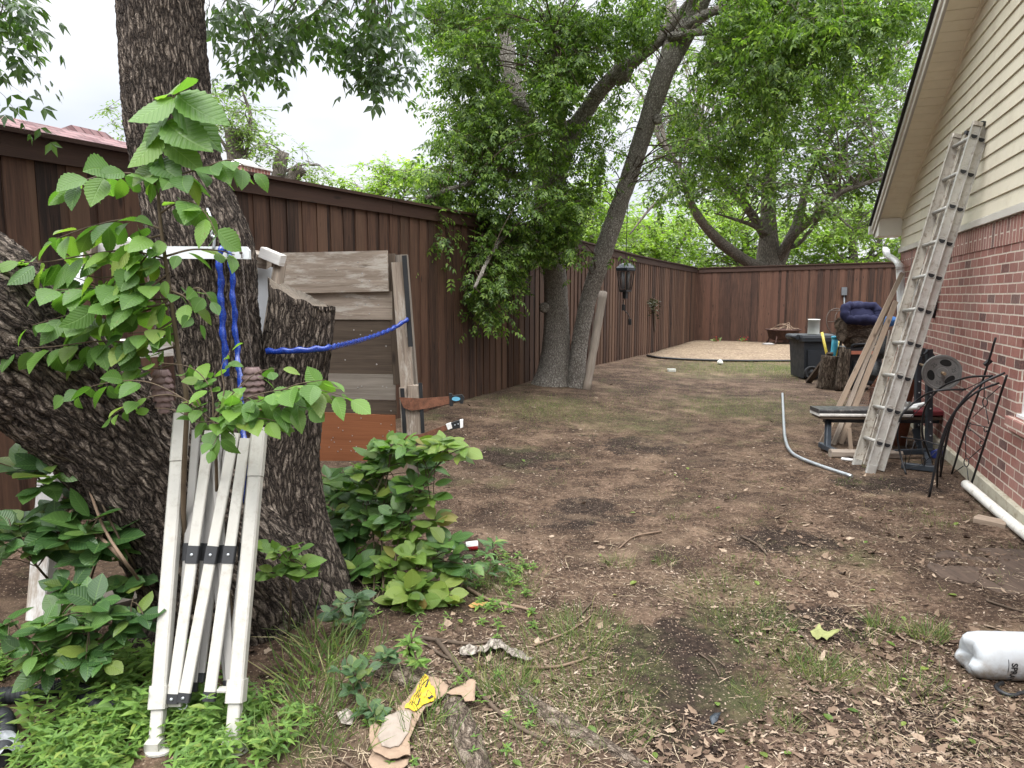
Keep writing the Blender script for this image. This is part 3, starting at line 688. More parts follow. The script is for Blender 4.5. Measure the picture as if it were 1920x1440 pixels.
# overhead crown: sprays hanging into the top of the view
CT = compound_tmpl(3, .40, .085, .9)
LT = compound_tmpl(2, .55, .12, .8)
lb = MB(); P, R = limb([(296, -120, 3.65, 90), (200, -330, 3.9, 60), (20, -260, 4.0, 30), (-60, -60, 4.0, 14)], 8); lb.tube(P, R, 8); L1 = (P, R)
P, R = limb([(292, -300, 3.7, 70), (420, -300, 4.3, 44), (560, -170, 4.9, 26), (720, -60, 5.3, 10)], 8); lb.tube(P, R, 8); L2 = (P, R)
lv = [foliage(lb, [L1], [(10, -5, 70, 28, 4.0, .35, 5), (5, 60, 36, 45, 4.0, .3, 3), (-20, 130, 20, 18, 4.0, .2, 1)], LT, .13, (.1, .22), 3, 4, -.5, .1, .006),
      foliage(lb, [L2], [(430, 0, 50, 34, 4.9, .5, 5), (490, 55, 45, 50, 5.0, .6, 6), (580, 5, 80, 44, 5.1, .6, 8), (640, 60, 60, 36, 5.3, .6, 6), (700, 20, 60, 60, 5.4, .6, 9), (715, 110, 28, 40, 5.4, .5, 5), (560, -120, 300, 70, 5.0, 1.0, 14)], LT, .14, (.1, .25), 3, 4, -.6, .12, .006),
      foliage(lb, [L2], [(380, -500, 520, 260, 4.2, 1.6, 26)], LT, .19, (.2, .4), 5, 6, -.3, .2, .01)]
lb.build('branches', M['twig'], T); V, Q, U = cat_parts(lv); np_mesh('crown', V, Q, M['near_leaf'], T, U)
# ================================================================== ash pair by the fence
def project(P):
    d = P-CAM; dep = d[:, 1]*math.cos(PT)-d[:, 2]*math.sin(PT)
    return 960+F*d[:, 0]/dep, 720-F*(d[:, 1]*math.sin(PT)+d[:, 2]*math.cos(PT))/dep
def clear(lv, tracks, keep=.12):
    '''thin the leaves that would hang right in front of the bare stems'''
    V, Q, U = lv; k = len(CT2[0]); n = len(V)//k; c = V.reshape(n, k, 3).mean(1); x, y = project(c); ok = np.ones(n, bool)
    for tr, hw in tracks:
        ys = np.array([t[1] for t in tr], float); xs = np.array([t[0] for t in tr], float); o_ = ys.argsort()
        xi = np.interp(y, ys[o_], xs[o_]); ok &= ~((np.abs(x-xi) < hw) & (y > ys.min()) & (y < ys.max()) & (c[:, 1] < 11.2) & (rng.random(n) > keep))
    V = V.reshape(n, k, 3)[ok].reshape(-1, 3); m = int(ok.sum()); Qt = Q[:len(Q)//n]; q = (Qt[None]+(np.arange(m)*k)[:, None, None]).reshape(-1, Q.shape[1])
    return V, q, np.tile(U[:k], (m, 1))
def cutter(c):   # keep the sky window at the left open
    return False
T = thing('ash_tree', 'leafy grey barked twin stemmed tree by the fence, its right stem leaning right', 'tree', A(1050, 720, 11.2)*[1, 1, 0]+[0, 0, gz(.75, 11.2)])
tb = MB(); YA = 11.1
limbs = []
def L(pts, n=10, sides=28, bark=(.012, 9, 3, 2.0)):
    P, R = limb(pts, n); tb.tube(P, R, sides, bark=bark); limbs.append((P, R)); return P, R
L([(1030, 745, YA, 104), (1034, 720, YA, 72), (1040, 680, YA, 56), (1043, 632, YA, 48), (1043, 561, YA, 43), (1038, 490, YA, 42), (1032, 410, YA, 46), (1040, 330, YA, 44), (1062, 270, YA, 37), (1080, 235, YA, 36)])
L([(1032, 400, YA, 44), (1012, 320, YA+.2, 36), (985, 220, YA+.4, 34), (955, 130, YA+.6, 32), (945, 40, YA+.8, 30), (940, -120, YA+1, 26)])
L([(985, 215, YA+.4, 34), (930, 165, YA+.2, 28), (895, 120, YA, 24), (850, 60, YA-.3, 20), (790, 20, YA-.6, 14)], sides=16)
L([(1075, 245, YA, 34), (1095, 215, YA, 29), (1125, 170, YA-.1, 26), (1160, 135, YA-.2, 26), (1200, 105, YA-.3, 22), (1240, 70, YA-.4, 22), (1290, 10, YA-.6, 18), (1380, -90, YA-.8, 12)], sides=18)
L([(1150, 150, YA-.2, 26), (1164, 139, YA-.25, 38), (1178, 128, YA-.2, 24)], 6, 18)
L([(1078, 745, YA-.1, 46), (1080, 718, YA-.1, 34), (1087, 640, YA-.1, 29), (1104, 560, YA-.1, 29), (1126, 490, YA-.2, 33), (1156, 400, YA-.2, 32), (1187, 310, YA-.3, 30), (1218, 215, YA-.4, 32), (1248, 130, YA-.5, 37), (1274, 80, YA-.5, 36), (1300, 30, YA-.6, 37), (1330, -50, YA-.8, 32), (1370, -200, YA-1.2, 24)])
L([(1247, 130, YA-.5, 30), (1255, 80, YA-.4, 22), (1258, 20, YA-.3, 20), (1250, -90, YA, 17)], sides=16)
L([(1290, 50, YA-.6, 22), (1340, 20, YA-1.2, 15), (1420, 15, YA-1.8, 12), (1480, 0, YA-2.2, 10), (1560, -30, YA-2.6, 8)], sides=10)
L([(1255, 70, YA-.6, 16), (1330, 60, YA-1, 11), (1390, 90, YA-1.4, 9), (1460, 120, YA-1.8, 7)], sides=8)
L([(1060, 270, YA, 20), (1045, 180, YA-.8, 16), (1040, 60, YA-1.4, 14)], sides=10)
L([(1010, 330, YA, 16), (930, 330, YA-1.0, 11), (860, 350, YA-1.7, 8), (800, 370, YA-2.2, 6)], sides=8)
L([(1020, 420, YA, 14), (960, 430, YA-1.0, 10), (920, 480, YA-1.8, 7), (890, 540, YA-2.2, 5)], sides=8)
L([(1290, -20, YA-.8, 40), (1200, -200, YA-2, 30), (1100, -320, YA-3.5, 20)], sides=10)
L([(945, 10, YA+.8, 30), (800, -80, YA-.5, 20), (690, -100, YA-1.5, 12)], sides=10)
# knots and a burl where limbs were cut
for x, y, Y, wd in ((1020, 577, YA-.2, 20), (1231, 225, YA-.58, 18)):
    c = A(x, y, Y); tb.lathe([(wd*.5*Y/F, 0), (wd*.45*Y/F, .05), (wd*.2*Y/F, .06), (.001, .04)], c, (.3, -1, .1), 14)
tb.build('trunk', M['bark_ash'], T)
br = MB(); CT = compound_tmpl(3, .40, .095, .9); CT2 = compound_tmpl(3, .38, .105, .7)
B = [(960, 40, 160, 90, 10.6, 1.4, 44), (850, 60, 90, 90, 10.2, 1.2, 22), (900, 180, 90, 90, 10.4, 1.0, 26), (860, 260, 60, 70, 10.0, .8, 13), (1010, 190, 110, 110, 10.2, 1.2, 34),
     (960, 320, 110, 80, 10.0, 1.0, 24), (840, 350, 60, 50, 9.4, .7, 11), (815, 405, 45, 40, 9.2, .5, 9), (1060, 340, 90, 90, 10.4, 1.0, 22), (1010, 420, 80, 55, 9.9, .6, 15), (930, 440, 60, 40, 9.6, .5, 6),
     (900, 520, 45, 60, 9.2, .5, 10), (945, 490, 35, 40, 9.3, .4, 5), (1070, 455, 45, 35, 10.3, .4, 7), (1005, 500, 20, 35, 10.4, .3, 4), (1120, 60, 110, 90, 10.4, 1.2, 26), (1130, 230, 60, 90, 10.8, .9, 14), (1080, 130, 70, 60, 10.0, 1.0, 14)]
lv = foliage(br, limbs, B, CT, .165, (.25, .5), 6, 6, -.35, .3, .007)
# the darker part of the crown that overhangs the yard towards the house
B2 = [(1400, 40, 140, 60, 9.4, 1.5, 26), (1540, 20, 140, 45, 9.0, 1.5, 22), (1660, 10, 90, 35, 8.8, 1.2, 11), (1390, 160, 80, 70, 9.4, 1.2, 8), (1470, 130, 90, 60, 9.0, 1.2, 7), (1480, -40, 300, 40, 9.2, 1.6, 30), (1350, 90, 120, 80, 10.4, 1.2, 12), (1600, 90, 110, 60, 9.6, 1.2, 9), (1340, 260, 50, 60, 9.8, .8, 6), (1420, 250, 40, 50, 9.6, .8, 5),  # clumps along the top edge of the view added to shade the overhang
      (1290, 200, 60, 80, 10.2, .9, 7), (1230, 330, 50, 60, 10.4, .8, 4), (1270, 420, 40, 40, 10.6, .6, 2), (1440, -130, 460, 90, 9.5, 2.5, 34), (950, -130, 330, 90, 10, 2.5, 30), (1250, 20, 90, 60, 9.8, 1.2, 10)]
lv2 = foliage(br, limbs, B2, CT, .17, (.25, .55), 6, 6, -.3, .55, .007)
B3 = [(1150, -480, 900, 260, 9.5, 4.0, 22)]  # unseen overhead clumps, added to shade the yard
lv3 = foliage(br, limbs, B3, CT, .34, (.4, .9), 6, 6, -.2, .5, .02)
TRK = [([(1085, 730), (1092, 640), (1106, 560), (1128, 480), (1158, 400), (1187, 310), (1218, 215), (1250, 130), (1275, 80), (1310, -10)], 52), ([(1036, 740), (1040, 600), (1038, 500)], 44), ([(1080, 235), (1125, 170), (1160, 138), (1200, 105)], 30), ([(985, 215), (955, 130), (945, 50)], 18)]
lv, lv2 = clear(lv, TRK, .06), clear(lv2, TRK, .06)
V, Q, U = cat_parts([lv, lv2, lv3]); br.build('branches', M['twig'], T); np_mesh('crown', V, Q, M['ash_leaf'], T, U)
# ================================================================== trees beyond the fences
def far_tree(label, base, limbs_px, blobs, leaf, mat, group='trees beyond the fence', ntw=8, nl=9, crad=.9, twig=(.6, 1.2), brad=.03, name='tree', bark='bark_far', sides=14, stumps=()):
    T = thing(name, label, 'tree', base, group); tb = MB(); ls = []
    for l in limbs_px:
        P, R = limb(l, 8); tb.tube(P, R, sides, bark=(.015, 5, 1.5, 1.0)); ls.append((P, R))
    br = MB(); V, Q, U = foliage(br, ls, blobs, KITE, leaf, twig, ntw, nl, -.2, crad, brad)
    tb.build('trunk', M[bark], T); br.build('branches', M[bark], T); np_mesh('crown', V, Q, mat, T, U); return T
YB = 27.0
def thin(ls): return [[(a, b, c, d*.72) for a, b, c, d in l] for l in ls]
LB = [[(1440, 600, YB, 75), (1440, 500, YB, 62), (1441, 430, YB, 42), (1440, 370, YB+.5, 34), (1447, 300, YB+.8, 28), (1462, 230, YB+1, 22), (1500, 170, YB+1, 16), (1560, 100, YB+1, 11)],
      [(1436, 510, YB, 40), (1400, 490, YB-.8, 28), (1352, 455, YB-1.6, 26), (1318, 418, YB-2.2, 22), (1295, 380, YB-2.6, 19), (1275, 320, YB-3, 14), (1230, 250, YB-3, 9)],
      [(1438, 450, YB, 26), (1415, 410, YB-.5, 22), (1385, 370, YB-1, 20), (1350, 335, YB-1.5, 15), (1310, 260, YB-2, 9)],
      [(1450, 510, YB, 44), (1470, 470, YB, 30), (1492, 425, YB+.4, 24), (1505, 380, YB+.8, 20), (1518, 330, YB+1, 15), (1560, 250, YB+1, 11), (1600, 180, YB+1, 9), (1690, 110, YB+1, 6)],
      [(1455, 490, YB, 26), (1490, 440, YB-1, 20), (1530, 405, YB-1.6, 18), (1570, 365, YB-2, 15), (1620, 345, YB-2.4, 10), (1700, 320, YB-2.6, 6)],
      [(1440, 440, YB-.2, 12), (1410, 422, YB-1, 10), (1380, 412, YB-1.6, 7), (1340, 400, YB-2, 4)], [(1460, 470, YB, 12), (1500, 455, YB-1, 9), (1550, 400, YB-1.6, 7), (1600, 430, YB-2, 4)],
      [(1540, 230, YB, 12), (1590, 160, YB, 9), (1650, 110, YB, 7), (1740, 60, YB, 4)], [(1560, 320, YB, 10), (1600, 250, YB, 8), (1660, 200, YB, 6), (1740, 160, YB, 4)], [(1285, 350, YB-2.8, 8), (1230, 380, YB-3, 6), (1180, 440, YB-3.2, 3)]]
far_tree('spreading many limbed tree standing behind the reddish far fence', A(1440, 640, YB)*[1, 1, 0], thin(LB),
         [(1450, 230, 190, 120, 26, 3.5, 66), (1560, 330, 160, 80, 25.5, 3, 56), (1330, 250, 130, 110, 25, 3, 44), (1590, 130, 170, 130, 27, 4, 60), (1290, 340, 90, 60, 24.5, 2, 12), (1440, 90, 240, 90, 27, 4, 40), (1640, 260, 90, 120, 26, 3, 22), (1250, 160, 120, 120, 26, 3, 20), (1690, 400, 70, 50, 25, 2, 8)],
         .20, M['far_leaf'], None, 9, 9, .8, (.6, 1.3), .03)
for lab, x, y, rx, ry, Y, n, lm in (('lime green bushy tree low behind the left end of the far fence', 1230, 440, 110, 60, 36, 34, 'lime_leaf'), ('bright green bushy tree behind the spreading tree', 1400, 430, 130, 70, 38, 40, 'lime_leaf'), ('yellow green bushy tree behind the far fence next to the house eave', 1600, 430, 120, 75, 37, 40, 'lime_leaf'), ('green tree beyond the fence seen between the two ash stems', 1110, 400, 70, 90, 30, 20, 'lime_leaf'), ('tall tree behind the house eave corner', 1760, 250, 130, 200, 40, 40, 'far_leaf')):
    far_tree(lab, A(x, 640, Y)*[1, 1, 0], [[(x, 640, Y, 26), (x+5, 540, Y, 20), (x-5, y, Y, 12)], [(x, 520, Y, 10), (x-rx*.6, y-10, Y, 4)], [(x, 520, Y, 10), (x+rx*.6, y-10, Y, 4)]],
             [(x, y, rx, ry, Y, 3, int(n*1.7)), (x, 505, rx, 40, Y, 2.5, n)], .26, M[lm], 'trees beyond the fence', 10, 12, 1.0, (.7, 1.4), .025, sides=8)
YC = 17.0
T = far_tree('sparse tree with sawn off limbs behind the brick chimney', A(470, 640, YC)*[1, 1, 0],
         [[(500, 700, YC, 60), (470, 500, YC, 46), (448, 350, YC, 34), (438, 244, YC, 30)], [(480, 520, YC, 40), (512, 380, YC, 27), (530, 285, YC, 22)], [(490, 500, YC, 36), (540, 350, YC, 24), (566, 314, YC, 22)], [(450, 340, YC, 8), (470, 230, YC, 6), (455, 170, YC, 3)], [(520, 330, YC, 6), (560, 310, YC, 4), (600, 310, YC, 2)], [(440, 300, YC, 8), (400, 240, YC, 5), (380, 190, YC, 3)]],
         [(440, 230, 80, 75, YC, 1.2, 30), (400, 190, 40, 40, YC, 1, 8), (480, 290, 60, 50, YC, 1, 16), (575, 310, 45, 35, YC, .8, 10), (225, 225, 30, 35, YC+2, .8, 6)], .115, M['pale_leaf'], None, 7, 7, .3, (.25, .5), .012)
far_tree('rounded lime green tree behind the fence top at the sky gap', A(720, 640, 34)*[1, 1, 0], [[(720, 640, 34, 20), (720, 450, 34, 14), (715, 340, 34, 7)], [(720, 420, 34, 8), (670, 350, 34, 3)], [(720, 420, 34, 8), (775, 340, 34, 3)]],
         [(700, 345, 60, 45, 34, 1.5, 30), (770, 335, 45, 40, 34, 1.5, 18), (720, 400, 110, 35, 34, 1.5, 26), (840, 390, 60, 45, 33, 1.5, 16)], .22, M['lime_leaf'], 'trees beyond the fence', 8, 10, .7, (.5, 1.0), .02)
# ================================================================== neighbour behind the left fence
M['roof_red'] = plain('red_brown_shingles', (.20, .105, .10), .9, 0, .3, 3, .4, 40, .1)
def m_shing():
    t = NT('shingle_courses'); uv = t.coord('UV'); b = t.n('ShaderNodeTexBrick', {'Vector': uv, 'Color1': (.075, .036, .038), 'Color2': (.19, .11, .11), 'Mortar': (.05, .03, .03), 'Scale': 1.0, 'Mortar Size': .012, 'Brick Width': .3, 'Row Height': .14})
    c = t.mix(t.ramp(t.noise(uv, 5, 5, .7), [(.4, 0), (.7, .5)]), b.outputs[0], (.20, .15, .15)); t.pbr(c, .9, 0, t.bump(b.outputs[1], -.4, .02), .15); return t.mat
M['shing'] = m_shing()
nh = thing('neighbour_house', 'low house with a red brown shingle roof showing above the left fence', 'house', FPt(-3, -7.5))
rg = MB(); zr = 4.06
def NP(s, off, z): p = FPt(s, -off); return np.array([p[0], p[1], z])
def rquad(mb, a, b, c, d):
    Lx = np.linalg.norm(b-a); Ly = np.linalg.norm(d-a); mb.prism([a, b, c, d], np.array([0, 0, -.06]))
    for fi in (len(mb.f)-2, len(mb.f)-1): mb.uv[fi] = [((mb.v[i]-a)@norm(b-a), (mb.v[i]-a)@norm(d-a)) for i in mb.f[fi]]
rquad(rg, NP(-14, 2.4, 2.35), NP(1.6, 2.4, 2.35), NP(-.4, 6, zr), NP(-14, 6, zr)); rquad(rg, NP(-14, 9.6, 2.35), NP(1.6, 9.6, 2.35), NP(-.4, 6, zr), NP(-14, 6, zr)); rquad(rg, NP(1.6, 2.4, 2.35), NP(1.6, 9.6, 2.35), NP(-.4, 6.01, zr), NP(-.4, 6, zr))
rg.build('roof', M['shing'], nh)
r2_ = MB(); rquad(r2_, NP(-3.5, 7.2, 3.1), NP(2.2, 7.2, 3.1), NP(.2, 8.0, 4.62), NP(-.45, 8.0, 4.62)); rquad(r2_, NP(2.2, 7.2, 3.1), NP(2.2, 12, 3.1), NP(.2, 8.01, 4.62), NP(.2, 8.0, 4.62)); r2_.build('rear_roof', M['shing'], nh)
wl = MB(); wl.prism([NP(-13, 2.9, 0), NP(1.2, 2.9, 0), NP(1.2, 9.2, 0), NP(-13, 9.2, 0)], np.array([0, 0, 2.36])); wl.build('wall', M['brick'], nh)
cc = A(455, 316, 13.0); cw = .56
chm = thing('brick_chimney', 'short brick chimney with a pale metal cap peeking over the fence', 'chimney', cc*[1, 1, 0])
q = MB(); q.beam(cc*[1, 1, 0], cc+[0, 0, -.16], cw, cw, up=FN); q.beam(cc+[0, 0, -.159], cc+[0, 0, -.02], cw+.1, cw+.1, up=FN); q.build('stack', M['brick'], chm)
q = MB(); q.beam(cc+[0, 0, -.019], cc+[0, 0, .015], cw+.16, cw+.16, up=FN); q.beam(cc+[0, 0, .016], cc+[0, 0, .14], .45, .45, up=FN, taper=.45); q.build('cap', M['white_metal'], chm)
# ================================================================== things at the left
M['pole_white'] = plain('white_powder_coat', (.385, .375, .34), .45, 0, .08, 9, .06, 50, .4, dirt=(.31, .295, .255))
M['pole_shade'] = plain('shaded_white_tube', (.26, .25, .235), .45, 0, .06, 5, .04, 50, .4)  # back bars of the white frame, their shade put into the colour
M['zinc'] = plain('galvanised_steel', (.42, .45, .47), .42, .75, .12, 8, .08, 60, .5)
M['blue'] = plain('blue_plastic', (.008, .028, .20), .2, 0, .35, 40, .15, 90, .6, dirt=(.03, .09, .38))
M['mauve'] = plain('mauve_brown_resin', (.22, .155, .15), .55, 0, .25, 20, .15, 80, .35)
M['chain'] = plain('dark_chain', (.07, .055, .045), .5, .6, .3, 40, .2, 90, .5)
M['rust'] = plain('rusty_blade', (.17, .075, .045), .75, .2, .4, 22, .25, 90, .3, dirt=(.075, .04, .028))
M['white_sheet'] = plain('white_panel', (.60, .62, .64), .35, 0, .03, 3, .02, 30, .4)
# ---- folded canopy frame leaning on the trunk
can = thing('canopy_frame', 'white folded metal canopy frame leaning against the dark trunk', 'canopy frame', G(365, 1420))
def lp(x, y, t0, t1, yt, yb):      # depth interpolated between the top and the foot of the leaning frame
    k = (y-yt)/(yb-yt); return A(x, y, t0+(t1-t0)*k)
YT, YBm = 2.74, 2.28
def CF(x, y, back=0.0): return lp(x, y, YT+back, YBm+back, 780, 1420)
for (xt, yt, xb, yb, bracket, side) in ((341, 776, 291, 1420, (304, 1300, 302, 1335), 1), (487, 803, 434, 1408, (446, 1288, 443, 1324), -1)):
    q = MB(); a, b = CF(xt, yt), CF(xb, yb); d = norm(b-a)
    up = norm(np.cross(d, [1, 0, 0])); wl_ = 27*2.5/F
    kx = (bracket[1]-yt)/(yb-yt); mid = a+(b-a)*kx
    q.beam(a+d*.19, mid, wl_, .042, up=up, bev=.006); lg = q.build('leg', M['pole_white'], can)
    q = MB(); q.beam(mid+d*.002, b-d*.012, wl_*.86, .036, up=up, bev=.004); sub(q, 'inner_leg', M['pole_white'], lg)
    q = MB(); q.beam(a, a+d*.188, wl_*1.07, .047, up=up, bev=.008); sub(q, 'sleeve', M['pole_white'], lg)
    q = MB(); q.beam(mid-d*.006, mid+d*.07, wl_*1.2, .056, up=up, bev=.006); sub(q, 'slider', M['pole_white'], lg)
    f = b.copy(); f[2] = gz(f[0], f[1])+.006
    q = MB(); ol = []
    for k in range(16):
        an = 2*pi*k/16; ol.append(f + np.array([(.045*math.cos(an))+.018, .035*math.sin(an)-.01, -.004]))
    q.prism(ol, (0, 0, .007)); q.beam(f+np.array([0, 0, .002]), f+np.array([0, 0, .03]), wl_*.95, .05, up=(0, 1, 0)); sub(q, 'foot', M['pole_white'], lg)
q = MB(); a = CF(322, 1320); q.beam(a-[.02, 0, 0], a+[.035, 0, 0], .018, .016, bev=.003); q.build('lock_stub', M['pole_white'], can)
q = MB(); c = CF(342, 1321); q.tube([c+np.array([.018*math.cos(t), -.004, .016*math.sin(t)]) for t in np.linspace(0, 2*pi, 20)], .0022, 6); q.build('ring_pin', M['zinc'], can)
q = MB(); a = CF(420, 1293); q.beam(a-[.02, 0, 0], a+[.03, 0, 0], .03, .012, bev=.005); q.build('hinge_plate', M['pole_white'], can)
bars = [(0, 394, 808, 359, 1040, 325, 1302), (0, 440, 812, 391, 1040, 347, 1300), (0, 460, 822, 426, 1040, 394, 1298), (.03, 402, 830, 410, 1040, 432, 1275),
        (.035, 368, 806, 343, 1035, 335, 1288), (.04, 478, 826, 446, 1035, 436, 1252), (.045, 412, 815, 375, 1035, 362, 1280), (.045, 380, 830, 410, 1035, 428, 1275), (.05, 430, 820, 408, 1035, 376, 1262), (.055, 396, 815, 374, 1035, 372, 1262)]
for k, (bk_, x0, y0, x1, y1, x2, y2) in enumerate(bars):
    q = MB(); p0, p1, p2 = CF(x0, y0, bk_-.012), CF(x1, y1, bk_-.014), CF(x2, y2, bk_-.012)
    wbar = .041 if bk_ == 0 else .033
    q.beam(p0, p2, wbar, .014, up=(0, -1, .3), bev=.005); bo = q.build('truss_bar', M['pole_white'] if bk_ < .03 else M['pole_shade'], can)
    d = norm(p2-p0)
    q = MB(); mid = p0+d*np.dot(p1-p0, d); q.beam(mid-d*.032, mid+d*.032, wbar+.005, .02, up=(0, -1, .3), bev=.003); sub(q, 'joint_band', M['black_plastic'], bo)
    q = MB(); q.beam(p2-d*.002, p2+d*.03, wbar+.003, .019, up=(0, -1, .3), bev=.003); sub(q, 'end_cap', M['black_plastic'], bo)
    if bk_ == 0:
        for c in (mid, p2+d*.014):
            q = MB(); q.lathe([(.006, 0), (.006, .002), (.003, .0035), (.0005, .0035)], c+np.array([0, -.0098, .003]), (0, -1, .3), 10); sub(q, 'rivet', M['zinc'], bo)
# ---- white board hung on the trunk with hook
wb = thing('hanging_board', 'narrow white board hung level across the dark trunk on a steel hook', 'board', A(362, 474, 3.05))
q = MB(); a, b = A(256, 473, 3.08), A(467, 474, 3.05)
e0, e1 = .026, .026
q.prism([a+[0, 0, e0], b+[-.012, 0, e0], b+[0, 0, .01], b+[0, 0, -e1], a+[.012, 0, -e1], a+[0, 0, -.01]], (0, .022, 0)); q.build('plank', M['white_sheet'], wb)
q = MB(); h = [A(392, 398, 3.12), A(389, 392, 3.08), A(394, 405, 3.06), A(402, 425, 3.055), A(396, 440, 3.055), A(402, 446, 3.055), A(400, 468, 3.055)]
q.tube(spline(h, 5), .0055, 8); q.build('hook', M['zinc'], wb)
q = MB()
for x, y in ((452, 474), (270, 476)): q.lathe([(.007, 0), (.007, .002), (.0005, .002)], A(x, y, 3.045), (0, -1, 0), 12)
q.build('hole', M['chain'], wb)
# ---- cone weights on chains
def cone(name, x, y, Y, hpx, wpx, top, label):
    T = thing('cone_weight', label, 'ornament', A(x, y, Y), 'cone ornaments on chains')
    s = Y/F; hh, ww = hpx*s, wpx*s/2; q = MB(); c = A(x, y, Y)     # c = top
    q.lathe([(.002, .002), (ww*.35, -hh*.03), (ww*.62, -hh*.1), (ww*.78, -hh*.3), (ww*.72, -hh*.6), (ww*.33, -hh*.92), (.002, -hh)], c, (0, 0, 1), 20)
    rows = 7
    for r in range(rows):
        t = (r+.6)/rows; rr = ww*math.sin(pi*(.24+.64*t))
        z = -hh*t
        nsc = 8
        for k in range(nsc):
            an = 2*pi*(k+.5*(r % 2))/nsc; u = np.array([math.cos(an), math.sin(an), 0]); v = np.array([-u[1], u[0], 0])
            wd = rr*2*pi/nsc*.62; b0 = c+u*rr*.70+np.array([0, 0, z+hh*.11]); e = c+u*rr*1.12+np.array([0, 0, z-hh*.065])
            i0 = len(q.v)
            q.v += [b0-v*wd*.8, b0+v*wd*.8, c+u*rr*1.0+v*wd+np.array([0, 0, z]), e, c+u*rr*1.0-v*wd+np.array([0, 0, z]), c+u*rr*.5+np.array([0, 0, z-hh*.02])]
            q.face((i0, i0+1, i0+2, i0+3, i0+4), 0, None, True); q.face((i0+2, i0+5, i0+3), 0); q.face((i0+3, i0+5, i0+4), 0)
    q.build('body', M['mauve'], T)
    q = MB(); a = c+[0, 0, -.004]; tp = A(*top); k = int(np.linalg.norm(tp-a)/.011)
    for i in range(k):
        p = a+(tp-a)*(i+.5)/k; dd = norm(tp-a); sd_ = np.array([1, 0, 0]) if i % 2 else np.array([0, 1, 0])
        ring = [p+dd*.0075*math.cos(t)+sd_*.0035*math.sin(t) for t in np.linspace(0, 2*pi, 9)]
        q.tube(ring, .0013, 4, caps=False)
    q.build('chain', M['chain'], T)
cone('cone_weight', 303, 695, 2.72, 82, 38, (272, 480, 3.03), 'mauve cone shaped ornament hanging open in the sapling leaves, its overlapping scales in view')
cone('cone_weight', 473, 690, 2.80, 78, 40, (453, 478, 3.03), 'mauve cone ornament mostly covered by leaves, on the chain beside the two blue chains')
# ---- blue twisted plastic
def twist(name, pts, r, label, group=None, n=14, links=24.0, cat='chain'):
    P = spline(pts, n); q = MB(); L = 0; rad = []; out = []
    for i, p in enumerate(P):
        if i: L += np.linalg.norm(P[i]-P[i-1])
        ph = L*2*pi*links*.5
        rad.append(r*(1+.14*math.sin(ph))); out.append(p+np.array([.0025*math.cos(ph), .0025*math.sin(ph), .002*math.sin(ph)]))
    q.tube(out, rad, 10, squash=(1.15, .8)); o = q.build(name, M['blue']); return tag(o, label, cat, group)
bl = thing('blue_chain', 'pair of blue plastic covered chains looped over the white board', 'chain', A(425, 700, 3.02))
def twist_part(pts, r, links, nm='strand'):
    P = spline(pts, 22); q = MB(); L = 0; rad = []; out = []
    for i, p in enumerate(P):
        if i: L += np.linalg.norm(P[i]-P[i-1])
        ph = L*2*pi*links
        rad.append(r*(1+.15*math.sin(ph))); out.append(p+np.array([.003*math.cos(ph/2), .003*math.sin(ph/2), 0]))
    q.tube(out, rad, 10, squash=(1.2, .75)); return q.build(nm, M['blue'], bl)
twist_part([A(420, 462, 3.03), A(413, 470, 3.01), A(412, 500, 3.0), A(415, 560, 3.0), A(419, 630, 2.99), A(424, 690, 2.98), A(425, 705, 2.98)], .0110, 14)
twist_part([A(420, 463, 3.04), A(430, 475, 3.02), A(434, 500, 3.01), A(438, 570, 3.0), A(444, 650, 2.98), A(450, 720, 2.9), A(455, 800, 2.80), A(459, 870, 2.72), A(462, 945, 2.66)], .0105, 14)
# ---- weathered white wooden frame behind the trunk
wf = thing('weathered_trestle', 'weathered white wooden trestle standing behind the dark trunk', 'trestle', G(80, 1150))
def bm4(name, p0, p1, w_, h_, mat, up=(0, -1, 0), par=None, bev=.004):
    q = MB(); q.beam(p0, p1, w_, h_, up=up, bev=bev); return q.build(name, mat, par if par is not None else wf)
bm4('leg', A(98, 870, 3.25), A(74, 1160, 3.12), .085, .075, M['white_wood'])
bm4('rail', A(186, 462, 3.95), A(430, 474, 3.95), .09, .10, M['white_wood'], up=(0, -.25, 1)); bm4('rail', A(432, 476, 3.95), A(505, 490, 3.95), .08, .075, M['old_wood'], up=(0, -.25, 1))
bm4('corner_block', A(176, 452, 3.9), A(170, 500, 3.9), .045, .10, M['old_wood']); bm4('end_board', A(157, 455, 4.0), A(120, 640, 3.85), .10, .022, M['white_sheet'])
bm4('lower_rail', A(188, 657, 3.7), A(340, 648, 3.7), .075, .09, M['white_wood'], up=(0, -.25, 1))
bm4('leg', A(526, 490, 3.93), A(490, 720, 3.80), .045, .09, M['old_wood'])
bm4('end_panel', A(497, 500, 4.02), A(470, 700, 3.92), .125, .018, M['white_sheet']); bm4('cap_piece', A(492, 473, 3.9), A(530, 489, 3.86), .05, .06, M['white_wood'], up=(0, 0, 1))
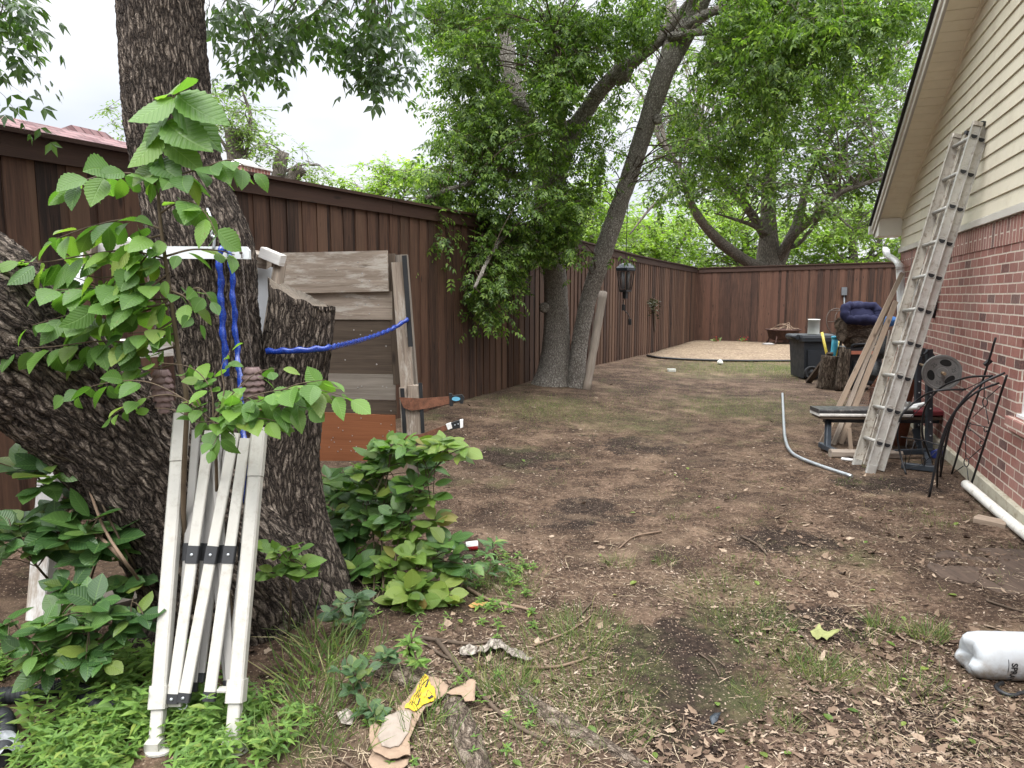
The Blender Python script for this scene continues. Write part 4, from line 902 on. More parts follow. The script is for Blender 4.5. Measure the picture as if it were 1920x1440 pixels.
# ---- plank screen with grey posts
YP = 4.95; sc2 = thing('plank_screen', 'weathered plank gate panel with an orange plywood foot held by grey posts', 'gate', G(780, 945))
def SP(x, y, dY=0.0): return A(x, y, YP+dY)
def plank(xa, ya, xb, yb, hpx_, mat, dY=0.0, th=.025, nails=((.9, .3),)):
    q = MB(); a, b = SP(xa, ya, dY), SP(xb, yb, dY); h_ = hpx_*YP/F; q.beam(a, b, th, h_, up=(0, 0, 1), m=0)
    d = b-a
    for (u, v) in nails:
        c = a+d*u+np.array([0, -th/2-.0005, (v-.5)*h_*.9]); q.lathe([(.0055, 0), (.005, .002), (.0005, .0022)], c, (0, -1, 0), 8, m=1)
    return q.build('plank', [mat, M['nail']], sc2)
M['nail'] = plain('nail_heads', (.30, .28, .26), .5, .3, .3, 20)
nl2 = lambda n: [(random.uniform(.1, .95), random.choice([.2, .5, .8])+random.uniform(-.06, .06)) for _ in range(n)]
plank(516, 513, 728, 508, 74, M['old_wood'], -.03, .035, nl2(5)); plank(575, 572, 736, 573, 52, M['old_wood'], .0, .025, nl2(6)); plank(560, 650, 738, 652, 104, M['dark_plank'], .01, .02, nl2(8))
plank(560, 723, 742, 726, 48, M['grey_plank'], .0, .025, nl2(5)); plank(560, 761, 744, 764, 25, M['dark_plank'], .005, .022, nl2(3)); 
q = MB(); q.prism([SP(600, 773, -.02), SP(741, 779, -.02), SP(744, 864, -.02), SP(596, 864, -.02)], (0, .014, 0), uvs=[(0, .5), (.5, .5), (.5, 0), (0, 0)])
for _ in range(22): q.lathe([(.0045, 0), (.004, .002), (.0004, .0022)], SP(random.uniform(612, 735), random.uniform(784, 850), -.0215), (0, -1, 0), 8, m=1)
q.build('plywood', [M['ply'], M['nail']], sc2)
bm4('side_board', SP(735, 476, .03), SP(745, 720, .02), .05, .07, M['dark_plank'], par=sc2); bm4('post', SP(747, 492, -.06), SP(764, 730, -.06), .085, .085, M['old_wood'], par=sc2)
bm4('backing_post', SP(752, 478, .05), SP(772, 730, .05), .09, .06, M['grey_plank'], par=sc2)
q = MB(); q.beam(SP(758, 479, -.115), SP(770, 650, -.115), .032, .012, up=(0, -1, 0), bev=.004); q.build('rubber_strip', M['black_plastic'], sc2)
bm4('lower_post', SP(756, 726, -.09), SP(764, 850, -.09), .05, .07, M['old_wood'], par=sc2); bm4('lower_post', SP(778, 722, -.1), SP(781, 850, -.1), .10, .05, M['old_wood'], par=sc2)
pf = G(782, 950); bm4('ground_post', SP(778, 845, -.03), np.array([SP(781, 940)[0], SP(778, 845)[1]+.0, gz(*SP(781, 940)[:2])-.05]), .10, .085, M['grey_plank'], par=sc2)
for xa, ya, xb, yb in ((754, 728, 760, 835), (788, 718, 793, 812)):
    q = MB(); q.beam(SP(xa, ya, -.14), SP(xb, yb, -.14), .026, .01, up=(0, -1, 0), bev=.003); q.build('rubber_strip', M['black_plastic'], sc2)
# blue cord across
cd = [A(498, 659, 3.37), A(540, 658, 3.34), A(590, 655, 3.36), A(628, 650, 3.5), A(680, 637, 4.2), A(730, 619, 4.65), A(764, 599, 4.83)]
twist('blue_tie', cd, .0125, 'twisted blue cord strung from the jagged stump across the plank panel', None, 26, 26, 'cord')
# machetes
def blade(label, outline, Y, hnd, grip_mat, name='machete', extra=None):
    T = thing(name, label, 'machete', A(outline[0][0], outline[0][1], Y), 'rusty blades stuck between the grey posts')
    q = MB(); q.prism([A(x, y, Y) for x, y in outline], (0, .004, 0)); q.build('blade', M['rust'], T)
    q = MB(); q.prism([A(x, y, Y-.012) for x, y in hnd], (0, .028, 0)); g_ = q.build('handle', grip_mat, T)
    if extra: extra(g_)
    return T
def ex1(g_):
    q = MB(); 
    ol = [A(855+8*math.cos(t), 748+4*math.sin(t), YP-.174) for t in np.linspace(0, 2*pi, 14, endpoint=False)]; q.prism(ol, (0, .0015, 0)); sub(q, 'badge', M['badge'], g_)
def ex2(g_):
    q = MB(); q.prism([A(x, y, YP-.175) for x, y in ((836, 796), (845, 793), (848, 803), (840, 806))], (0, .032, 0)); q.prism([A(x, y, YP-.175) for x, y in ((862, 788), (868, 787), (868, 801), (863, 803))], (0, .032, 0)); sub(q, 'ferrule', M['white_metal'], g_)
    for x, y in ((853, 797), (859, 795)):
        q = MB(); q.lathe([(.005, 0), (.004, .002), (.0004, .002)], A(x, y, YP-.173), (0, -1, 0), 8); sub(q, 'rivet', M['zinc'], g_)
M['badge'] = plain('blue_badge', (.12, .35, .50), .4, 0, .1, 5)
blade('wide rusty machete with a black hand guard, upper of the two blades', [(748, 745), (790, 747), (843, 743), (843, 757), (800, 766), (772, 770), (757, 765)], YP-.15,
      [(842, 738), (847, 738), (848, 742), (866, 740), (871, 746), (868, 757), (863, 757), (861, 752), (850, 753), (849, 762), (843, 762)], M['black_plastic'], extra=ex1)
blade('pitted rusty machete with a white tipped black grip, lower of the two blades', [(752, 818), (790, 814), (836, 797), (840, 806), (815, 815), (790, 828), (762, 834), (754, 828)], YP-.15,
      [(836, 797), (852, 791), (866, 787), (868, 801), (855, 804), (840, 807)], M['black_plastic'], extra=ex2)
# ---- leaning pole at the ash tree, bug zapper, vine on the fence
q = MB(); a = A(1131, 549, 11.75); b = G(1099, 734, -.03); P = [a+(b-a)*t for t in np.linspace(0, 1, 14)]; q.tube(P, [.066+.004*math.sin(i*2.1) for i in range(14)], 12, bark=(.006, 8, 1.2, 3))
q.uv = [[(b_, a_) for a_, b_ in u_] for u_ in q.uv]; tag(q.build('wooden_pole', M['old_grey']), 'grey weathered pole leaning on the slanting ash stem', 'pole')
YZ = 11.6; zp = thing('bug_zapper', 'black lantern shaped bug zapper hanging before the fence', 'bug zapper', A(1172, 560, YZ)); s = YZ/F
cz = A(1173, 520, YZ)
def sq(mb, prof, c, m=0):   # square lathe
    prof = [(r_*.74, h_) for r_, h_ in prof]; mb.lathe(prof, c, (0, 0, 1), 4, m, smooth=False)
q = MB(); sq(q, [(.19, .10), (.21, .11), (.21, .15), (.13, .21), (.06, .225), (.001, .225)], cz); q.build('roof', M['dark_steel'], zp)
q = MB(); sq(q, [(.09, -.24), (.135, -.23), (.13, -.205)], cz); sq(q, [(.06, -.34), (.06, -.24)], cz); q.build('base', M['black_iron'], zp)
q = MB()
for k in range(4):
    an = pi/2*k+.0; u = np.array([math.cos(an), math.sin(an), 0]); q.beam(cz+u*.14+[0, 0, .10], cz+u*.093+[0, 0, -.21], .014, .014)
    for j in range(1, 5):
        an2 = pi/2*(k+1); u2 = np.array([math.cos(an2), math.sin(an2), 0]); f = j/5; q.beam(cz+(u*(1-f)+u2*f)*.136+[0, 0, .10], cz+(u*(1-f)+u2*f)*.09+[0, 0, -.21], .005, .005)
q.build('cage', M['black_iron'], zp)
q = MB(); M['tube_grey'] = plain('lamp_tube_unlit', (.30, .30, .31), .3, 0, .1, 5)
for dx in (-.04, .04): q.cyl(cz+[dx, 0, -.19], cz+[dx, 0, .09], .022, 10)
q.build('tube', M['tube_grey'], zp)
q = MB(); q.tube([cz+[0, 0, .2], cz+[0, 0, .30], A(1176, 400, YZ-.1), A(1190, 250, YA-.3)], .006, 6); q.tube(spline([cz+[0, 0, -.33], A(1169, 565, YZ), A(1170, 580, YZ), A(1178, 590, YZ), A(1181, 603, YZ)], 6), .007, 6); q.build('cord', M['black_plastic'], zp)
for x_, y_ in ((1181, 598), (1169, 571)):
    q = MB(); q.beam(A(x_, y_, YZ), A(x_, y_+11, YZ), .05, .05, bev=.01); q.build('plug', M['black_plastic'], zp)
def fence_pt(x, y, off=.05): return onpl(x, y, FP+FN*off, FN)
q = MB(); 
for k in range(5):
    q.tube(spline([fence_pt(1224+random.uniform(-3, 3), 557+k*2, .06), fence_pt(1226+random.uniform(-4, 4), 580, .07), fence_pt(1227+random.uniform(-2, 2), 600, .06), fence_pt(1228, 622, .06)], 5), .012, 5)
T = thing('dried_garland', 'small dark dried garland hanging on the brown fence slats', 'garland', fence_pt(1226, 590)); q.build('stem', M['twig'], T)
P = np.array([fence_pt(1226+rng.normal(0, 5), 562+abs(rng.normal(0, 14)), rng.uniform(.06, .14)) for _ in range(110)]); V, Q, U = scatter(KITE, P, rdir(110), rdir(110), .09); M['dark_leaf'] = leafmat('dried_dark_leaf', [(0, (.02, .022, .012)), (1, (.07, .07, .03))], .1); np_mesh('leaves', V, Q, M['dark_leaf'], T, U)
# ================================================================== things along the house wall
M['alu'] = plain('worn_aluminium', (.47, .46, .43), .5, .5, .14, 7, .15, 70, .45, dirt=(.29, .26, .215))
M['alu_dirty'] = plain('dirty_aluminium', (.42, .39, .34), .6, .35, .2, 8, .15, 80, .3, dirt=(.17, .13, .095))
# ---- extension ladder
fF, fN = G(1608, 866), G(1641, 888); tF = A(1795, 262, 1); 
def on_wall(x, y, b): return onpl(x, y, HC+HN*b, HN)
tF, tN = on_wall(1800, 262, .10), on_wall(1832, 243, .10)
lad = thing('extension_ladder', 'worn aluminium extension ladder leaning steeply on the cream gable siding', 'ladder', (fF+fN)/2)
ld = norm((tF+tN)/2-(fF+fN)/2); sx = norm(fN-fF); sx = norm(sx-ld*np.dot(sx, ld)); nn = np.cross(ld, sx)
if nn @ HN < 0: nn = -nn      # nn: away from the wall
LL = np.linalg.norm((tF+tN)/2-(fF+fN)/2); base = (fF+fN)/2+sx*.045; WD = .31
def rail(c0, c1, name, mat, dep=.066):
    # channel: web facing outwards along sx, two flanges
    q = MB(); q.beam(c0, c1, .006, dep, up=nn, bev=.0)
    for e in (-1, 1): q.beam(c0+nn*e*(dep/2+.0035), c1+nn*e*(dep/2+.0035), .030, .006, up=nn)
    return q.build(name, mat, lad)
def holed(c0, c1, offs): pass
for sec, (dn, w2, l0, l1) in enumerate(((.040, WD/2+.018, 0.0, LL), (-.042, WD/2-.020, .02, LL+.03))):
    off = nn*dn
    for sg, far in ((-1, True), (1, False)):
        r_ = rail(base+sx*sg*w2+off+ld*l0, base+sx*sg*w2+off+ld*l1, 'rail', M['alu'] if sg > 0 else M['alu_dirty'])
        q = MB(); q.beam(base+sx*sg*w2+off+ld*(l1+.001), base+sx*sg*w2+off+ld*(l1+.035), .034, .085, up=nn, bev=.008); sub(q, 'end_cap', M['black_plastic'] if sec else M['alu_dirty'], r_)
    z = .26
    while z < LL-.08:
        c = base+off+ld*(z+.0*sec); q = MB(); q.cyl(c-sx*(w2+.002), c+sx*(w2+.001), .0175, 12, squash=None) if False else q.tube([c-sx*(w2-.004), c+sx*(w2+.006)], .0175, 12)
        ro = q.build('rung', M['alu'], lad)
        # open tube mouth on the near rail: dark half round recess with bright swaged rim
        q = MB(); m0 = c+sx*(w2+.0062); q.lathe([(.034, 0), (.034, .003), (.027, .0035), (.027, .001)], m0-sx*.001, sx, 16); sub(q, 'swaged_rim', M['alu'], ro)
        q = MB(); ol = [m0+sx*.0036+ld*.026*math.sin(t)*(-1)+nn*.026*math.cos(t) for t in np.linspace(-.25, pi+.25, 14)]; q.prism(ol, sx*.0012); sub(q, 'tube_mouth', M['black_plastic'], ro)
        z += .305
for sg in (-1, 1):
    q = MB(); q.beam(base+sx*sg*(WD/2+.018)+nn*.04-ld*.03, base+sx*sg*(WD/2+.018)+nn*.04+ld*.05, .036, .08, up=nn, bev=.006); q.build('foot', M['alu'], lad)
# ---- weight bench
WBn = thing('weight_bench', 'black weight bench with a barbell rack standing by the brick wall', 'bench', G(1640, 850))
def wp(x, y, Y): return A(x, y, Y)
YBn = 7.25
M['pad_black'] = plain('black_vinyl', (.030, .030, .032), .4, 0, .25, 10, .1, 50, .45, dirt=(.14, .13, .12)); M['pad_red'] = plain('dark_red_vinyl', (.13, .022, .028), .4, 0, .2, 8, .1, 50, .4); M['pad_edge'] = plain('torn_pale_edge', (.52, .50, .47), .7, 0, .2, 18, .2, 60, .2)
pz = wp(1600, 768, YBn)[2]; pl_, pr_ = wp(1527, 770, YBn)[0], wp(1762, 770, YBn)[0]; bd = norm(np.array([1, -.05, 0]))
def bpt(x, y=0.0, z=0.0): return np.array([x, YBn-.05*(x-pl_)+y, z])
q = MB(); q.beam(bpt(pl_, 0, pz), bpt(pl_+.93, 0, pz), .26, .04, up=(0, 0, 1), bev=.014); q.build('seat_pad', M['pad_black'], WBn)
q = MB(); q.beam(bpt(pl_+.004, 0, pz-.036), bpt(pl_+.93, 0, pz-.036), .272, .03, up=(0, 0, 1), bev=.008); q.build('pad_edge', M['pad_edge'], WBn)
q = MB(); q.beam(bpt(pl_+.02, 0, pz-.066), bpt(pl_+1.22, 0, pz-.066), .25, .026, up=(0, 0, 1), bev=.003); q.build('pad_board', M['dark_plank'], WBn)
q = MB(); q.beam(bpt(pl_+.94, 0, pz-.01), bpt(pr_, 0, pz-.01), .27, .055, up=(0, 0, 1), bev=.014); q.build('back_pad', M['pad_red'], WBn)
q = MB(); a = wp(1553, 785, YBn); g0 = G(1551, 848); q.beam(a, g0+[0, 0, .05], .05, .05, up=(0, -1, 0), bev=.004); q.beam(g0+[0, -.16, .045], g0+[0, .16, .045], .05, .05, bev=.004); q.cyl(g0+[0, -.185, .045], g0+[0, -.155, .045], .036, 14); q.build('front_leg', M['dark_steel'], WBn)
q = MB(); q.beam(bpt(pl_+.1, 0, pz-.105), bpt(pr_-.05, 0, pz-.105), .05, .05, up=(0, 0, 1), bev=.004); q.build('frame', M['dark_steel'], WBn)
YU = 6.75
for x0, y0, x1, y1, Y in ((1742, 655, 1740, 872, 6.85), (1722, 668, 1716, 868, 7.5)):
    q = MB(); t_ = A(x0, y0, Y); b_ = A(x1, y1, Y); b_[2] = gz(b_[0], b_[1])+.03; q.beam(t_, b_, .055, .05, up=(0, -1, 0), bev=.004)
    for k in range(5): q.lathe([(.008, 0), (.008, .004), (.0005, .004)], t_+(b_-t_)*(.3+.13*k)+np.array([0, -.026, 0]), (0, -1, 0), 8, m=1)
    q.build('upright', [M['dark_steel'], M['zinc']], WBn)
    q = MB(); q.tube(spline([t_+[-.02, -.02, -.0], t_+[-.07, -.03, -.05], t_+[-.09, -.03, .01], t_+[-.10, -.03, .05]], 5), .010, 8); q.build('bar_hook', M['dark_steel'], WBn)
q = MB(); a = G(1690, 872, .035); b = G(1760, 880, .035); q.beam(a, b, .06, .05, bev=.004); c_ = G(1690, 852, .035); q.beam(G(1678, 848, .06), G(1745, 846, .06), .05, .05, bev=.004); q.beam(G(1742, 878, .035), G(1738, 850, .035), .05, .05, bev=.004); q.build('base', M['dark_steel'], WBn)
q = MB(); q.prism([A(1710, 805, 6.95), A(1722, 803, 6.95), A(1732, 845, 6.95), A(1722, 848, 6.95)], (0, .006, 0)); q.build('gusset', M['dark_steel'], WBn)
# ---- barbell and plates
def plate(label, c, ax, R, mat, name='weight_plate', grip=True, num=True, par=None):
    T = thing(name, label, 'weight plate', c); ax = norm(ax)
    ref = np.array([0, 0, 1]); u = norm(np.cross(ref, ax)); v = np.cross(ax, u)
    q = MB(); q.lathe([(R*.16, -.012), (R*.86, -.012), (R*.88, -.02), (R, -.02), (R, .02), (R*.88, .02), (R*.86, .012), (R*.30, .012), (R*.28, .018), (R*.16, .018)], c, ax, 64, smooth=False)
    q.build('disc', mat, T)
    if grip:
        for k in range(3):
            q = MB(); an0 = pi/2-.25+k*2*pi/3; ol = []
            for t in np.linspace(0, 2*pi, 22, endpoint=False):
                rr = R*.58+R*.19*math.sin(t); an = an0+.52*math.cos(t); ol.append(c+(u*math.cos(an)+v*math.sin(an))*rr+ax*.0125)
            q.prism(ol, ax*.0016); q.build('grip_hole', M['hole_black'], T)
        for k in range(3):
            an = pi/2-.25+(k+.5)*2*pi/3; cc_ = c+(u*math.cos(an)+v*math.sin(an))*R*.58; e1 = u*math.cos(an)+v*math.sin(an); e2 = -u*math.sin(an)+v*math.cos(an)
            if num: text_on('25', cc_+ax*.0126, -e2, e1, ax, R*.28, M['num'], T, 'numeral')
            q = MB()
            for (a_, b_) in ((-.21, -.2), (.21, -.2)): q.beam(cc_-e2*R*.2+e1*R*a_*.85+ax*.0135, cc_+e2*R*.2+e1*R*a_*.85+ax*.0135, .006, .003, up=ax)
            for s_ in (-1, 1): q.beam(cc_+e2*R*.2*s_-e1*R*.18+ax*.0135, cc_+e2*R*.2*s_+e1*R*.18+ax*.0135, .006, .003, up=ax)
            q.build('raised_frame', mat, T)
    return T
M['hole_black'] = plain('dark_opening', (.006, .006, .006), .9, 0, .1, 5); M['num'] = plain('raised_numerals', (.055, .055, .055), .5, .2, .2, 9)
def text_on(txt, c, ex, ey, ez, size, mat, parent, name, wrap=None, ext=.0012):
    cu = bpy.data.curves.new('lettering', 'FONT'); cu.body = txt; cu.size = size; cu.align_x = 'CENTER'; cu.align_y = 'CENTER'; cu.extrude = 0
    cu.resolution_u = 3
    if wrap: cu.offset = size*.035
    ob = bpy.data.objects.new('lettering_source', cu); COL.objects.link(ob); bpy.context.view_layer.update()
    me0 = bpy.data.meshes.new_from_object(ob.evaluated_get(bpy.context.evaluated_depsgraph_get()))
    bpy.data.objects.remove(ob); bpy.data.curves.remove(cu)
    import bmesh
    if wrap:
        bm = bmesh.new(); bm.from_mesh(me0); bmesh.ops.triangulate(bm, faces=bm.faces)
        bmesh.ops.subdivide_edges(bm, edges=[e for e in bm.edges if e.calc_length() > size*.12], cuts=2); bm.to_mesh(me0); bm.free()
    q = MB()
    for v in me0.vertices:
        if wrap: q.v.append(wrap(v.co.x, v.co.y))
        else: q.v.append(c+ex*v.co.x+ey*v.co.y+ez*ext)
    for p_ in me0.polygons: q.face(list(p_.vertices), 0)
    return q.build(name, mat, parent)
M['iron_grey'] = plain('grey_cast_iron', (.17, .17, .165), .55, .25, .15, 12, .25, 70, .4)
M['iron_black'] = plain('black_cast_iron', (.02, .02, .021), .5, .2, .25, 12, .25, 70, .4)
c1 = A(1767, 699, 6.55); bax = norm(c1-A(1714, 668, 7.55)); bax[2] *= .4; bax = norm(bax)
plate('grey three hole weight plate on the near end of the barbell', c1-bax*.02, bax, .165, M['iron_grey'])
plate('black weight plate at the far end of the barbell beside the wall', A(1722, 682, 7.6), bax, .175, M['iron_black'], num=False)
q = MB(); q.tube([A(1722, 682, 7.6)-bax*.15, c1-bax*.06], .0125, 10); q.tube([c1-bax*.05, c1+bax*.07], .0145, 12); M['brass'] = plain('worn_bar_end', (.30, .22, .14), .45, .6, .3, 30); tag(q.build('barbell_bar', M['brass']), 'worn steel barbell bar carrying the two weight plates', 'barbell')
# white pipe offcuts lying on the bench
for k, (xa, ya, xb, yb, lab) in enumerate(((1690, 770, 1697, 754, 'short white pipe offcut standing askew on the bench pad, left of the others'), (1690, 764, 1706, 756, 'white pipe offcut lying on the bench, its open end next to the askew one'), (1684, 772, 1734, 757, 'longest white pipe offcut lying on the bench near the rack'), (1690, 775, 1722, 764, 'white pipe offcut under the longest one on the bench'))):
    q = MB(); a, b = A(xa, ya, 7.0-.03*k), A(xb, yb, 6.85-.03*k); z0 = pz+.035+.018*k*.5; a[2] = max(a[2]-.0, z0); q.tube([a, b], .019, 12, caps=False); q.tube([b, a], .0145, 12, caps=False)
    tag(q.build('pipe_offcut', M['white_metal']), lab, 'pipe', 'white pipe offcuts on the bench')
# ---- wrought iron trellis panels leaning against the bricks
def iron(mb, pts, r=.0085, n=8): mb.tube(spline(pts, 8), r, n)
T = thing('iron_trellis', 'tall black iron trellis with circle scrolls leaning on the bricks, right one', 'trellis', G(1818, 915), 'black iron trellis panels')
tA, tB, tC = on_wall(1888, 703, .03), G(1818, 917), G(1784, 890); tn = norm(np.cross(tA-tB, tC-tB))
def tp(x, y, lift=0.0): P = onpl(x, y, tB, tn); return P
q = MB(); iron(q, [tA, tp(1855, 805), tB]); iron(q, [on_wall(1867, 633, .03), tp(1842, 715)*.5+on_wall(1842, 715, .06)*.5, tp(1812, 800), tC]); q.build('upright', M['black_iron'], T)
q = MB(); Ye = G(1742, 932)[1]; Yt = tA[1]
def ab(x, y, f): return A(x, y, Yt+(Ye-Yt)*f)
iron(q, [on_wall(1884, 699, .03), ab(1836, 722, .35), ab(1796, 764, .62), ab(1767, 820, .85), G(1742, 932)], .0095); iron(q, [on_wall(1873, 718, .05), ab(1831, 735, .45), ab(1796, 766, .7), ab(1778, 798, .9), ab(1760, 864, 1.05), G(1757, 914)], .0085); q.build('arched_bar', M['black_iron'], T)
q = MB()
def circ(x, y, Y, rp): return [A(x+rp*.55*math.cos(t), y+rp*math.sin(t), Y) for t in np.linspace(0, 2*pi, 19)]
for x, y in ((1847, 754), (1812, 867)): q.tube([tp(x+4.5*math.cos(t), y+8*math.sin(t)) for t in np.linspace(0, 2*pi, 19)], .0045, 6)
for p_ in ([(1845, 762), (1824, 782)], [(1851, 746), (1876, 724)], [(1848, 762), (1854, 795)], [(1845, 745), (1846, 715)], [(1806, 874), (1786, 888)], [(1817, 860), (1840, 840)], [(1813, 876), (1817, 912)], [(1811, 858), (1810, 812)], [(1816, 802), (1848, 828)], [(1816, 794), (1856, 802)]):
    q.tube([tp(*p_[0]), tp(*p_[1])], .0038, 5)
for x, y in ((1848, 805), (1840, 832), (1818, 803), (1818, 790)): q.tube([tp(x+3*math.cos(t), y+5*math.sin(t)) for t in np.linspace(.5, 5.2, 12)], .004, 5)
q.build('scrollwork', M['black_iron'], T)
q = MB(); kc = on_wall(1852, 680, .05); q.beam(kc-[.02, 0, .02], kc+[.02, 0, .02], .03, .03); q.build('clip', M['black_iron'], T)
T = thing('iron_trellis', 'low arched black iron trellis standing in front of the weight bench, left one', 'trellis', G(1700, 888), 'black iron trellis panels')
q = MB(); iron(q, [on_wall(1811, 730, .12), A(1755, 733, 5.95), A(1724, 747, 6.18), A(1693, 775, 6.2), A(1683, 809, 6.22), A(1687, 847, 6.24), G(1699, 890)], .009); iron(q, [on_wall(1860, 705, .05), on_wall(1813, 708, .15), A(1764, 727, 6.0), A(1735, 764, 6.3), A(1729, 809, 6.38), A(1738, 842, 6.42), G(1748, 868)], .009); q.build('arched_bar', M['black_iron'], T)
q = MB(); iron(q, [A(1689, 819, 6.23), A(1730, 826, 6.2), A(1772, 838, 6.1)], .006); iron(q, [A(1757, 735, 6.1), A(1700, 790, 6.2)], .004); iron(q, [on_wall(1860, 706, .05), on_wall(1800, 735, .12)], .004)
for p_ in ([(1700, 823), (1697, 880)], [(1715, 826), (1703, 868)], [(1728, 828), (1735, 885)], [(1740, 866), (1700, 880)], [(1765, 838), (1732, 868)]): q.tube([A(p_[0][0], p_[0][1], 6.22), A(p_[1][0], p_[1][1], 6.22)], .0035, 5)
q.tube(circ(1732, 865, 6.22, 7), .004, 6); q.tube([A(1718+4*math.cos(t), 833+5*math.sin(t), 6.22) for t in np.linspace(.5, 5.2, 12)], .004, 5); q.build('scrollwork', M['black_iron'], T)
q = MB(); iron(q, [A(1792, 770, 5.55), A(1781, 800, 5.65), A(1770, 850, 5.8), G(1763, 895)], .009); iron(q, [A(1775, 800, 5.95), A(1765, 850, 5.98), G(1764, 893)], .007); q.build('upright', M['black_iron'], T)
# ---- bent conduit on the ground
q = MB(); P = spline([G(1467, 738, .03), G(1470, 800, .025), G(1473, 825, .025), G(1480, 843, .022), G(1497, 857, .02), G(1540, 874, .018), G(1597, 893, .018)], 10); q.tube(P, .0165, 12)
tag(q.build('bent_conduit', M['zinc']), 'bent galvanised pipe lying on the bare soil', 'pipe')
# ---- leaning lumber
for lab, xt, yt, Yt, xb, yb, w_, h_, mt in (('longest pale board leaning past the downspout, leftmost of three', 1691, 513, 9.3, 1572, 764, .05, .035, 'lumber'), ('thin grey board leaning between the two pale boards', 1667, 567, 9.0, 1590, 762, .04, .035, 'old_grey'), ('knotty worn board leaning beside the ladder, rightmost of three', 1679, 566, 8.9, 1602, 764, .055, .035, 'lumber')):
    q = MB(); b = A(xb, yb, 7.75); b = A(xb, yb, 7.75); a = A(xt, yt, Yt); d = norm(b-a); k = (b[2]-gz(b[0], b[1]))/max(-d[2], .1); q.beam(a, b+d*k, w_, h_, up=(-.3, -1, 0)); tag(q.build('leaning_board', M[mt]), lab, 'board', 'boards leaning together by the bench')
# ---- stake, landscape timber, pvc bits
q = MB(); q.beam(A(1592, 803, 6.95), G(1597, 862, -.05), .035, .02, up=(0, -1, 0)); tag(q.build('wooden_stake', M['lumber']), 'thin wooden stake stuck upright in the soil beside the ladder foot', 'stake')
q = MB(); q.beam(G(1556, 850, .035), G(1690, 853, .035), .09, .08, up=(0, 0, 1), bev=.02); tag(q.build('landscape_timber', M['old_grey']), 'grey timber lying on the soil below the weight bench', 'timber')
q = MB(); q.tube([G(1578, 860, .015), G(1600, 863, .015)], .014, 10); tag(q.build('pipe_offcut', M['white_metal']), 'small white pipe scrap on the soil by the ladder foot', 'pipe')
q = MB(); q.tube(spline([G(1811, 908, .05), G(1835, 928, .05), G(1870, 958, .05), G(1925, 1003, .045), G(2000, 1062, .045)], 4), .037, 14, caps=True); M['old_pvc'] = plain('dirty_white_pvc', (.62, .60, .55), .5, 0, .08, 6, .05, 40, .4, dirt=(.38, .34, .28)); tag(q.build('drain_pipe', M['old_pvc']), 'long dirty white drain pipe lying along the house footing', 'pipe')
q = MB(); q.beam(G(1830, 973, .02), G(1890, 986, .02), .10, .055, bev=.012); tag(q.build('wood_block', M['lumber']), 'short split wood block lying next to the drain pipe', 'wood block')
ol = [G(x, y)[:2] for x, y in ((1737, 1062), (1752, 1040), (1790, 1030), (1850, 1030), (1960, 1036), (1990, 1110), (1900, 1122), (1850, 1106), (1765, 1085))]
q = sheet([tuple(p) for p in ol], lambda x, y: gz(x, y)+.004+.016*noise.noise(Vector((x*5, y*5, 8))), .04, .02)
for fi in range(len(q.f)): q.uv[fi] = [(q.v[i][1], q.v[i][0]) for i in q.f[fi]]
M['mudwood'] = wood('muddy_board', (.03, .02, .015), (.09, .063, .047), .9, .8, .9, 0, knots=False, wear=(.08, .055, .04)); tag(q.build('buried_board', M['mudwood']), 'brown ribbed board half sunk in the soil near the drain pipe', 'board')
# ---- sprayer tank
sp0 = G(1812, 1286); sp0 = G(1880, 1284); Rr = .098
ca = np.array([A(1818, 1234, sp0[1]+.07)[0], sp0[1]+.08, gz(sp0[0], sp0[1])+Rr-.008]); sdir = norm(np.array([1, -.06, 0.0]))
T = thing('sprayer_tank', 'white plastic sprayer tank lying on its side at the right edge', 'sprayer', ca-[0, 0, Rr])
q = MB(); n = 48; prof = [(0, .55), (.004, .80), (.02, .93), (.06, .99), (.12, 1.0), (.30, .995), (.42, .93), (.47, .6), (.48, .3)]
u_ = np.array([0, 0, 1.]); v_ = np.cross(sdir, u_)
b0 = len(q.v)
for (h, k) in prof:
    for j in range(n):
        an = 2*pi*j/n; foot = max(0, math.cos(3*an+.4))*(.026 if h < .05 else 0)*(1-h/.05 if h < .05 else 0)
        q.v.append(ca+sdir*(h-foot)+(u_*math.cos(an)+v_*math.sin(an))*Rr*k)
for i in range(len(prof)-1):
    for j in range(n): q.face((b0+i*n+j, b0+i*n+(j+1) % n, b0+(i+1)*n+(j+1) % n, b0+(i+1)*n+j), 0, None, True)
q.v.append(ca+sdir*.02); ci = len(q.v)-1
for j in range(n): q.face((b0+j, b0+(j+1) % n, ci), 0, None, True)
q.face([b0+(len(prof)-1)*n+j for j in range(n)], 0)
M['tank'] = plain('milky_plastic', (.70, .73, .75), .4, 0, .03, 3, .03, 30, .4); 
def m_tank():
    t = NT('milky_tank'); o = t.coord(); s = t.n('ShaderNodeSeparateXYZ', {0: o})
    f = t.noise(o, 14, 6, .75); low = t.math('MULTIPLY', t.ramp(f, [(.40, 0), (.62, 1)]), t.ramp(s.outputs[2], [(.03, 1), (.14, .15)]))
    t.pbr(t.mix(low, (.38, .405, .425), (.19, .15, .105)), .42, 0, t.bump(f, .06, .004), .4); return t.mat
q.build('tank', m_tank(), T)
M['ink'] = plain('black_ink', (.012, .012, .013), .6, 0, .2, 10)
def wrp(hc, a_c):
    def f(tx, ty):   # text runs around the tank, tops of the letters pointing along the axis
        an = a_c + tx/Rr; return ca+sdir*(hc+ty)+(u_*math.cos(an)-(-v_)*math.sin(an)*1.0)*(Rr+.0012)
    return f
def wrap_txt(txt, hc, a_start, size):
    text_on(txt, None, None, None, None, size, M['ink'], T, 'lettering', wrap=wrp(hc, a_start))
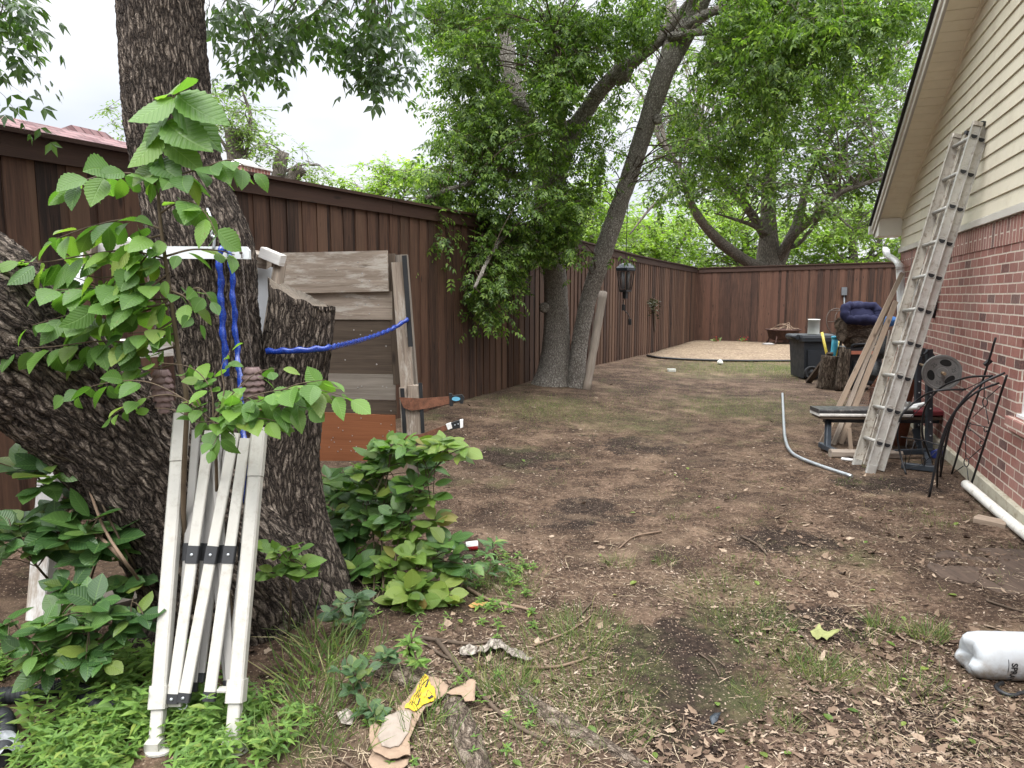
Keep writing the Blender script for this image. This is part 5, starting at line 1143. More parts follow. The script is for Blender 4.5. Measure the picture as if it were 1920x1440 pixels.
sgn = 1.0 if v_[1] < 0 else -1.0      # side that faces the camera
def wrp2(hc, a_c):
    def f(tx, ty): an = a_c+tx/Rr; return ca+sdir*(hc+ty)+(u_*math.cos(an)+v_*sgn*math.sin(an))*(Rr+.0012)
    return f
hS = (1903-1818)*sp0[1]/F-.050
text_on('SPRAYER', None, None, None, None, .034, M['ink'], T, 'lettering', wrap=wrp2(hS, 2.08)); text_on('HOME & GARDEN', None, None, None, None, .0135, M['ink'], T, 'lettering', wrap=wrp2(hS+.026, 1.86)) if False else None
q = MB(); P = [wrp2(hS-.022, 0)(Rr*t, 0) for t in np.linspace(1.25, 1.8, 12)]; q.tube(P, .0012, 5); q.build('printed_line', M['ink'], T)
q = MB(); q.tube(spline([ca+sdir*.42+[0, -.10, -.06], G(1925, 1298, .012), G(1905, 1304, .012), G(1882, 1300, .012), G(1868, 1288, .012), G(1880, 1280, .012)], 8), .009, 8); tag(q.build('hose', M['black_plastic']), 'thin black hose lying beside the sprayer tank', 'hose')
# ================================================================== clutter in front of the far fence
# wheeled bin
M['bin'] = plain('black_bin_plastic', (.022, .025, .030), .5, 0, .15, 4, .06, 30, .35)
bc = G(1537, 712); T = thing('wheeled_bin', 'black wheeled rubbish bin on the grass edge', 'bin', bc)
sY = bc[1]; wb_ = .68; zt_ = A(1537, 634, sY)[2]; x0 = A(1507, 700, sY)[0]; x1 = x0+wb_; zb = gz(bc[0], bc[1])
def quadbox(mb, a0, a1, b0_, b1_, z0, z1, k=.88):
    cx, cy = (a0+a1)/2, (b0_+b1_)/2
    lo = [np.array([cx+(x-cx)*k, cy+(y-cy)*k, z0]) for x, y in ((a0, b0_), (a1, b0_), (a1, b1_), (a0, b1_))]; hi = [np.array([x, y, z1]) for x, y in ((a0, b0_), (a1, b0_), (a1, b1_), (a0, b1_))]
    i = len(mb.v); mb.v += lo+hi
    for f in ((0, 1, 5, 4), (1, 2, 6, 5), (2, 3, 7, 6), (3, 0, 4, 7), (3, 2, 1, 0), (4, 5, 6, 7)): mb.face([i+j for j in f])
q = MB(); quadbox(q, x0-.02, x1, sY, sY+.7, zb+.02, zt_-.06); quadbox(q, x0+.05, x1-.06, sY-.012, sY+.01, zb+.1, zt_-.22, .9); q.build('body', M['bin'], T)
q = MB(); quadbox(q, x0-.06, x1+.04, sY-.04, sY+.74, zt_-.06, zt_, 1.0); q.build('rim', M['bin'], T)
q = MB(); quadbox(q, x0-.05, x1+.03, sY-.03, sY+.73, zt_+.001, zt_+.05, 1.04); q.build('lid', M['bin'], T)
q = MB(); q.tube([np.array([x0-.10, sY+.1, zt_+.01]), np.array([x0-.10, sY+.6, zt_+.01])], .045, 10); q.build('handle', M['bin'], T)
q = MB(); cwh = np.array([x0+.13, sY-.02, zb+.13]); q.lathe([(.02, -.03), (.13, -.03), (.13, .03), (.10, .03), (.09, .015), (.05, .015), (.04, .03), (.0005, .03)], cwh, (0, -1, 0), 24); q.build('wheel', M['black_plastic'], T)
# white canister on the lid
q = MB(); cb = np.array([A(1525, 626, sY+.35)[0], sY+.35, zt_+.055]); hcan = 28*(sY+.3)/F; q.lathe([(.10, 0), (.105, .01), (.105, hcan-.02), (.110, hcan-.02), (.110, hcan), (.0005, hcan)], cb, (0, 0, 1), 24); M['cream'] = plain('cream_plastic', (.62, .63, .57), .45, 0, .05, 4); tag(q.build('canister', M['cream']), 'pale cream canister standing on the bin lid', 'canister')
# upright log with poles
YS = G(1550, 729)[1]; cs = G(1550, 728)
q = MB(); hs = A(1555, 666, YS)[2]-cs[2]; rs = 17*YS/F
P = [cs+np.array([.05*t, 0, hs*t-.02]) for t in np.linspace(0, 1, 14)]; q.tube(P, [rs*(1.1-.12*t) for t in np.linspace(0, 1, 14)], 40, bark=(.014, 7, 2.5, 5)); o = q.build('log', [M['bark_ash']]); M['bark_log'] = m_bark('brown_log_bark', (.03, .022, .016), (.10, .075, .055), (.19, .15, .115), 1.0, .8, .3, .3); o.data.materials[0] = M['bark_log']; tag(o, 'upright cut log standing in front of the bin', 'log')
for lab, nm, mt, pts, r_ in (('yellow handled pole leaning behind the log, left one', 'yellow_pole', 'yellow', [(1541, 623), (1556, 690)], .022), ('short yellow handle beside the blue grip', 'yellow_pole', 'yellow', [(1572, 640), (1562, 700)], .018)):
    M.setdefault('yellow', plain('yellow_paint', (.60, .47, .06), .5, 0, .1, 8)); q = MB(); q.tube([A(pts[0][0], pts[0][1], YS+.35), A(pts[1][0], pts[1][1], YS+.15)], r_, 10); tag(q.build(nm, M[mt]), lab, 'pole', 'yellow poles behind the log')
q = MB(); M['cyan'] = plain('cyan_plastic', (.06, .36, .52), .45, 0, .1, 8); q.tube([A(1566, 632, YS+.3), A(1565, 648, YS+.3), A(1562, 666, YS+.25), A(1556, 690, YS+.2)], [.045, .048, .04, .035], 10, squash=(1.2, .7)); q.tube([A(1566, 630, YS+.3), A(1566, 635, YS+.3)], .055, 10, squash=(1.2, .7)); tag(q.build('blue_scoop', M['cyan']), 'bright blue plastic handle sticking up behind the upright log', 'handle')
q = MB(); q.beam(A(1557, 662, YS+.12), G(1516, 716, .02), .10, .04, up=(0, -1, 0)); tag(q.build('leaning_plank', M['dark_plank']), 'dark plank leaning between the bin and the upright log', 'plank')
# black cart / cabinet with salmon strip, firewood on and around it
YK = 11.6; cx0, cx1 = A(1592, 700, YK)[0], A(1656, 700, YK)[0]; ck = np.array([(cx0+cx1)/2, YK, gz(cx0, YK)]); T = thing('storage_cart', 'black storage cart with a salmon edge strip under the firewood', 'cart', ck)
zt2 = A(1620, 653, YK)[2]; z1c = A(1620, 725, YK)[2]
q = MB(); q.box((ck[0], YK+.3, (zt2+z1c)/2-.03), (cx1-cx0, .55, zt2-z1c-.1), bev=.03); q.box((ck[0], YK+.0, (zt2+z1c)/2-.08), (cx1-cx0-.12, .04, zt2-z1c-.26), bev=.012); q.build('body', M['bin'], T)
q = MB(); q.box((ck[0], YK+.28, zt2-.02), (cx1-cx0+.03, .6, .045), bev=.012)
q.tube(spline([(cx0+.02, YK, zt2), (cx0+.04, YK-.02, zt2+.06), (ck[0], YK-.03, zt2+.07), (cx1-.04, YK-.02, zt2+.06), (cx1-.02, YK, zt2)], 6), .018, 8); q.build('lid', M['bin'], T)
q = MB(); M['salmon'] = plain('faded_orange_strip', (.46, .16, .10), .55, 0, .15, 8); q.box((ck[0], YK-.02, A(1620, 661, YK)[2]), (cx1-cx0+.01, .03, .055), bev=.006); q.build('strip', M['salmon'], T)
for sx_ in (-1, 1):
    q = MB(); q.lathe([(.02, -.03), (.12, -.03), (.12, .03), (.0005, .03)], (ck[0]+sx_*(cx1-cx0)*.38, YK+.05, gz(ck[0], YK)+.12), (0, -1, 0), 20); q.build('wheel', M['black_plastic'], T)
logs = [((1576, 610), (1646, 604), .13, 'top'), ((1577, 627), (1650, 622), .12, 'mid'), ((1590, 642), (1640, 636), .10, 'low'), ((1596, 596), (1640, 594), .09, 'peak')]
labs = ['long rough log with a sawn end, second from the top of the firewood heap', 'thick log in the middle of the firewood heap', 'log resting on the black cart lid, lowest of the heap', 'log on top of the heap under the purple cushion']
for (a, b, r_, _), lab in zip(logs, labs):
    q = MB(); p0, p1 = A(a[0], a[1], YK+.1), A(b[0], b[1], YK+.35); P = [p0+(p1-p0)*t+np.array([0, 0, .015*math.sin(t*5)]) for t in np.linspace(0, 1, 16)]; q.tube(P, [r_*(1+.06*math.sin(t*4)) for t in np.linspace(0, 1, 16)], 26, bark=(.012, 7, 2.5, r_*40)); tag(q.build('firewood_log', M['bark_log']), lab, 'log', 'firewood heaped by the house')
for k, (a, b, r_, lab) in enumerate((((1580, 652), (1572, 712), .045, 'dark branch standing on end beside the upright log'), ((1590, 655), (1583, 718), .05, 'split branch standing on end against the cart'))):
    q = MB(); p0, p1 = A(a[0], a[1], YK+.05-.08*k), A(b[0], b[1], YK-.15); p1[2] = gz(p1[0], p1[1]); P = [p0+(p1-p0)*t for t in np.linspace(0, 1, 10)]; q.tube(P, r_, 16, bark=(.012, 7, 2.5, k*5)); tag(q.build('firewood_log', M['bark_log']), lab, 'log', 'firewood heaped by the house')
q = MB(); M['purple'] = plain('purple_fleece', (.022, .023, .052), .9, 0, .25, 5, .4, 40, .1)
pc = A(1622, 590, YK-.08); P = [pc+np.array([.27*math.cos(t), .12+.10*math.sin(t), .02+.125*math.sin(t)+.03*math.sin(3*t)]) for t in np.linspace(0, 2*pi, 41)]
q.tube(P, [.075*(1+.14*math.sin(k*1.9)) for k in range(41)], 14); q.lathe([(.25, .0), (.2, .03), (.0005, .045)], pc+[0, .14, .02], (0, -.8, .6), 20); tag(q.build('pet_bed', M['purple']), 'crumpled purple blue pet bed on top of the firewood', 'pet bed')
q = MB(); q.lathe([(.001, .09), (.09, .07), (.12, 0), (.08, -.06), (.001, -.08)], A(1668, 603, YK-.5), (0, 0, 1), 14); M['sky_cloth'] = plain('blue_cloth', (.06, .17, .42), .8, 0, .3, 12, .4, 30, .1); tag(q.build('blue_rag', M['sky_cloth']), 'small bright blue cloth bundle between the boards and the ladder', 'cloth')
T = thing('wire_cage', 'rusty wire hoop cage lying on its side behind the firewood', 'wire cage', A(1585, 605, YK+.9))
q = MB()
for k, x in enumerate((1571, 1587, 1603)):
    c_ = A(x, 604-k, YK+.8); q.tube([c_+np.array([.235*math.cos(t)*.85, .08*math.sin(t), .235*math.sin(t)]) for t in np.linspace(0, 2*pi, 29)], .0075, 6)
q.build('hoop', M['chain'], T)
q = MB()
for dz, dy in ((.2, .05), (-.2, -.05), (0, .08)): q.tube([A(1556, 604, YK+.8)+[0, dy, dz], A(1625, 600, YK+.8)+[0, dy, dz*.7]], .006, 6)
q.build('spoke', M['chain'], T)
# foam rollers, fan rake, side pile near the ladder
M['mesh_black'] = plain('perforated_black_foam', (.028, .030, .032), .6, 0, .5, 40, .5, 60, .3, dirt=(.10, .11, .11))
for lab, a, b, r_ in (('speckled black roller standing high behind the leaning boards', (1659, 634), (1654, 668), .09), ('speckled black roller standing low beside the cart', (1646, 684), (1639, 710), .085)):
    q = MB(); q.tube([A(a[0], a[1], 9.6), A(b[0], b[1], 9.5)], r_, 18); q.tube([A(a[0], a[1]-3, 9.6), A(a[0], a[1], 9.6)], r_*.8, 18); tag(q.build('foam_roller', M['mesh_black']), lab, 'roller', 'black rollers behind the leaning boards')
T = thing('leaf_rake', 'old leaf rake with rusty tines fanned out behind the leaning boards', 'rake', A(1640, 760, 8.0))
q = MB(); hub = A(1656, 690, 8.5)
for k in range(13):
    f = k/12; e = A(1612+44*f, 752+9*f, 8.05); q.tube([hub, hub*.5+e*.5+[0, -.02, 0], e, e+[0, -.03, -.02]], .0035, 5)
q.build('tines', M['rust'], T)
q = MB(); q.tube([hub, A(1668, 620, 9.0)], .014, 8); q.build('handle', M['old_grey'], T)
q = MB(); q.box(A(1660, 745, 8.3), (.30, .25, .22), bev=.05); tag(q.build('black_crate', M['bin']), 'small black crate on the soil behind the ladder', 'crate')
# terracotta pots seen between ladder and rack
M['terra'] = plain('terracotta', (.24, .10, .065), .8, 0, .2, 9, .2, 50, .2)
q = MB(); q.lathe([(.10, 0), (.14, .24), (.16, .25), (.16, .29), (.14, .29), (.13, .26), (.0005, .25)], G(1712, 835)*[1, 1, 0]+[.12, .5, pz-.02], (0, 0, 1), 24); tag(q.build('flower_pot', M['terra']), 'brown clay pot stacked against the bricks behind the rack', 'pot')
q = MB(); cpt = G(1690, 842); q.lathe([(.11, 0), (.16, .30), (.18, .31), (.18, .36), (.16, .36), (.15, .32), (.0005, .30)], cpt+[0.05, .25, 0], (0, 0, 1), 24); tag(q.build('flower_pot', M['terra']), 'large dark clay pot on the soil under the bench', 'pot')
q = MB(); M['blue_can'] = plain('dark_blue_tin', (.02, .03, .14), .4, .1, .2, 9); q.tube([G(1752, 852, .04), G(1768, 846, .04)], .04, 14); q.tube([G(1768, 846, .04), G(1771, 845, .04)], .02, 10); tag(q.build('spray_can', M['blue_can']), 'dark blue can lying at the foot of the rack', 'can')
# fire pit
YF = 22.0; fc = A(1467, 652, YF); fc[2] = gz(fc[0], fc[1])+.03; T = thing('fire_pit', 'rusty round fire pit bowl full of sticks on the gravel', 'fire pit', fc)
M['pit'] = plain('burnt_steel', (.055, .030, .024), .75, .3, .4, 7, .3, 40, .3)
q = MB(); q.lathe([(.30, .12), (.42, .18), (.47, .40), (.53, .42), (.53, .45), (.45, .44), (.40, .24), (.0005, .20)], fc, (0, 0, 1), 28); q.build('bowl', M['pit'], T)
for k in range(4):
    an = pi/4+k*pi/2; q = MB(); u2 = np.array([math.cos(an), math.sin(an), 0]); q.tube([fc+u2*.42+[0, 0, .25], fc+u2*.46+[0, 0, .08], fc+u2*.52], .022, 7); q.build('leg', M['pit'], T)
q = MB()
for k in range(7):
    a = rng.uniform(0, 2*pi); u2 = np.array([math.cos(a), math.sin(a)*.7, 0]); q.tube(spline([fc+u2*.5+[0, 0, .42], fc+[rng.normal(0, .1), 0, .52+rng.uniform(-.04, .16)], fc-u2*.5*rng.uniform(.6, 1.1)+[0, 0, .46]], 5), rng.uniform(.009, .016), 6)
M['dry_stick'] = plain('dry_stick', (.17, .12, .085), .85, 0, .3, 10, .2, 50, .2); tag(q.build('stick_bundle', M['dry_stick']), 'bundle of bent dry sticks piled in the fire pit', 'sticks')
q = MB(); q.lathe([(.20, 0), (.13, .03), (.0005, .045)], A(1440, 652, 21.7)*[1, 1, 0]+[0, 0, gz(8, 21.7)+.04], (0, 0, 1), 18); M['ash_heap'] = plain('pale_ash', (.25, .24, .23), .95, 0, .2, 8, .4, 30, .1); tag(q.build('ash_heap', M['ash_heap']), 'small heap of pale ash beside the fire pit', 'ash heap')
# outlet post on the far fence, red flowers, small scraps
bpf = lambda x, y, off: onpl(x, y, CR+BN*off, BN)
T = thing('outlet_box', 'grey weatherproof outlet box with conduit on the far fence', 'outlet', bpf(1583, 560, .06)); M['grey_box'] = plain('grey_box', (.10, .11, .12), .5, .1, .1, 6)
q = MB(); c_ = bpf(1583, 546, .09); q.beam(c_-[0, 0, .12], c_+[0, 0, .12], .16, .10, up=BN, bev=.015); q.build('box', M['grey_box'], T)
q = MB(); q.tube([bpf(1583, 552, .07), bpf(1583, 640, .07)], .025, 8); q.build('conduit', M['grey_box'], T)
M['red_petal'] = leafmat('red_petal', [(0, (.28, .012, .012)), (1, (.5, .03, .02))], .3, tcol=(1.2, .8, .8)); M['grass'] = leafmat('grass_blade', [(0, (.055, .10, .025)), (.6, (.11, .17, .045)), (.85, (.19, .22, .08)), (1, (.34, .29, .15))], .35, .5)
for x, y, lab in ((1343, 646, 'small red flower clump by the fence corner'), (1395, 641, 'small red flower clump further from the fence corner')):
    c_ = A(x, y, 22.8); c_[2] = gz(c_[0], c_[1]); T = thing('red_flower', lab, 'flower', c_, 'red flowers along the far fence'); n = 12
    V, Q, U = scatter(KITE, c_+rng.normal(0, .06, (n, 3))+[0, 0, .12], rdir(n), rdir(n), .07); np_mesh('petals', V, Q, M['red_petal'], T, U)
    V, Q, U = scatter(KITE, c_+rng.normal(0, .08, (n, 3))*[1, 1, .4]+[0, 0, .06], rdir(n, .6), rdir(n), .14); np_mesh('leaves', V, Q, M['grass'], T, U)
q = MB(); q.lathe([(.001, 0), (.06, .02), (.07, .06), (.04, .10), (.001, .12)], G(1349, 684), (.2, 0, 1), 12); tag(q.build('white_cup', M['cream']), 'small white cup lying at the gravel edging', 'cup')
q = MB(); q.box(G(1259, 694, .03), (.16, .10, .05), bev=.02); tag(q.build('white_stone', M['cream']), 'small white stone on the soil before the gravel', 'stone')
# ================================================================== plants
_ep = [0, .03, .07, .12, .17, .23, .29, .35, .41, .47, .53, .59, .65, .71, .77, .83, .89, .95, 1]
ELM = leaf_tmpl([(t, max(.004, float(np.interp(t, [0, .06, .14, .24, .36, .48, .6, .71, .81, .9, 1], [.02, .13, .22, .30, .345, .35, .32, .26, .185, .10, .004]))*(1.06 if i % 2 else .95))) for i, t in enumerate(_ep)], .22, .26)
OVAL = leaf_tmpl([(0, .03), (.12, .18), (.32, .29), (.55, .31), (.75, .23), (.9, .11), (1, .01)], .18, .18)
LANCE = leaf_tmpl([(0, .03), (.2, .13), (.45, .17), (.75, .09), (1, .005)], .3, .3)
M['elm_leaf'] = leafmat('elm_sapling_leaf', [(0, (.065, .14, .030)), (.6, (.11, .215, .042)), (1, (.18, .30, .055))], .45, .42, True, .4)
M['shrub_dark'] = leafmat('dark_shrub_leaf', [(0, (.034, .082, .026)), (.7, (.06, .135, .036)), (1, (.11, .20, .05))], .34, .38, True, .5)
M['privet_leaf'] = leafmat('privet_leaf', [(0, (.042, .10, .028)), (.6, (.075, .16, .038)), (1, (.125, .22, .05))], .35, .38, True, .5)
M['mid_leaf'] = leafmat('mid_privet_leaf', [(0, (.06, .13, .028)), (.6, (.09, .18, .036)), (1, (.14, .24, .045))], .38, .4, True, .4)
M['young_leaf'] = leafmat('young_leaf', [(0, (.10, .17, .035)), (.7, (.17, .26, .05)), (.93, (.24, .30, .06)), (1, (.24, .16, .07))], .42, .42, True, .4)
M['weed_leaf'] = leafmat('weed_leaf', [(0, (.085, .165, .035)), (.7, (.145, .25, .05)), (1, (.21, .32, .065))], .4, .45, True, .35)
M['ivy_leaf'] = leafmat('ivy_leaf', [(0, (.035, .075, .035)), (1, (.085, .15, .06))], .3, .4, True, .45)
M['stem'] = plain('plant_stem', (.075, .055, .035), .75, 0, .3, 14, .2, 60, .25)
M['stem_green'] = plain('green_stem', (.10, .13, .045), .7, 0, .3, 14, .1, 60, .25)
TOCAM = np.array([0, -1.0, .25])
def leafy(path, L, n, droop=.6, r0=.004, mb=None, side=.8, pet=.02, face=.55):
    """alternate leaves along a branch path (3D points); returns arrays for scatter"""
    P = spline(path, 8); k = len(P)
    if mb is not None: mb.tube(P, list(np.linspace(r0, r0*.35, k)), 6, caps=False)
    Ps, Xs, Zs, Ls = [], [], [], []
    cum = np.concatenate([[0], np.cumsum([np.linalg.norm(P[i+1]-P[i]) for i in range(k-1)])])
    for i in range(n):
        t = (i+.6)/n*cum[-1]; j = min(int(np.searchsorted(cum, t)), k-1); p = P[j]; d = norm(P[min(j+1, k-1)]-P[max(j-1, 0)])
        s = norm(np.cross(d, [0, 0, 1.])) if abs(d[2]) < .93 else np.array([1., 0, 0])
        sg = 1 if i % 2 else -1
        x = d*.55 + s*sg*side + np.array([0, 0, -droop*rng.uniform(.3, 1.4)]) + rng.normal(0, .28, 3)
        if i == n-1: x = d+np.array([0, 0, -droop*.8])
        z = np.array([0, 0, 1.0])+TOCAM*face+rng.normal(0, .5, 3)
        Ps.append(p+norm(x)*pet); Xs.append(x); Zs.append(z); Ls.append(L*rng.uniform(.72, 1.15)*(.8+.3*math.sin(pi*min(1, (i+1)/n))))
    return np.array(Ps), np.array(Xs), np.array(Zs), np.array(Ls)
def variants(tm):
    V, Q, U = tm; out = []
    for k, (cv, fo, sk) in enumerate(((.0, 1.0, .0), (.35, .3, .10), (-.25, 1.5, -.09), (.15, -.6, .05))):
        W_ = V.copy(); W_[:, 2] = V[:, 2]*fo - cv*V[:, 0]**2; W_[:, 1] += sk*np.sin(pi*V[:, 0]); W_[:, 1] *= (1, .86, 1.12, .95)[k]; out.append((W_, Q, U))
    return out
def scat(tm, P, X, Z, L, mi=None):
    '''leaves drawn from four shapes of the same kind'''
    vs = variants(tm); N = len(P); parts = []; M_ = []
    for k in range(4):
        i = np.arange(k, N, 4); parts.append(scatter(vs[k], P[i], X[i], Z[i], L[i], L[i]*rng.uniform(.82, 1.15, len(i))))
        if mi is not None: M_.append(np.repeat(mi[i], len(tm[1])))
    return cat_parts(parts) + ((np.concatenate(M_),) if mi is not None else ())
def mk(lst, tm):
    if tm is ELM:      # gaps in the leaves where the hung ornaments and the board show through
        o_ = []
        for P_, X_, Z_, L_ in lst:
            x, y = project(P_+X_/np.linalg.norm(X_, axis=1, keepdims=True)*L_[:, None]*.5)
            bad = (((x-303)/40)**2+((y-738)/56)**2 < 1) | (((x-473)/28)**2+((y-705)/34)**2 < 1) | ((x > 340) & (x < 475) & (y > 452) & (y < 500) & (rng.random(len(x)) < .6))
            o_.append((P_[~bad], X_[~bad], Z_[~bad], L_[~bad]))
        lst = [q_ for q_ in o_ if len(q_[0])]
    return scat(tm, np.concatenate([l[0] for l in lst]), np.concatenate([l[1] for l in lst]), np.concatenate([l[2] for l in lst]), np.concatenate([l[3] for l in lst]))
def pp(pts, Y): return [A(p[0], p[1], Y+(p[2] if len(p) > 2 else 0)) for p in pts]
# ---- the tall elm sapling
YE = 2.55; px1 = YE/F
T = thing('elm_sapling', 'tall elm sapling with large serrated leaves growing up before the big trunk', 'sapling', G(352, 1190))
sb = MB(); lst = []
stem = [np.array([A(352, 800, YE)[0], 2.62, .12]), A(346, 1000, YE+.05), A(350, 760, YE), A(338, 690, YE), A(326, 600, YE), A(312, 500, YE), A(301, 420, YE), A(296, 330, YE), A(305, 250, YE), A(322, 190, YE), A(336, 172, YE)]
sb.tube(spline(stem, 6), list(np.linspace(.011, .003, 61)), 8)
brs = [([(300, 350), (250, 326), (190, 330), (125, 348)], 74, 8), ([(298, 335), (370, 318), (430, 300), (470, 318)], 72, 8), ([(305, 430), (240, 412), (170, 425), (105, 448)], 76, 9), ([(312, 485), (235, 470), (150, 480), (80, 492), (15, 488)], 82, 11),
       ([(318, 525), (250, 535), (170, 540), (90, 545)], 80, 9), ([(325, 570), (240, 590), (160, 610), (110, 640)], 76, 9), ([(300, 400), (345, 375), (385, 400), (412, 452)], 72, 6), ([(312, 480), (360, 468), (410, 470), (440, 478)], 62, 6),
       ([(330, 625), (250, 640), (180, 640), (100, 650), (10, 655)], 66, 12), ([(330, 560), (370, 540), (395, 560)], 56, 4), ([(318, 510), (280, 540), (230, 570), (200, 600)], 66, 6), ([(305, 440), (270, 450), (235, 470)], 66, 5), ([(326, 600), (290, 620), (240, 625)], 62, 6), ([(330, 650), (280, 660), (230, 650), (170, 665), (120, 690)], 56, 9), ([(322, 560), (270, 560), (200, 540), (140, 520)], 66, 8), ([(334, 680), (300, 690), (250, 690), (210, 700)], 50, 8), ([(308, 460), (275, 480), (250, 520), (245, 560)], 62, 7), ([(320, 545), (350, 560), (372, 600)], 54, 4), ([(310, 470), (260, 500), (200, 520), (150, 515)], 74, 7), ([(322, 560), (280, 575), (215, 565), (130, 590), (60, 610)], 70, 9)]
for pts, L, n in brs:
    dy = rng.uniform(-.16, .10); P = [A(x, y, YE+dy*i/(len(pts)-1)) for i, (x, y) in enumerate(pts)]
    lst.append(leafy(P, L*px1*.70, int(n*1.95), .62, .0042, sb))
# big drooping leaves at the tip
tip = [(332, 178, 120, (.75, -.05, -.35)), (328, 182, 105, (-.6, -.25, -.42)), (322, 196, 125, (.8, .15, -.62)), (318, 215, 100, (-.75, -.1, -.4)), (312, 228, 120, (.85, -.25, -.45)), (306, 246, 104, (-.65, -.2, -.75)), (304, 262, 105, (.8, -.15, -.5)), (300, 285, 100, (-.5, -.15, -.8)), (299, 300, 70, (.6, -.3, -.4)), (335, 173, 90, (.35, -.5, .05)), (334, 174, 80, (-.45, .3, .12)), (310, 240, 90, (.5, .5, -.5)), (298, 318, 64, (-.6, -.3, -.4))]
lst.append((np.array([A(x, y, YE) for x, y, _, _ in tip]), np.array([d for *_, d in tip], float), np.tile([.0, -.75, .75], (len(tip), 1)), np.array([l*px1*.88 for _, _, l, _ in tip])))
V, Q, U = mk(lst, ELM); sb.build('stem', M['stem'], T); np_mesh('leaves', V, Q, M['elm_leaf'], T, U, smooth=True)
# ---- second elm shoot spreading over the top of the folded frame
YS2 = 2.42; px2 = YS2/F
T = thing('elm_shoot', 'low elm shoot spreading leafy twigs across the top of the folded frame', 'sapling', G(420, 1230))
sb = MB(); lst = []
sb.tube(spline([np.array([A(425, 1200, 2.6)[0], 2.72, .1]), A(412, 1000, 2.7), A(405, 860, 2.58), A(400, 790, YS2)], 6), list(np.linspace(.008, .005, 19)), 7)
for pts, L, n, dy in [([(400, 790), (450, 752), (520, 732), (590, 730), (650, 745)], 62, 16, -.1), ([(400, 790), (340, 745), (270, 715), (190, 720), (130, 740)], 48, 14, 0), ([(400, 785), (430, 745), (480, 700), (520, 690)], 46, 9, .05), ([(400, 785), (395, 730), (360, 690), (300, 680)], 48, 10, .05), ([(400, 790), (370, 790), (330, 770), (290, 765)], 46, 8, -.02), ([(400, 795), (440, 790), (490, 785), (520, 790)], 48, 8, -.08), ([(400, 790), (410, 810), (400, 835)], 42, 5, -.1),
                       ([(400, 785), (420, 735), (415, 690), (430, 660)], 44, 8, .08), ([(520, 735), (560, 720), (610, 712)], 62, 7, -.12), ([(400, 790), (440, 770), (470, 760), (500, 745)], 50, 8, -.06), ([(340, 745), (310, 740), (260, 750), (215, 775)], 40, 8, 0), ([(440, 765), (480, 770), (540, 760), (575, 765)], 56, 8, -.1), ([(380, 770), (350, 720), (330, 700)], 46, 6, .02)]:
    P = [A(x, y, YS2+dy*i/(len(pts)-1)) for i, (x, y) in enumerate(pts)]; lst.append(leafy(P, L*px2*.82, int(n*1.5), .5, .003, sb))
V, Q, U = mk(lst, ELM); sb.build('stem', M['stem'], T); np_mesh('leaves', V, Q, M['elm_leaf'], T, U, smooth=True)
# ---- broad leaved shrubs
def bush(name, label, stems, blobs, L, tm, mats, group=None, up=.55, droop=.15, stem_mat='stem', r=.006):
    """blobs: (px,py,rx,ry,Y,dY,n,matindex)"""
    T = thing(name, label, 'bush' if 'shrub' in name or 'bush' in name else 'plant', stems[0][0], group); sb = MB(); sk = []
    for s in stems:
        P = spline(s, 8); sb.tube(P, list(np.linspace(r, r*.4, len(P))), 6, caps=False); sk.append((P, [r]*len(P)))
    Ps, Xs, Zs, Ls, Mi = [], [], [], [], []
    for (x, y, rx, ry, Y, dY, n, mi) in blobs:
        k = 0
        while k < n:   # rosettes of three to six leaves on a twig end
            a = rng.normal(0, .45, 3); a /= max(1, np.linalg.norm(a)); c = A(x+a[0]*rx, y+a[1]*ry, Y+a[2]*dY)
            if c[2] < gz(c[0], c[1])+.02: c[2] = gz(c[0], c[1])+.03
            q, _ = nearest_on(sk, c, .2); sb.tube(spline([q, (q+c)/2+[0, 0, .015], c], 4), [.0024]*8+[.0018], 4, caps=False)
            m = int(rng.integers(3, 7)); out = norm(c-A(x, y, Y+.1)+[0, -.02, .03])
            for i in range(m):
                an = 2*pi*i/m+rng.uniform(0, .6); d = np.array([math.cos(an), math.sin(an)*.8, 0])*.8+out*.5+np.array([0, 0, up*.3-droop])+rng.normal(0, .15, 3)
                Ps.append(c+norm(d)*L*.12-out*L*.4*rng.random()); Xs.append(d); Zs.append(np.array([0, -.45, 1.0])+rng.normal(0, .28, 3)); Ls.append(L*rng.uniform(.65, 1.2)); Mi.append(mi)
            k += m
    V, Q, U, MI = scat(tm, np.array(Ps), np.array(Xs), np.array(Zs), np.array(Ls), np.array(Mi))
    sb.build('stem', M[stem_mat], T); np_mesh('leaves', V, Q, [M[m] for m in mats], T, U, smooth=True, midx=MI); return T
bush('broad_leaf_shrub', 'dark broad leaved shrub growing under the big leaning limb at the left', [[G(150, 1150), A(150, 1050, 2.9), A(110, 950, 2.8), A(60, 880, 2.8)], [G(150, 1150), A(190, 1020, 2.9), A(200, 950, 2.9)], [G(150, 1150), A(60, 1050, 2.7), A(10, 960, 2.7)], [G(300, 1135), A(240, 1040, 2.75), A(165, 900, 2.75), A(120, 880, 2.75)]],
     [(60, 900, 80, 55, 2.75, .12, 34, 0), (110, 980, 100, 70, 2.75, .15, 60, 0), (30, 1000, 60, 60, 2.7, .12, 26, 0), (170, 1010, 60, 60, 2.8, .12, 26, 0), (225, 1070, 60, 60, 2.8, .12, 24, 0)], 62*2.75/F, OVAL, ['shrub_dark'])
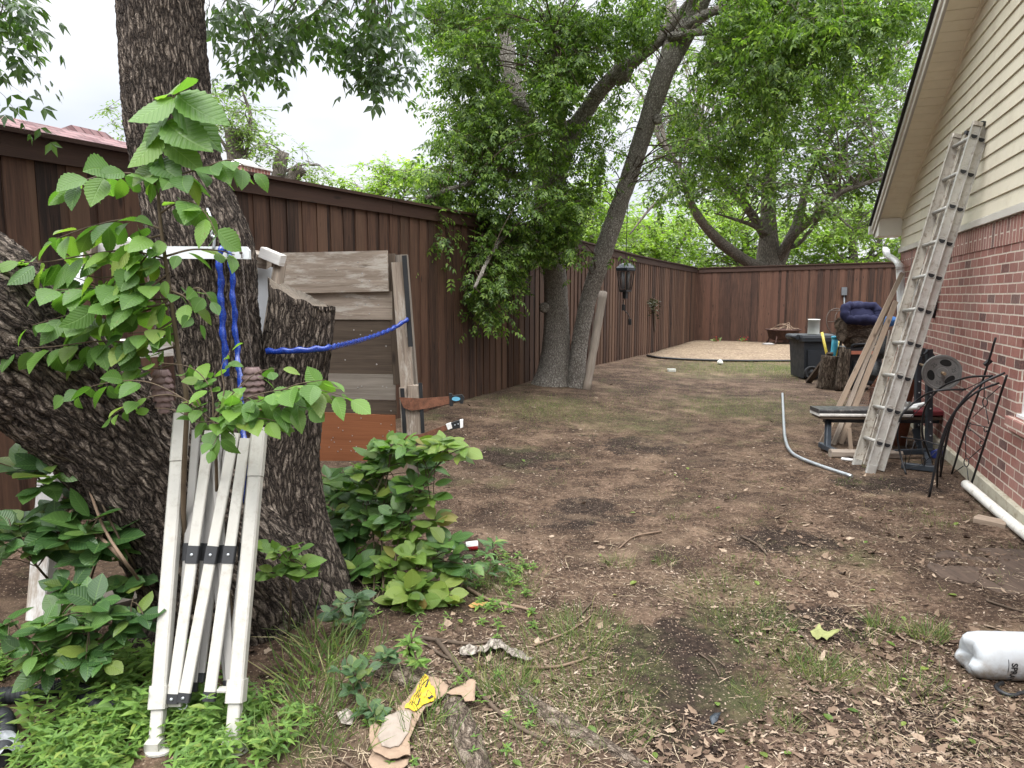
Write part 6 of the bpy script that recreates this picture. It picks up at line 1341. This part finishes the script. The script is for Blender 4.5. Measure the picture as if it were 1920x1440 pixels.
bush('broad_leaf_shrub', 'lower broad leaved shrub with paler leaves at the left edge beside the frame feet', [[G(180, 1260), A(180, 1180, 2.5), A(150, 1130, 2.5)], [G(180, 1260), A(60, 1200, 2.45), A(20, 1160, 2.45)], [G(180, 1260), A(230, 1190, 2.55), A(250, 1120, 2.6)]],
     [(190, 1170, 95, 60, 2.52, .12, 60, 0), (80, 1200, 90, 60, 2.45, .12, 46, 1), (30, 1230, 60, 45, 2.4, .1, 24, 1), (160, 1230, 80, 40, 2.45, .1, 30, 0), (150, 1105, 50, 35, 2.6, .1, 14, 0)], 50*2.5/F, OVAL, ['shrub_dark', 'privet_leaf'])
YR = 3.75
bush('privet_bush', 'leafy green bush with yellow green tips growing beside the plank screen', [[G(700, 1130), A(702, 1040, YR), A(690, 940, YR+.2), A(640, 880, YR+.3)], [G(720, 1130), A(716, 1000, YR), A(725, 900, YR), A(735, 840, YR)], [G(735, 1130), A(750, 1000, YR-.1), A(800, 900, YR-.1), A(840, 850, YR-.1)], [G(735, 1140), A(770, 1080, YR-.2), A(810, 1050, YR-.2)], [G(690, 1110), A(660, 1000, YR+.2), A(625, 940, YR+.3)], [G(748, 1160), A(770, 1130, YR-.35), A(780, 1100, YR-.35)]],
     [(640, 930, 45, 65, YR+.35, .2, 100, 0), (630, 1000, 40, 60, YR+.25, .2, 80, 0), (690, 960, 60, 70, YR+.15, .2, 110, 0), (700, 875, 50, 50, YR+.1, .2, 70, 2), (735, 835, 45, 28, YR, .15, 40, 2), (840, 836, 45, 22, YR-.1, .12, 36, 1), (800, 930, 40, 50, YR-.05, .15, 30, 2), (790, 870, 45, 30, YR-.05, .15, 26, 0), (750, 960, 50, 45, YR, .2, 56, 0), (680, 1060, 60, 40, YR, .2, 56, 0),
      (790, 1000, 50, 40, YR-.1, .15, 44, 1), (760, 1060, 60, 45, YR-.2, .18, 66, 1), (790, 1110, 60, 40, YR-.35, .15, 60, 1), (850, 1040, 50, 40, YR-.2, .15, 36, 0), (770, 1150, 35, 30, YR-.4, .1, 24, 1)], 38*YR/F, OVAL, ['privet_leaf', 'young_leaf', 'mid_leaf'])
bush('trunk_sprig', 'small light green sprig standing against the foot of the big trunk', [[G(540, 1200), A(545, 1120, 2.85), A(540, 1050, 2.85)]], [(530, 1040, 40, 28, 2.85, .05, 22, 0), (565, 1075, 38, 25, 2.83, .05, 20, 0), (510, 1075, 22, 20, 2.84, .04, 8, 0)], 34*2.85/F, ELM, ['weed_leaf'])
bush('ivy_clump', 'grey green ivy clump on the soil between the trunk foot and the bush', [[G(672, 1180), A(668, 1130, 3.0)]], [(655, 1130, 35, 32, 3.0, .08, 34, 0), (640, 1160, 30, 20, 2.95, .08, 20, 0)], 30*3/F, OVAL, ['ivy_leaf'])
bush('ivy_clump', 'low ivy patch among tall grass left of the torn paper', [[G(665, 1300), A(668, 1270, 2.55)]], [(670, 1270, 50, 35, 2.55, .1, 36, 0), (690, 1330, 30, 20, 2.42, .06, 16, 0), (720, 1230, 30, 20, 2.7, .06, 16, 0)], 27*2.6/F, OVAL, ['ivy_leaf'])
def weed_np(c, h, L, n, tiers, s0):
    Ps, Xs, Zs, Ls = [], [], [], []; lean = rng.normal(0, .18, 2)
    for t in range(tiers):
        f = (t+1)/tiers; p = c+np.array([lean[0]*h*f, lean[1]*h*f, h*f])
        for i in range(n):
            an = 2*pi*i/n+t*.9+s0; Ps.append(p); Xs.append((math.cos(an), math.sin(an), .35-.3*(1-f)+rng.normal(0, .15))); Zs.append((rng.normal(0, .2), rng.normal(0, .2)-.2, 1)); Ls.append(L*(1.15-.5*f)*rng.uniform(.75, 1.2))
    return np.array(Ps), np.array(Xs), np.array(Zs), np.array(Ls)
bush('sprig_weed', 'upright small weed with pointed leaves above the bare root', [[G(775, 1255), A(765, 1215, 2.75)]], [(765, 1205, 22, 30, 2.75, .05, 26, 0), (785, 1240, 20, 15, 2.68, .04, 14, 0)], 26*2.7/F, LANCE, ['weed_leaf'])
bush('sprig_weed', 'wispy weed clump beside the red scrap right of the bush', [[G(925, 1080), A(930, 1040, 3.7)]], [(920, 1050, 55, 35, 3.7, .2, 50, 0), (880, 1070, 40, 25, 3.6, .15, 24, 0)], 24*3.7/F, LANCE, ['privet_leaf'])
# ---- carpet of pointed weeds at the lower left (nobody could count it)
lst = []
def in_weeds(x, y): return (x < 300 and y > 1240+40*math.sin(x*.02)) or (300 <= x < 560 and y > 1300+(x-300)*.12)
k = 0
while k < 440:
    x, y = rng.uniform(-60, 560), rng.uniform(1225, 1500)
    if not in_weeds(x, y): continue
    if x > 420 and rng.random() < .6: continue
    if 80 < x < 220 and y < 1330 and rng.random() < .6: continue
    if x < 70 and y > 1350 and rng.random() < .8: continue
    c = G(x, y)
    if noise.noise(Vector((c[0]*3.2, c[1]*3.2, 6.5))) < -.12: continue
    k += 1; lst.append(weed_np(c, rng.uniform(.02, .12), .05*rng.uniform(.75, 1.2), 4, int(rng.integers(2, 5)), rng.uniform(0, 6)))
for _ in range(16):
    x, y = rng.uniform(10, 440), rng.uniform(1270, 1430); c = G(x, y); lst.append(weed_np(c, rng.uniform(.12, .2), .07, 4, 5, rng.uniform(0, 6)))
for _ in range(60):
    x, y = rng.uniform(560, 1000), rng.uniform(1030, 1440); c = G(x, y); lst.append(weed_np(c, rng.uniform(.01, .05), .035, 4, 2, rng.uniform(0, 6)))
for _ in range(30):
    x, y = rng.uniform(890, 1000), rng.uniform(1040, 1180); c = G(x, y); lst.append(weed_np(c, rng.uniform(.02, .06), .04, 4, 3, rng.uniform(0, 6)))
V, Q, U = mk(lst, LANCE); tag(np_mesh('low_weeds', V, Q, M['weed_leaf'], None, U, smooth=True, origin=(0, 0, 0)), 'carpet of small pointed weeds around the frame feet', 'weeds', None, 'stuff')
PD = G(1285, 1230)
def bare(P):     # the dark loose patch stays almost free of litter
    d = math.hypot((P[0]-PD[0]), (P[1]-PD[1])*.8); return d < .36+.16*noise.noise(Vector((P[0]*4, P[1]*4, 3))) and rng.random() < .93
# ================================================================== grass
BL = (np.array([(0, .012, 0), (0, -.012, 0), (.5, .010, 0), (.5, -.010, 0), (1, .001, 0), (1, -.001, 0)], float), np.array([(0, 1, 3, 2), (2, 3, 5, 4)]), np.array([(0, 0)]*6, float))
def tuft(c, n, h, rad, spread=.8):
    P = np.tile(c, (n, 1)); a = rng.uniform(0, 2*pi, n); rr = rad*np.sqrt(rng.random(n)); n0_ = n; P[:, 0] += rr*np.cos(a); P[:, 1] += rr*np.sin(a)
    X = np.stack([np.cos(a)*spread*rng.random(n)+rng.normal(0, .25, n), np.sin(a)*spread*rng.random(n)+rng.normal(0, .25, n), np.full(n, .8)], 1)
    return P, X, rdir(n, .2), h*rng.uniform(.45, 1.2, n)
def bent(P, X, Z, L):   # blades in two hinged pieces so that they arch over
    BB = (np.array([(0, .015, 0), (0, -.015, 0), (.5, .012, 0), (.5, -.012, 0), (.95, .001, -.28), (.95, -.001, -.28)], float), BL[1], BL[2])
    return scatter(BB, P, X, Z, L)
gl = []
for (x, y, n, h, rad) in [(1100, 1175, 60, .09, .16), (1050, 1215, 80, .10, .2), (1090, 1195, 60, .1, .15), (930, 1275, 60, .12, .12), (960, 1300, 50, .11, .10), (1130, 1290, 80, .08, .18), (1080, 1300, 50, .07, .15), (1130, 1360, 80, .08, .15), (1160, 1230, 40, .06, .15), (1360, 1120, 80, .07, .22), (1390, 1160, 90, .07, .2), (1420, 1180, 60, .07, .15), (1385, 1060, 40, .06, .13), (1340, 1090, 30, .05, .12),
                          (1160, 1058, 50, .07, .08), (1245, 1055, 36, .06, .07), (1500, 1245, 60, .08, .12), (1540, 1260, 70, .09, .10), (1690, 1275, 40, .09, .15), (1730, 1305, 26, .10, .12), (1740, 1195, 70, .10, .07), (1655, 1180, 40, .10, .06), (1480, 1090, 20, .05, .08), (1270, 972, 24, .05, .06), (1330, 968, 20, .05, .05), (1410, 1295, 40, .06, .07), (1430, 1330, 26, .05, .06), (1480, 1365, 30, .07, .04), (1620, 1200, 30, .07, .06), (1450, 1215, 40, .05, .12), (1440, 1240, 30, .05, .1),
                          (600, 1210, 60, .20, .10), (640, 1240, 70, .20, .12), (590, 1270, 60, .2, .1), (620, 1320, 60, .18, .12), (560, 1330, 60, .16, .12), (650, 1370, 70, .14, .12), (560, 1400, 80, .16, .12), (740, 1300, 40, .14, .06), (780, 1350, 60, .16, .08), (800, 1390, 50, .14, .08), (940, 1410, 80, .07, .16), (1000, 1400, 90, .06, .16), (860, 1400, 30, .07, .1), (960, 1110, 50, .08, .12), (930, 1090, 50, .08, .1), (990, 1075, 30, .06, .1), (1520, 1060, 14, .04, .1), (1755, 985, 30, .06, .08), (1745, 965, 20, .06, .05), (1590, 905, 30, .05, .08)]:
    gl.append(tuft(G(x, y), n if h > .13 else int(n*2.6), h, rad*1.25))
for _ in range(420):   # scattered small tufts over the yard
    x, y = rng.uniform(820, 1900), rng.uniform(700, 1440)
    if rng.random() < .5 and y > 1000: continue
    c = G(x, y); gl.append(tuft(c, int(rng.integers(5, 16)), rng.uniform(.03, .06), rng.uniform(.02, .10)))
def thin_grass(cx, cy, rx, ry, n, h):
    for _ in range(n):
        a = rng.normal(0, .5, 2); x, y = cx+a[0]*rx, cy+a[1]*ry
        if y < 679: continue
        gl.append(tuft(G(x, y), 7, h, .12))
thin_grass(1390, 690, 180, 16, 800, .065); thin_grass(1470, 692, 90, 20, 450, .07); thin_grass(1250, 735, 160, 40, 150, .05); thin_grass(1400, 760, 150, 25, 300, .055); thin_grass(1060, 770, 130, 30, 280, .055); thin_grass(1000, 760, 80, 25, 160, .055); thin_grass(1340, 770, 90, 20, 80, .05); thin_grass(1150, 800, 250, 60, 60, .04)
V, Q, U = bent(np.concatenate([g[0] for g in gl]), np.concatenate([g[1] for g in gl]), np.concatenate([g[2] for g in gl]), np.concatenate([g[3] for g in gl]))
tag(np_mesh('grass', V, Q, M['grass'], None, U, origin=(0, 0, 0)), 'sparse grass tufts on the bare yard soil', 'grass', None, 'stuff')
# ================================================================== litter: chips, dead leaves
def m_litter(name, stops, rough=.85):
    t = NT(name); r = t.isl(); c = t.ramp(r, stops); c = t.mix(t.ramp(t.noise(t.coord(), 60, 4, .7), [(.4, 0), (.7, .5)]), c, (.07, .045, .03)); t.pbr(c, rough, 0, None, .2); return t.mat
M['chips'] = m_litter('wood_chips', [(0, (.028, .018, .013)), (.4, (.085, .057, .041)), (.75, (.19, .137, .10)), (1, (.37, .30, .235))]); M['dead'] = m_litter('dead_leaves', [(0, (.030, .019, .014)), (.35, (.085, .055, .038)), (.75, (.19, .135, .095)), (1, (.34, .265, .195))])
CH = (np.array([(0, .2, 0), (0, -.2, 0), (1, -.15, .05), (1, .15, .05)], float), np.array([(0, 1, 2, 3)]), np.zeros((4, 2)))
Pc, Lc = [], []
n = 0
while n < 23000:
    y = 700+760*rng.random()**.8; x = rng.uniform(760, 1950)
    P = G(x, y)
    if noise.noise(Vector((P[0]*1.1, P[1]*1.1, 7.7))) < -.18 and rng.random() < .8: continue
    if (P-HC)@HN < .05 or bare(P): continue
    P[2] = gzf(P[0], P[1])+.004; Pc.append(P); Lc.append(rng.uniform(.006, .022)*(1 if P[1] < 6 else 1.5)); n += 1
N = len(Pc); V, Q, U = scatter(CH, np.array(Pc), rdir(N, 0, .15), np.tile([0, 0, 1.], (N, 1))+rng.normal(0, .35, (N, 3)), np.array(Lc))
tag(np_mesh('wood_chips', V, Q, M['chips'], None, None, origin=(0, 0, 0)), 'fine wood chips strewn over the soil', 'wood chips', None, 'stuff')
DL = leaf_tmpl([(0, .03), (.15, .2), (.4, .32), (.65, .28), (.85, .14), (1, .01)], .45, -.35)
DL2 = leaf_tmpl([(0, .03), (.15, .22), (.4, .34), (.65, .3), (.85, .16), (1, .01)], -.35, .3)
Ps = []
def dl(n, fx, fy):
    k = 0
    while k < n:
        x, y = fx(), fy(); P = G(x, y); P[2] = gzf(P[0], P[1])+.008
        if (P-HC)@HN < .08 or bare(P): continue
        Ps.append(P); k += 1
dl(280, lambda: rng.uniform(1150, 1960), lambda: rng.uniform(1330, 1480)); dl(240, lambda: rng.uniform(1350, 1960), lambda: rng.uniform(1180, 1400)); dl(230, lambda: rng.uniform(1300, 1900), lambda: rng.uniform(1000, 1250)); dl(180, lambda: rng.uniform(650, 1300), lambda: rng.uniform(1000, 1440)); dl(150, lambda: rng.uniform(1450, 1950), lambda: rng.uniform(890, 1050)); dl(120, lambda: rng.uniform(800, 1600), lambda: rng.uniform(720, 950)); dl(90, lambda: rng.uniform(0, 650), lambda: rng.uniform(1150, 1440))
P = np.array(Ps); N = len(P); h = N//2; Z = np.tile([0, 0, 1.], (N, 1))+rng.normal(0, .35, (N, 3)); X = rdir(N, 0, .12); Ll = rng.uniform(.02, .06, N); Wl = Ll*rng.uniform(.6, 1.15, N)
pr_ = []
for k_ in range(12):
    ww_ = [max(.01, w_*rng.uniform(.55, 1.25)) for w_ in (.05, .16, .24, .33, .30, .27, .18, .09, .01)]; tm_ = leaf_tmpl([(t_, w_) for t_, w_ in zip((0, .1, .22, .36, .5, .64, .78, .9, 1), ww_)], rng.uniform(-.6, .6), rng.uniform(-.55, .55), rng.uniform(0, .18))
    tm_[0][:, 1] += .10*np.sin(tm_[0][:, 0]*rng.uniform(2, 4)); s_ = slice(k_, None, 12); pr_.append(scatter(tm_, P[s_], X[s_], Z[s_], Ll[s_], Wl[s_]))
V, Q, U = cat_parts(pr_)
tag(np_mesh('dead_leaf_litter', V, Q, M['dead'], None, U, origin=(0, 0, 0), smooth=True), 'curled brown dead leaves scattered on the soil', 'dead leaves', None, 'stuff')
n = 2600; Pk = []
while len(Pk) < n:
    x, y = rng.uniform(700, 1960), 860+600*rng.random()**.7; p_ = G(x, y)
    if (p_-HC)@HN < .08 or bare(p_) or noise.noise(Vector((p_[0]*1.6, p_[1]*1.6, 1.2))) < -.05+.25*rng.random()-.2: continue
    p_[2] = gzf(p_[0], p_[1])+.006; Pk.append(p_)
V, Q, U = scatter(KITE, np.array(Pk), rdir(n, 0, .2), np.tile([0, 0, 1.], (n, 1))+rng.normal(0, .4, (n, 3)), rng.uniform(.012, .035, n), rng.uniform(.012, .04, n))
tag(np_mesh('leaf_crumbs', V, Q, M['dead'], None, None, origin=(0, 0, 0)), 'broken bits of dead leaf mixed into the soil surface', 'leaf bits', None, 'stuff')
M['straw'] = m_litter('dry_straw', [(0, (.10, .07, .045)), (.5, (.26, .20, .13)), (1, (.46, .38, .27))])
SW = (np.array([(0, .012, 0), (0, -.012, 0), (.5, .012, .03), (.5, -.012, .03), (1, .006, 0), (1, -.006, 0)], float), np.array([(0, 1, 3, 2), (2, 3, 5, 4)]), np.zeros((6, 2)))
Pk = []
while len(Pk) < 4200:
    x, y = rng.uniform(560, 1960), 830+640*rng.random()**.75; p_ = G(x, y)
    if (p_-HC)@HN < .08 or bare(p_): continue
    if noise.noise(Vector((p_[0]*1.3, p_[1]*1.3, 4.4))) < -.1 and rng.random() < .7: continue
    p_[2] = gzf(p_[0], p_[1])+.006; Pk.append(p_)
N = len(Pk); V, Q, U = scatter(SW, np.array(Pk), rdir(N, .04, .10), np.tile([0, 0, 1.], (N, 1))+rng.normal(0, .5, (N, 3)), rng.uniform(.03, .10, N), rng.uniform(.05, .11, N))
tag(np_mesh('dry_straw', V, Q, M['straw'], None, None, origin=(0, 0, 0)), 'thin dry straw and grass stalks lying over the soil', 'straw', None, 'stuff')
n = 60; P = np.array([G(rng.uniform(850, 1900), rng.uniform(850, 1440), .012) for _ in range(n)]); V, Q, U = scatter(OVAL, P, rdir(n, 0, .1), np.tile([0, 0, 1.], (n, 1)), rng.uniform(.025, .05, n))
tag(np_mesh('fallen_green_leaves', V, Q, M['young_leaf'], None, U, origin=(0, 0, 0)), 'freshly fallen green leaves dotted over the soil', 'leaves', None, 'stuff')
# ---- sticks
SK = [([(778, 1197), (830, 1205), (880, 1212), (920, 1208)], 9, 'thick grey stick lying level above the torn paper'), ([(820, 1206), (860, 1260), (905, 1310), (960, 1360), (1030, 1400)], 10, 'long dark stick slanting down past the exposed root'), ([(792, 1205), (830, 1235), (870, 1250), (888, 1252)], 6, 'pale bent stick crossing the dark slanting stick'), ([(870, 1102), (920, 1130), (980, 1145), (1000, 1150)], 7, 'pale curved stick right of the bush foot'),
      ([(985, 1255), (1040, 1252), (1080, 1245), (1104, 1236)], 7, 'pale stick beside the grass right of the bark strip'), ([(1000, 1215), (1060, 1190), (1095, 1170), (1110, 1155)], 5, 'thin pale stick pointing to the upper right in the grass'), ([(600, 1400), (630, 1420), (675, 1450)], 7, 'grey stick at the bottom edge left of the torn paper'), ([(1110, 1130), (1080, 1165), (1058, 1185)], 4, 'thin dark twig arching above the middle grass tuft'),
      ([(1310, 1228), (1335, 1245), (1348, 1270)], 4, 'thin curved twig on the dark soil patch'), ([(1390, 1010), (1420, 1025), (1440, 1045)], 5, 'short dark twig in the middle of the yard'), ([(1500, 1190), (1525, 1215), (1560, 1238)], 6, 'grey twig lying beside the pale green dry leaf'), ([(1850, 1130), (1890, 1145), (1930, 1155)], 5, 'brown twig in front of the buried board'), ([(690, 1070), (715, 1088), (735, 1100)], 8, 'brown stick poking out under the bush foot'), ([(1240, 1000), (1190, 1010), (1160, 1030)], 4, 'short pale twig left of the yard middle')]
for pts, wpx_, lab in SK:
    P = []
    for x, y in pts:
        p = G(x, y); p[2] = gzf(p[0], p[1])+wpx_*p[1]/F*.45+.004; P.append(p)
    q = MB(); S = spline(P, 8); r_ = wpx_*.5*P[0][1]/F; q.tube(S, [r_*(1-.45*i/len(S))*(1+.12*noise.noise(Vector((i*.9, wpx_, 1)))) for i in range(len(S))], 8, bark=(.0006, 60, 6, wpx_)); dark = 'dark' in lab or 'grey' in lab or 'brown' in lab
    tag(q.build('fallen_stick', M['twig'] if dark else M['dry_stick']), lab, 'stick', 'sticks lying on the soil')
# dead trailing vine stems by the limb
q = MB(); q.tube(spline([A(165, 910, 2.72), A(195, 990, 2.7), A(240, 1060, 2.62), G(300, 1140, .03)], 8), .006, 6); q.tube(spline([A(170, 990, 2.75), A(230, 1050, 2.68), G(298, 1130, .02)], 8), .008, 6); T = thing('bare_vine', 'pair of bare brown vine stems arching under the leaning limb', 'vine', G(300, 1140)); q.build('stem', M['dry_stick'], T)
# ---- exposed roots
M['root_bark'] = m_bark('root_bark', (.045, .034, .026), (.16, .125, .095), (.30, .25, .20), 1.1, .9, .5, .4)
for lab, pts in (('exposed grey root with cracked bark below the torn paper', [(850, 1310, 40), (862, 1350, 62), (880, 1400, 66), (905, 1470, 60)]), ('exposed grey root hump left of the torn paper top', [(690, 1250, 20), (730, 1262, 52), (780, 1275, 58), (820, 1290, 30)]), ('long low root running to the lower right through the litter', [(975, 1290, 14), (1000, 1320, 34), (1060, 1360, 42), (1130, 1400, 40), (1220, 1450, 40)])):
    P, R = [], []
    for x, y, wd in pts:
        p = G(x, y); r_ = wd*.5*p[1]/F; p[2] = gz(p[0], p[1])-r_*.38; P.append(p); R.append(r_)
    S = spline([np.append(p, r_) for p, r_ in zip(P, R)], 14); q = MB(); q.tube([s[:3] for s in S], [max(s[3], .004) for s in S], 40, bark=(.010, 16, 6, 3)); tag(q.build('exposed_root', M['root_bark']), lab, 'root', 'exposed roots in the yard')
# ---- torn paper bag with the yellow label
M['kraft'] = plain('kraft_paper', (.24, .172, .122), .85, 0, .10, 12, .5, 28, .15, dirt=(.22, .16, .115)); M['kraft_in'] = plain('grey_kraft', (.25, .21, .175), .85, 0, .12, 12, .5, 28, .15); M['yellow_label'] = plain('yellow_print', (.50, .34, .025), .6, 0, .08, 14, .15, 40, .25)
def crum(x, y, s=1.0): return .018*noise.noise(Vector((x*9, y*9, 2)))+.022*abs(noise.noise(Vector((x*17, y*17, 5))))*s+.010*abs(noise.noise(Vector((x*34, y*34, 9))))
T = thing('torn_paper_bag', 'torn brown paper bag with a yellow printed label on the ground', 'paper bag', G(770, 1400))
def gp(pts): return [tuple(G(x, y)[:2]) for x, y in pts]
q = sheet(gp([(745, 1352), (720, 1385), (698, 1365), (692, 1395), (700, 1425), (735, 1440), (770, 1432), (768, 1400), (783, 1370), (800, 1345), (815, 1330), (838, 1312), (842, 1300), (822, 1286), (797, 1279), (775, 1310), (752, 1340)]), lambda x, y: gz(x, y)+.03+crum(x, y), .008, .0015); q.build('body', M['kraft'], T)
q = sheet(gp([(702, 1405), (690, 1440), (700, 1455), (740, 1460), (765, 1445), (768, 1425), (740, 1430)]), lambda x, y: gz(x, y)+.014+crum(x, y, .8), .012, .0015); q.build('flap', M['kraft'], T)
q = sheet(gp([(835, 1318), (862, 1305), (880, 1300), (892, 1305), (890, 1338), (872, 1335), (862, 1322), (846, 1322)]), lambda x, y: gz(x, y)+.040+crum(x, y), .012, .0015); q.build('torn_tail', M['kraft'], T)
q = sheet(gp([(722, 1368), (745, 1356), (775, 1358), (766, 1392), (748, 1412), (716, 1418), (708, 1395)]), lambda x, y: gz(x, y)+.036+crum(x, y), .012, .0015); q.build('grey_lining', M['kraft_in'], T)
lz = lambda x, y: gz(x, y)+.0375+crum(x, y)
q = sheet(gp([(797, 1283), (803, 1287), (806, 1300), (816, 1314), (818, 1326), (800, 1340), (778, 1355), (759, 1354)]), lz, .007, .0012); lb_ = q.build('yellow_label', M['yellow_label'], T)
def strip(a, b, w_, name='print', mat='ink'):
    pa, pb = G(*a), G(*b); k = max(2, int(np.linalg.norm(pb-pa)/.01)); d = norm((pb-pa)*[1, 1, 0]); n_ = np.array([-d[1], d[0], 0])*w_/2; q = MB()
    for i in range(k):
        f = []
        for t, s in ((i/k, -1), ((i+1)/k, -1), ((i+1)/k, 1), (i/k, 1)):
            p = pa+(pb-pa)*t+n_*s; p[2] = lz(p[0], p[1])+.0035; f.append(p)
        q.quad(*f)
    return sub(q, name, M[mat], lb_)
strip((797, 1288), (768, 1350), .0025); strip((800, 1289), (772, 1350), .0022); strip((790, 1318), (784, 1332), .003); strip((804, 1298), (798, 1310), .006); strip((788, 1333), (782, 1346), .006); strip((812, 1322), (803, 1328), .012); strip((803, 1316), (795, 1331), .002); strip((802, 1316), (810, 1320), .002)
# ---- other scraps
def scrap(name, lab, cat, pts, mat, h=.012, amp=1.0, grp=None):
    q = sheet(gp(pts), lambda x, y: gzf(x, y)+h+crum(x, y, amp)*amp, .012, .0015); tag(q.build(name, mat), lab, cat, grp)
M['paper'] = plain('white_paper', (.74, .74, .73), .7, 0, .05, 10, .2, 30, .3); M['bark_grey'] = m_bark('loose_bark', (.10, .085, .07), (.24, .21, .18), (.38, .34, .29), 1.4, .5, .4, .2); M['film'] = plain('grey_plastic_film', (.24, .25, .27), .3, 0, .25, 20, .4, 40, .5); M['rubber'] = plain('dark_corrugated', (.018, .020, .023), .6, 0, .3, 10, .2, 60, .3)
scrap('paper_scrap', 'small white paper scrap on the soil under the bush tips', 'paper', [(831, 1128), (845, 1121), (858, 1124), (848, 1142), (840, 1138)], M['paper'], .015, .6)
scrap('bark_strip', 'curled pale bark strip lying among the sticks', 'bark', [(900, 1220), (920, 1212), (938, 1208), (950, 1220), (975, 1232), (1002, 1243), (985, 1247), (955, 1238), (930, 1226), (905, 1240), (890, 1235)], M['bark_grey'], .02, 1.3, 'bark pieces by the sticks')
scrap('bark_strip', 'greyish bark flake left of the curled bark strip', 'bark', [(862, 1225), (880, 1214), (895, 1218), (893, 1232), (875, 1238), (862, 1236)], M['bark_grey'], .015, 1.0, 'bark pieces by the sticks')
scrap('bark_strip', 'bark flake on the soil at the left of the torn paper bag', 'bark', [(632, 1352), (650, 1342), (668, 1350), (660, 1366), (640, 1368)], M['bark_grey'], .015, 1.0, 'bark pieces by the sticks')
scrap('yellow_leaf', 'large yellow brown dead leaf right of the white paper scrap', 'leaf', [(878, 1140), (895, 1130), (915, 1132), (905, 1140), (885, 1144)], plain('tan_dead_leaf', (.40, .23, .09), .8, 0, .2, 20, .3, 60, .2), .012, .6)
q = MB(); cc_ = G(885, 1024, .03); M['red_can'] = plain('red_can_print', (.42, .03, .035), .35, .2, .2, 30); q.tube([cc_-[.035, 0, .005], cc_+[.035, .01, 0]], .026, 14, m=0); q.tube([cc_-[.036, 0, .005]+[0, 0, .006], cc_+[.036, .01, .006]], .0255, 14, m=1); tag(q.build('crushed_can', [M['red_can'], M['white_metal']]), 'crushed red and white can on the soil beside the bush', 'can')
scrap('dry_green_leaf', 'pale green dry leaf cluster in the right litter', 'leaf', [(1518, 1190), (1535, 1182), (1545, 1195), (1575, 1196), (1550, 1210), (1540, 1203), (1530, 1205)], plain('dry_green', (.20, .21, .085), .8, 0, .25, 20, .3, 60, .2), .02, 1.2)
scrap('plastic_shard', 'small dark blue grey plastic shard among the dead leaves', 'shard', [(1330, 1352), (1340, 1345), (1352, 1342), (1345, 1358), (1335, 1365)], M['dark_steel'], .012, .5)
scrap('plastic_film', 'crumpled grey plastic film at the lower left corner', 'plastic film', [(-20, 1418), (20, 1398), (48, 1408), (40, 1425), (5, 1450), (-30, 1450)], M['film'], .03, 1.6)
def hose(name, lab, pts, r_, cat='hose'):
    P = []
    for x, y in pts: p = G(x, y); p[2] += r_*.8; P.append(p)
    S = spline(P, 40); q = MB(); q.tube(S, [r_*(1+.10*math.sin(i*1.6)) for i in range(len(S))], 14); tag(q.build(name, M['rubber']), lab, cat, 'black ribbed drain hoses')
hose('ribbed_hose', 'black ribbed hose half hidden in weeds at the lower left', [(-40, 1318), (60, 1312), (130, 1300), (190, 1335), (240, 1350)], .030); hose('ribbed_hose', 'black ribbed hose end in the corner by the plastic film', [(-30, 1370), (5, 1355), (12, 1400), (-5, 1440)], .030); hose('ribbed_hose', 'thin black ribbed hose lying along the right foot of the big trunk', [(470, 1170), (540, 1165), (600, 1140), (645, 1100), (655, 1085)], .012)
q = MB(); q.beam(G(120, 1150, .05), G(290, 1105, .05), .10, .04, up=(0, -.5, 1)); tag(q.build('fallen_plank', M['grey_plank']), 'grey plank lying on the soil under the shrubs behind the frame leg', 'plank')
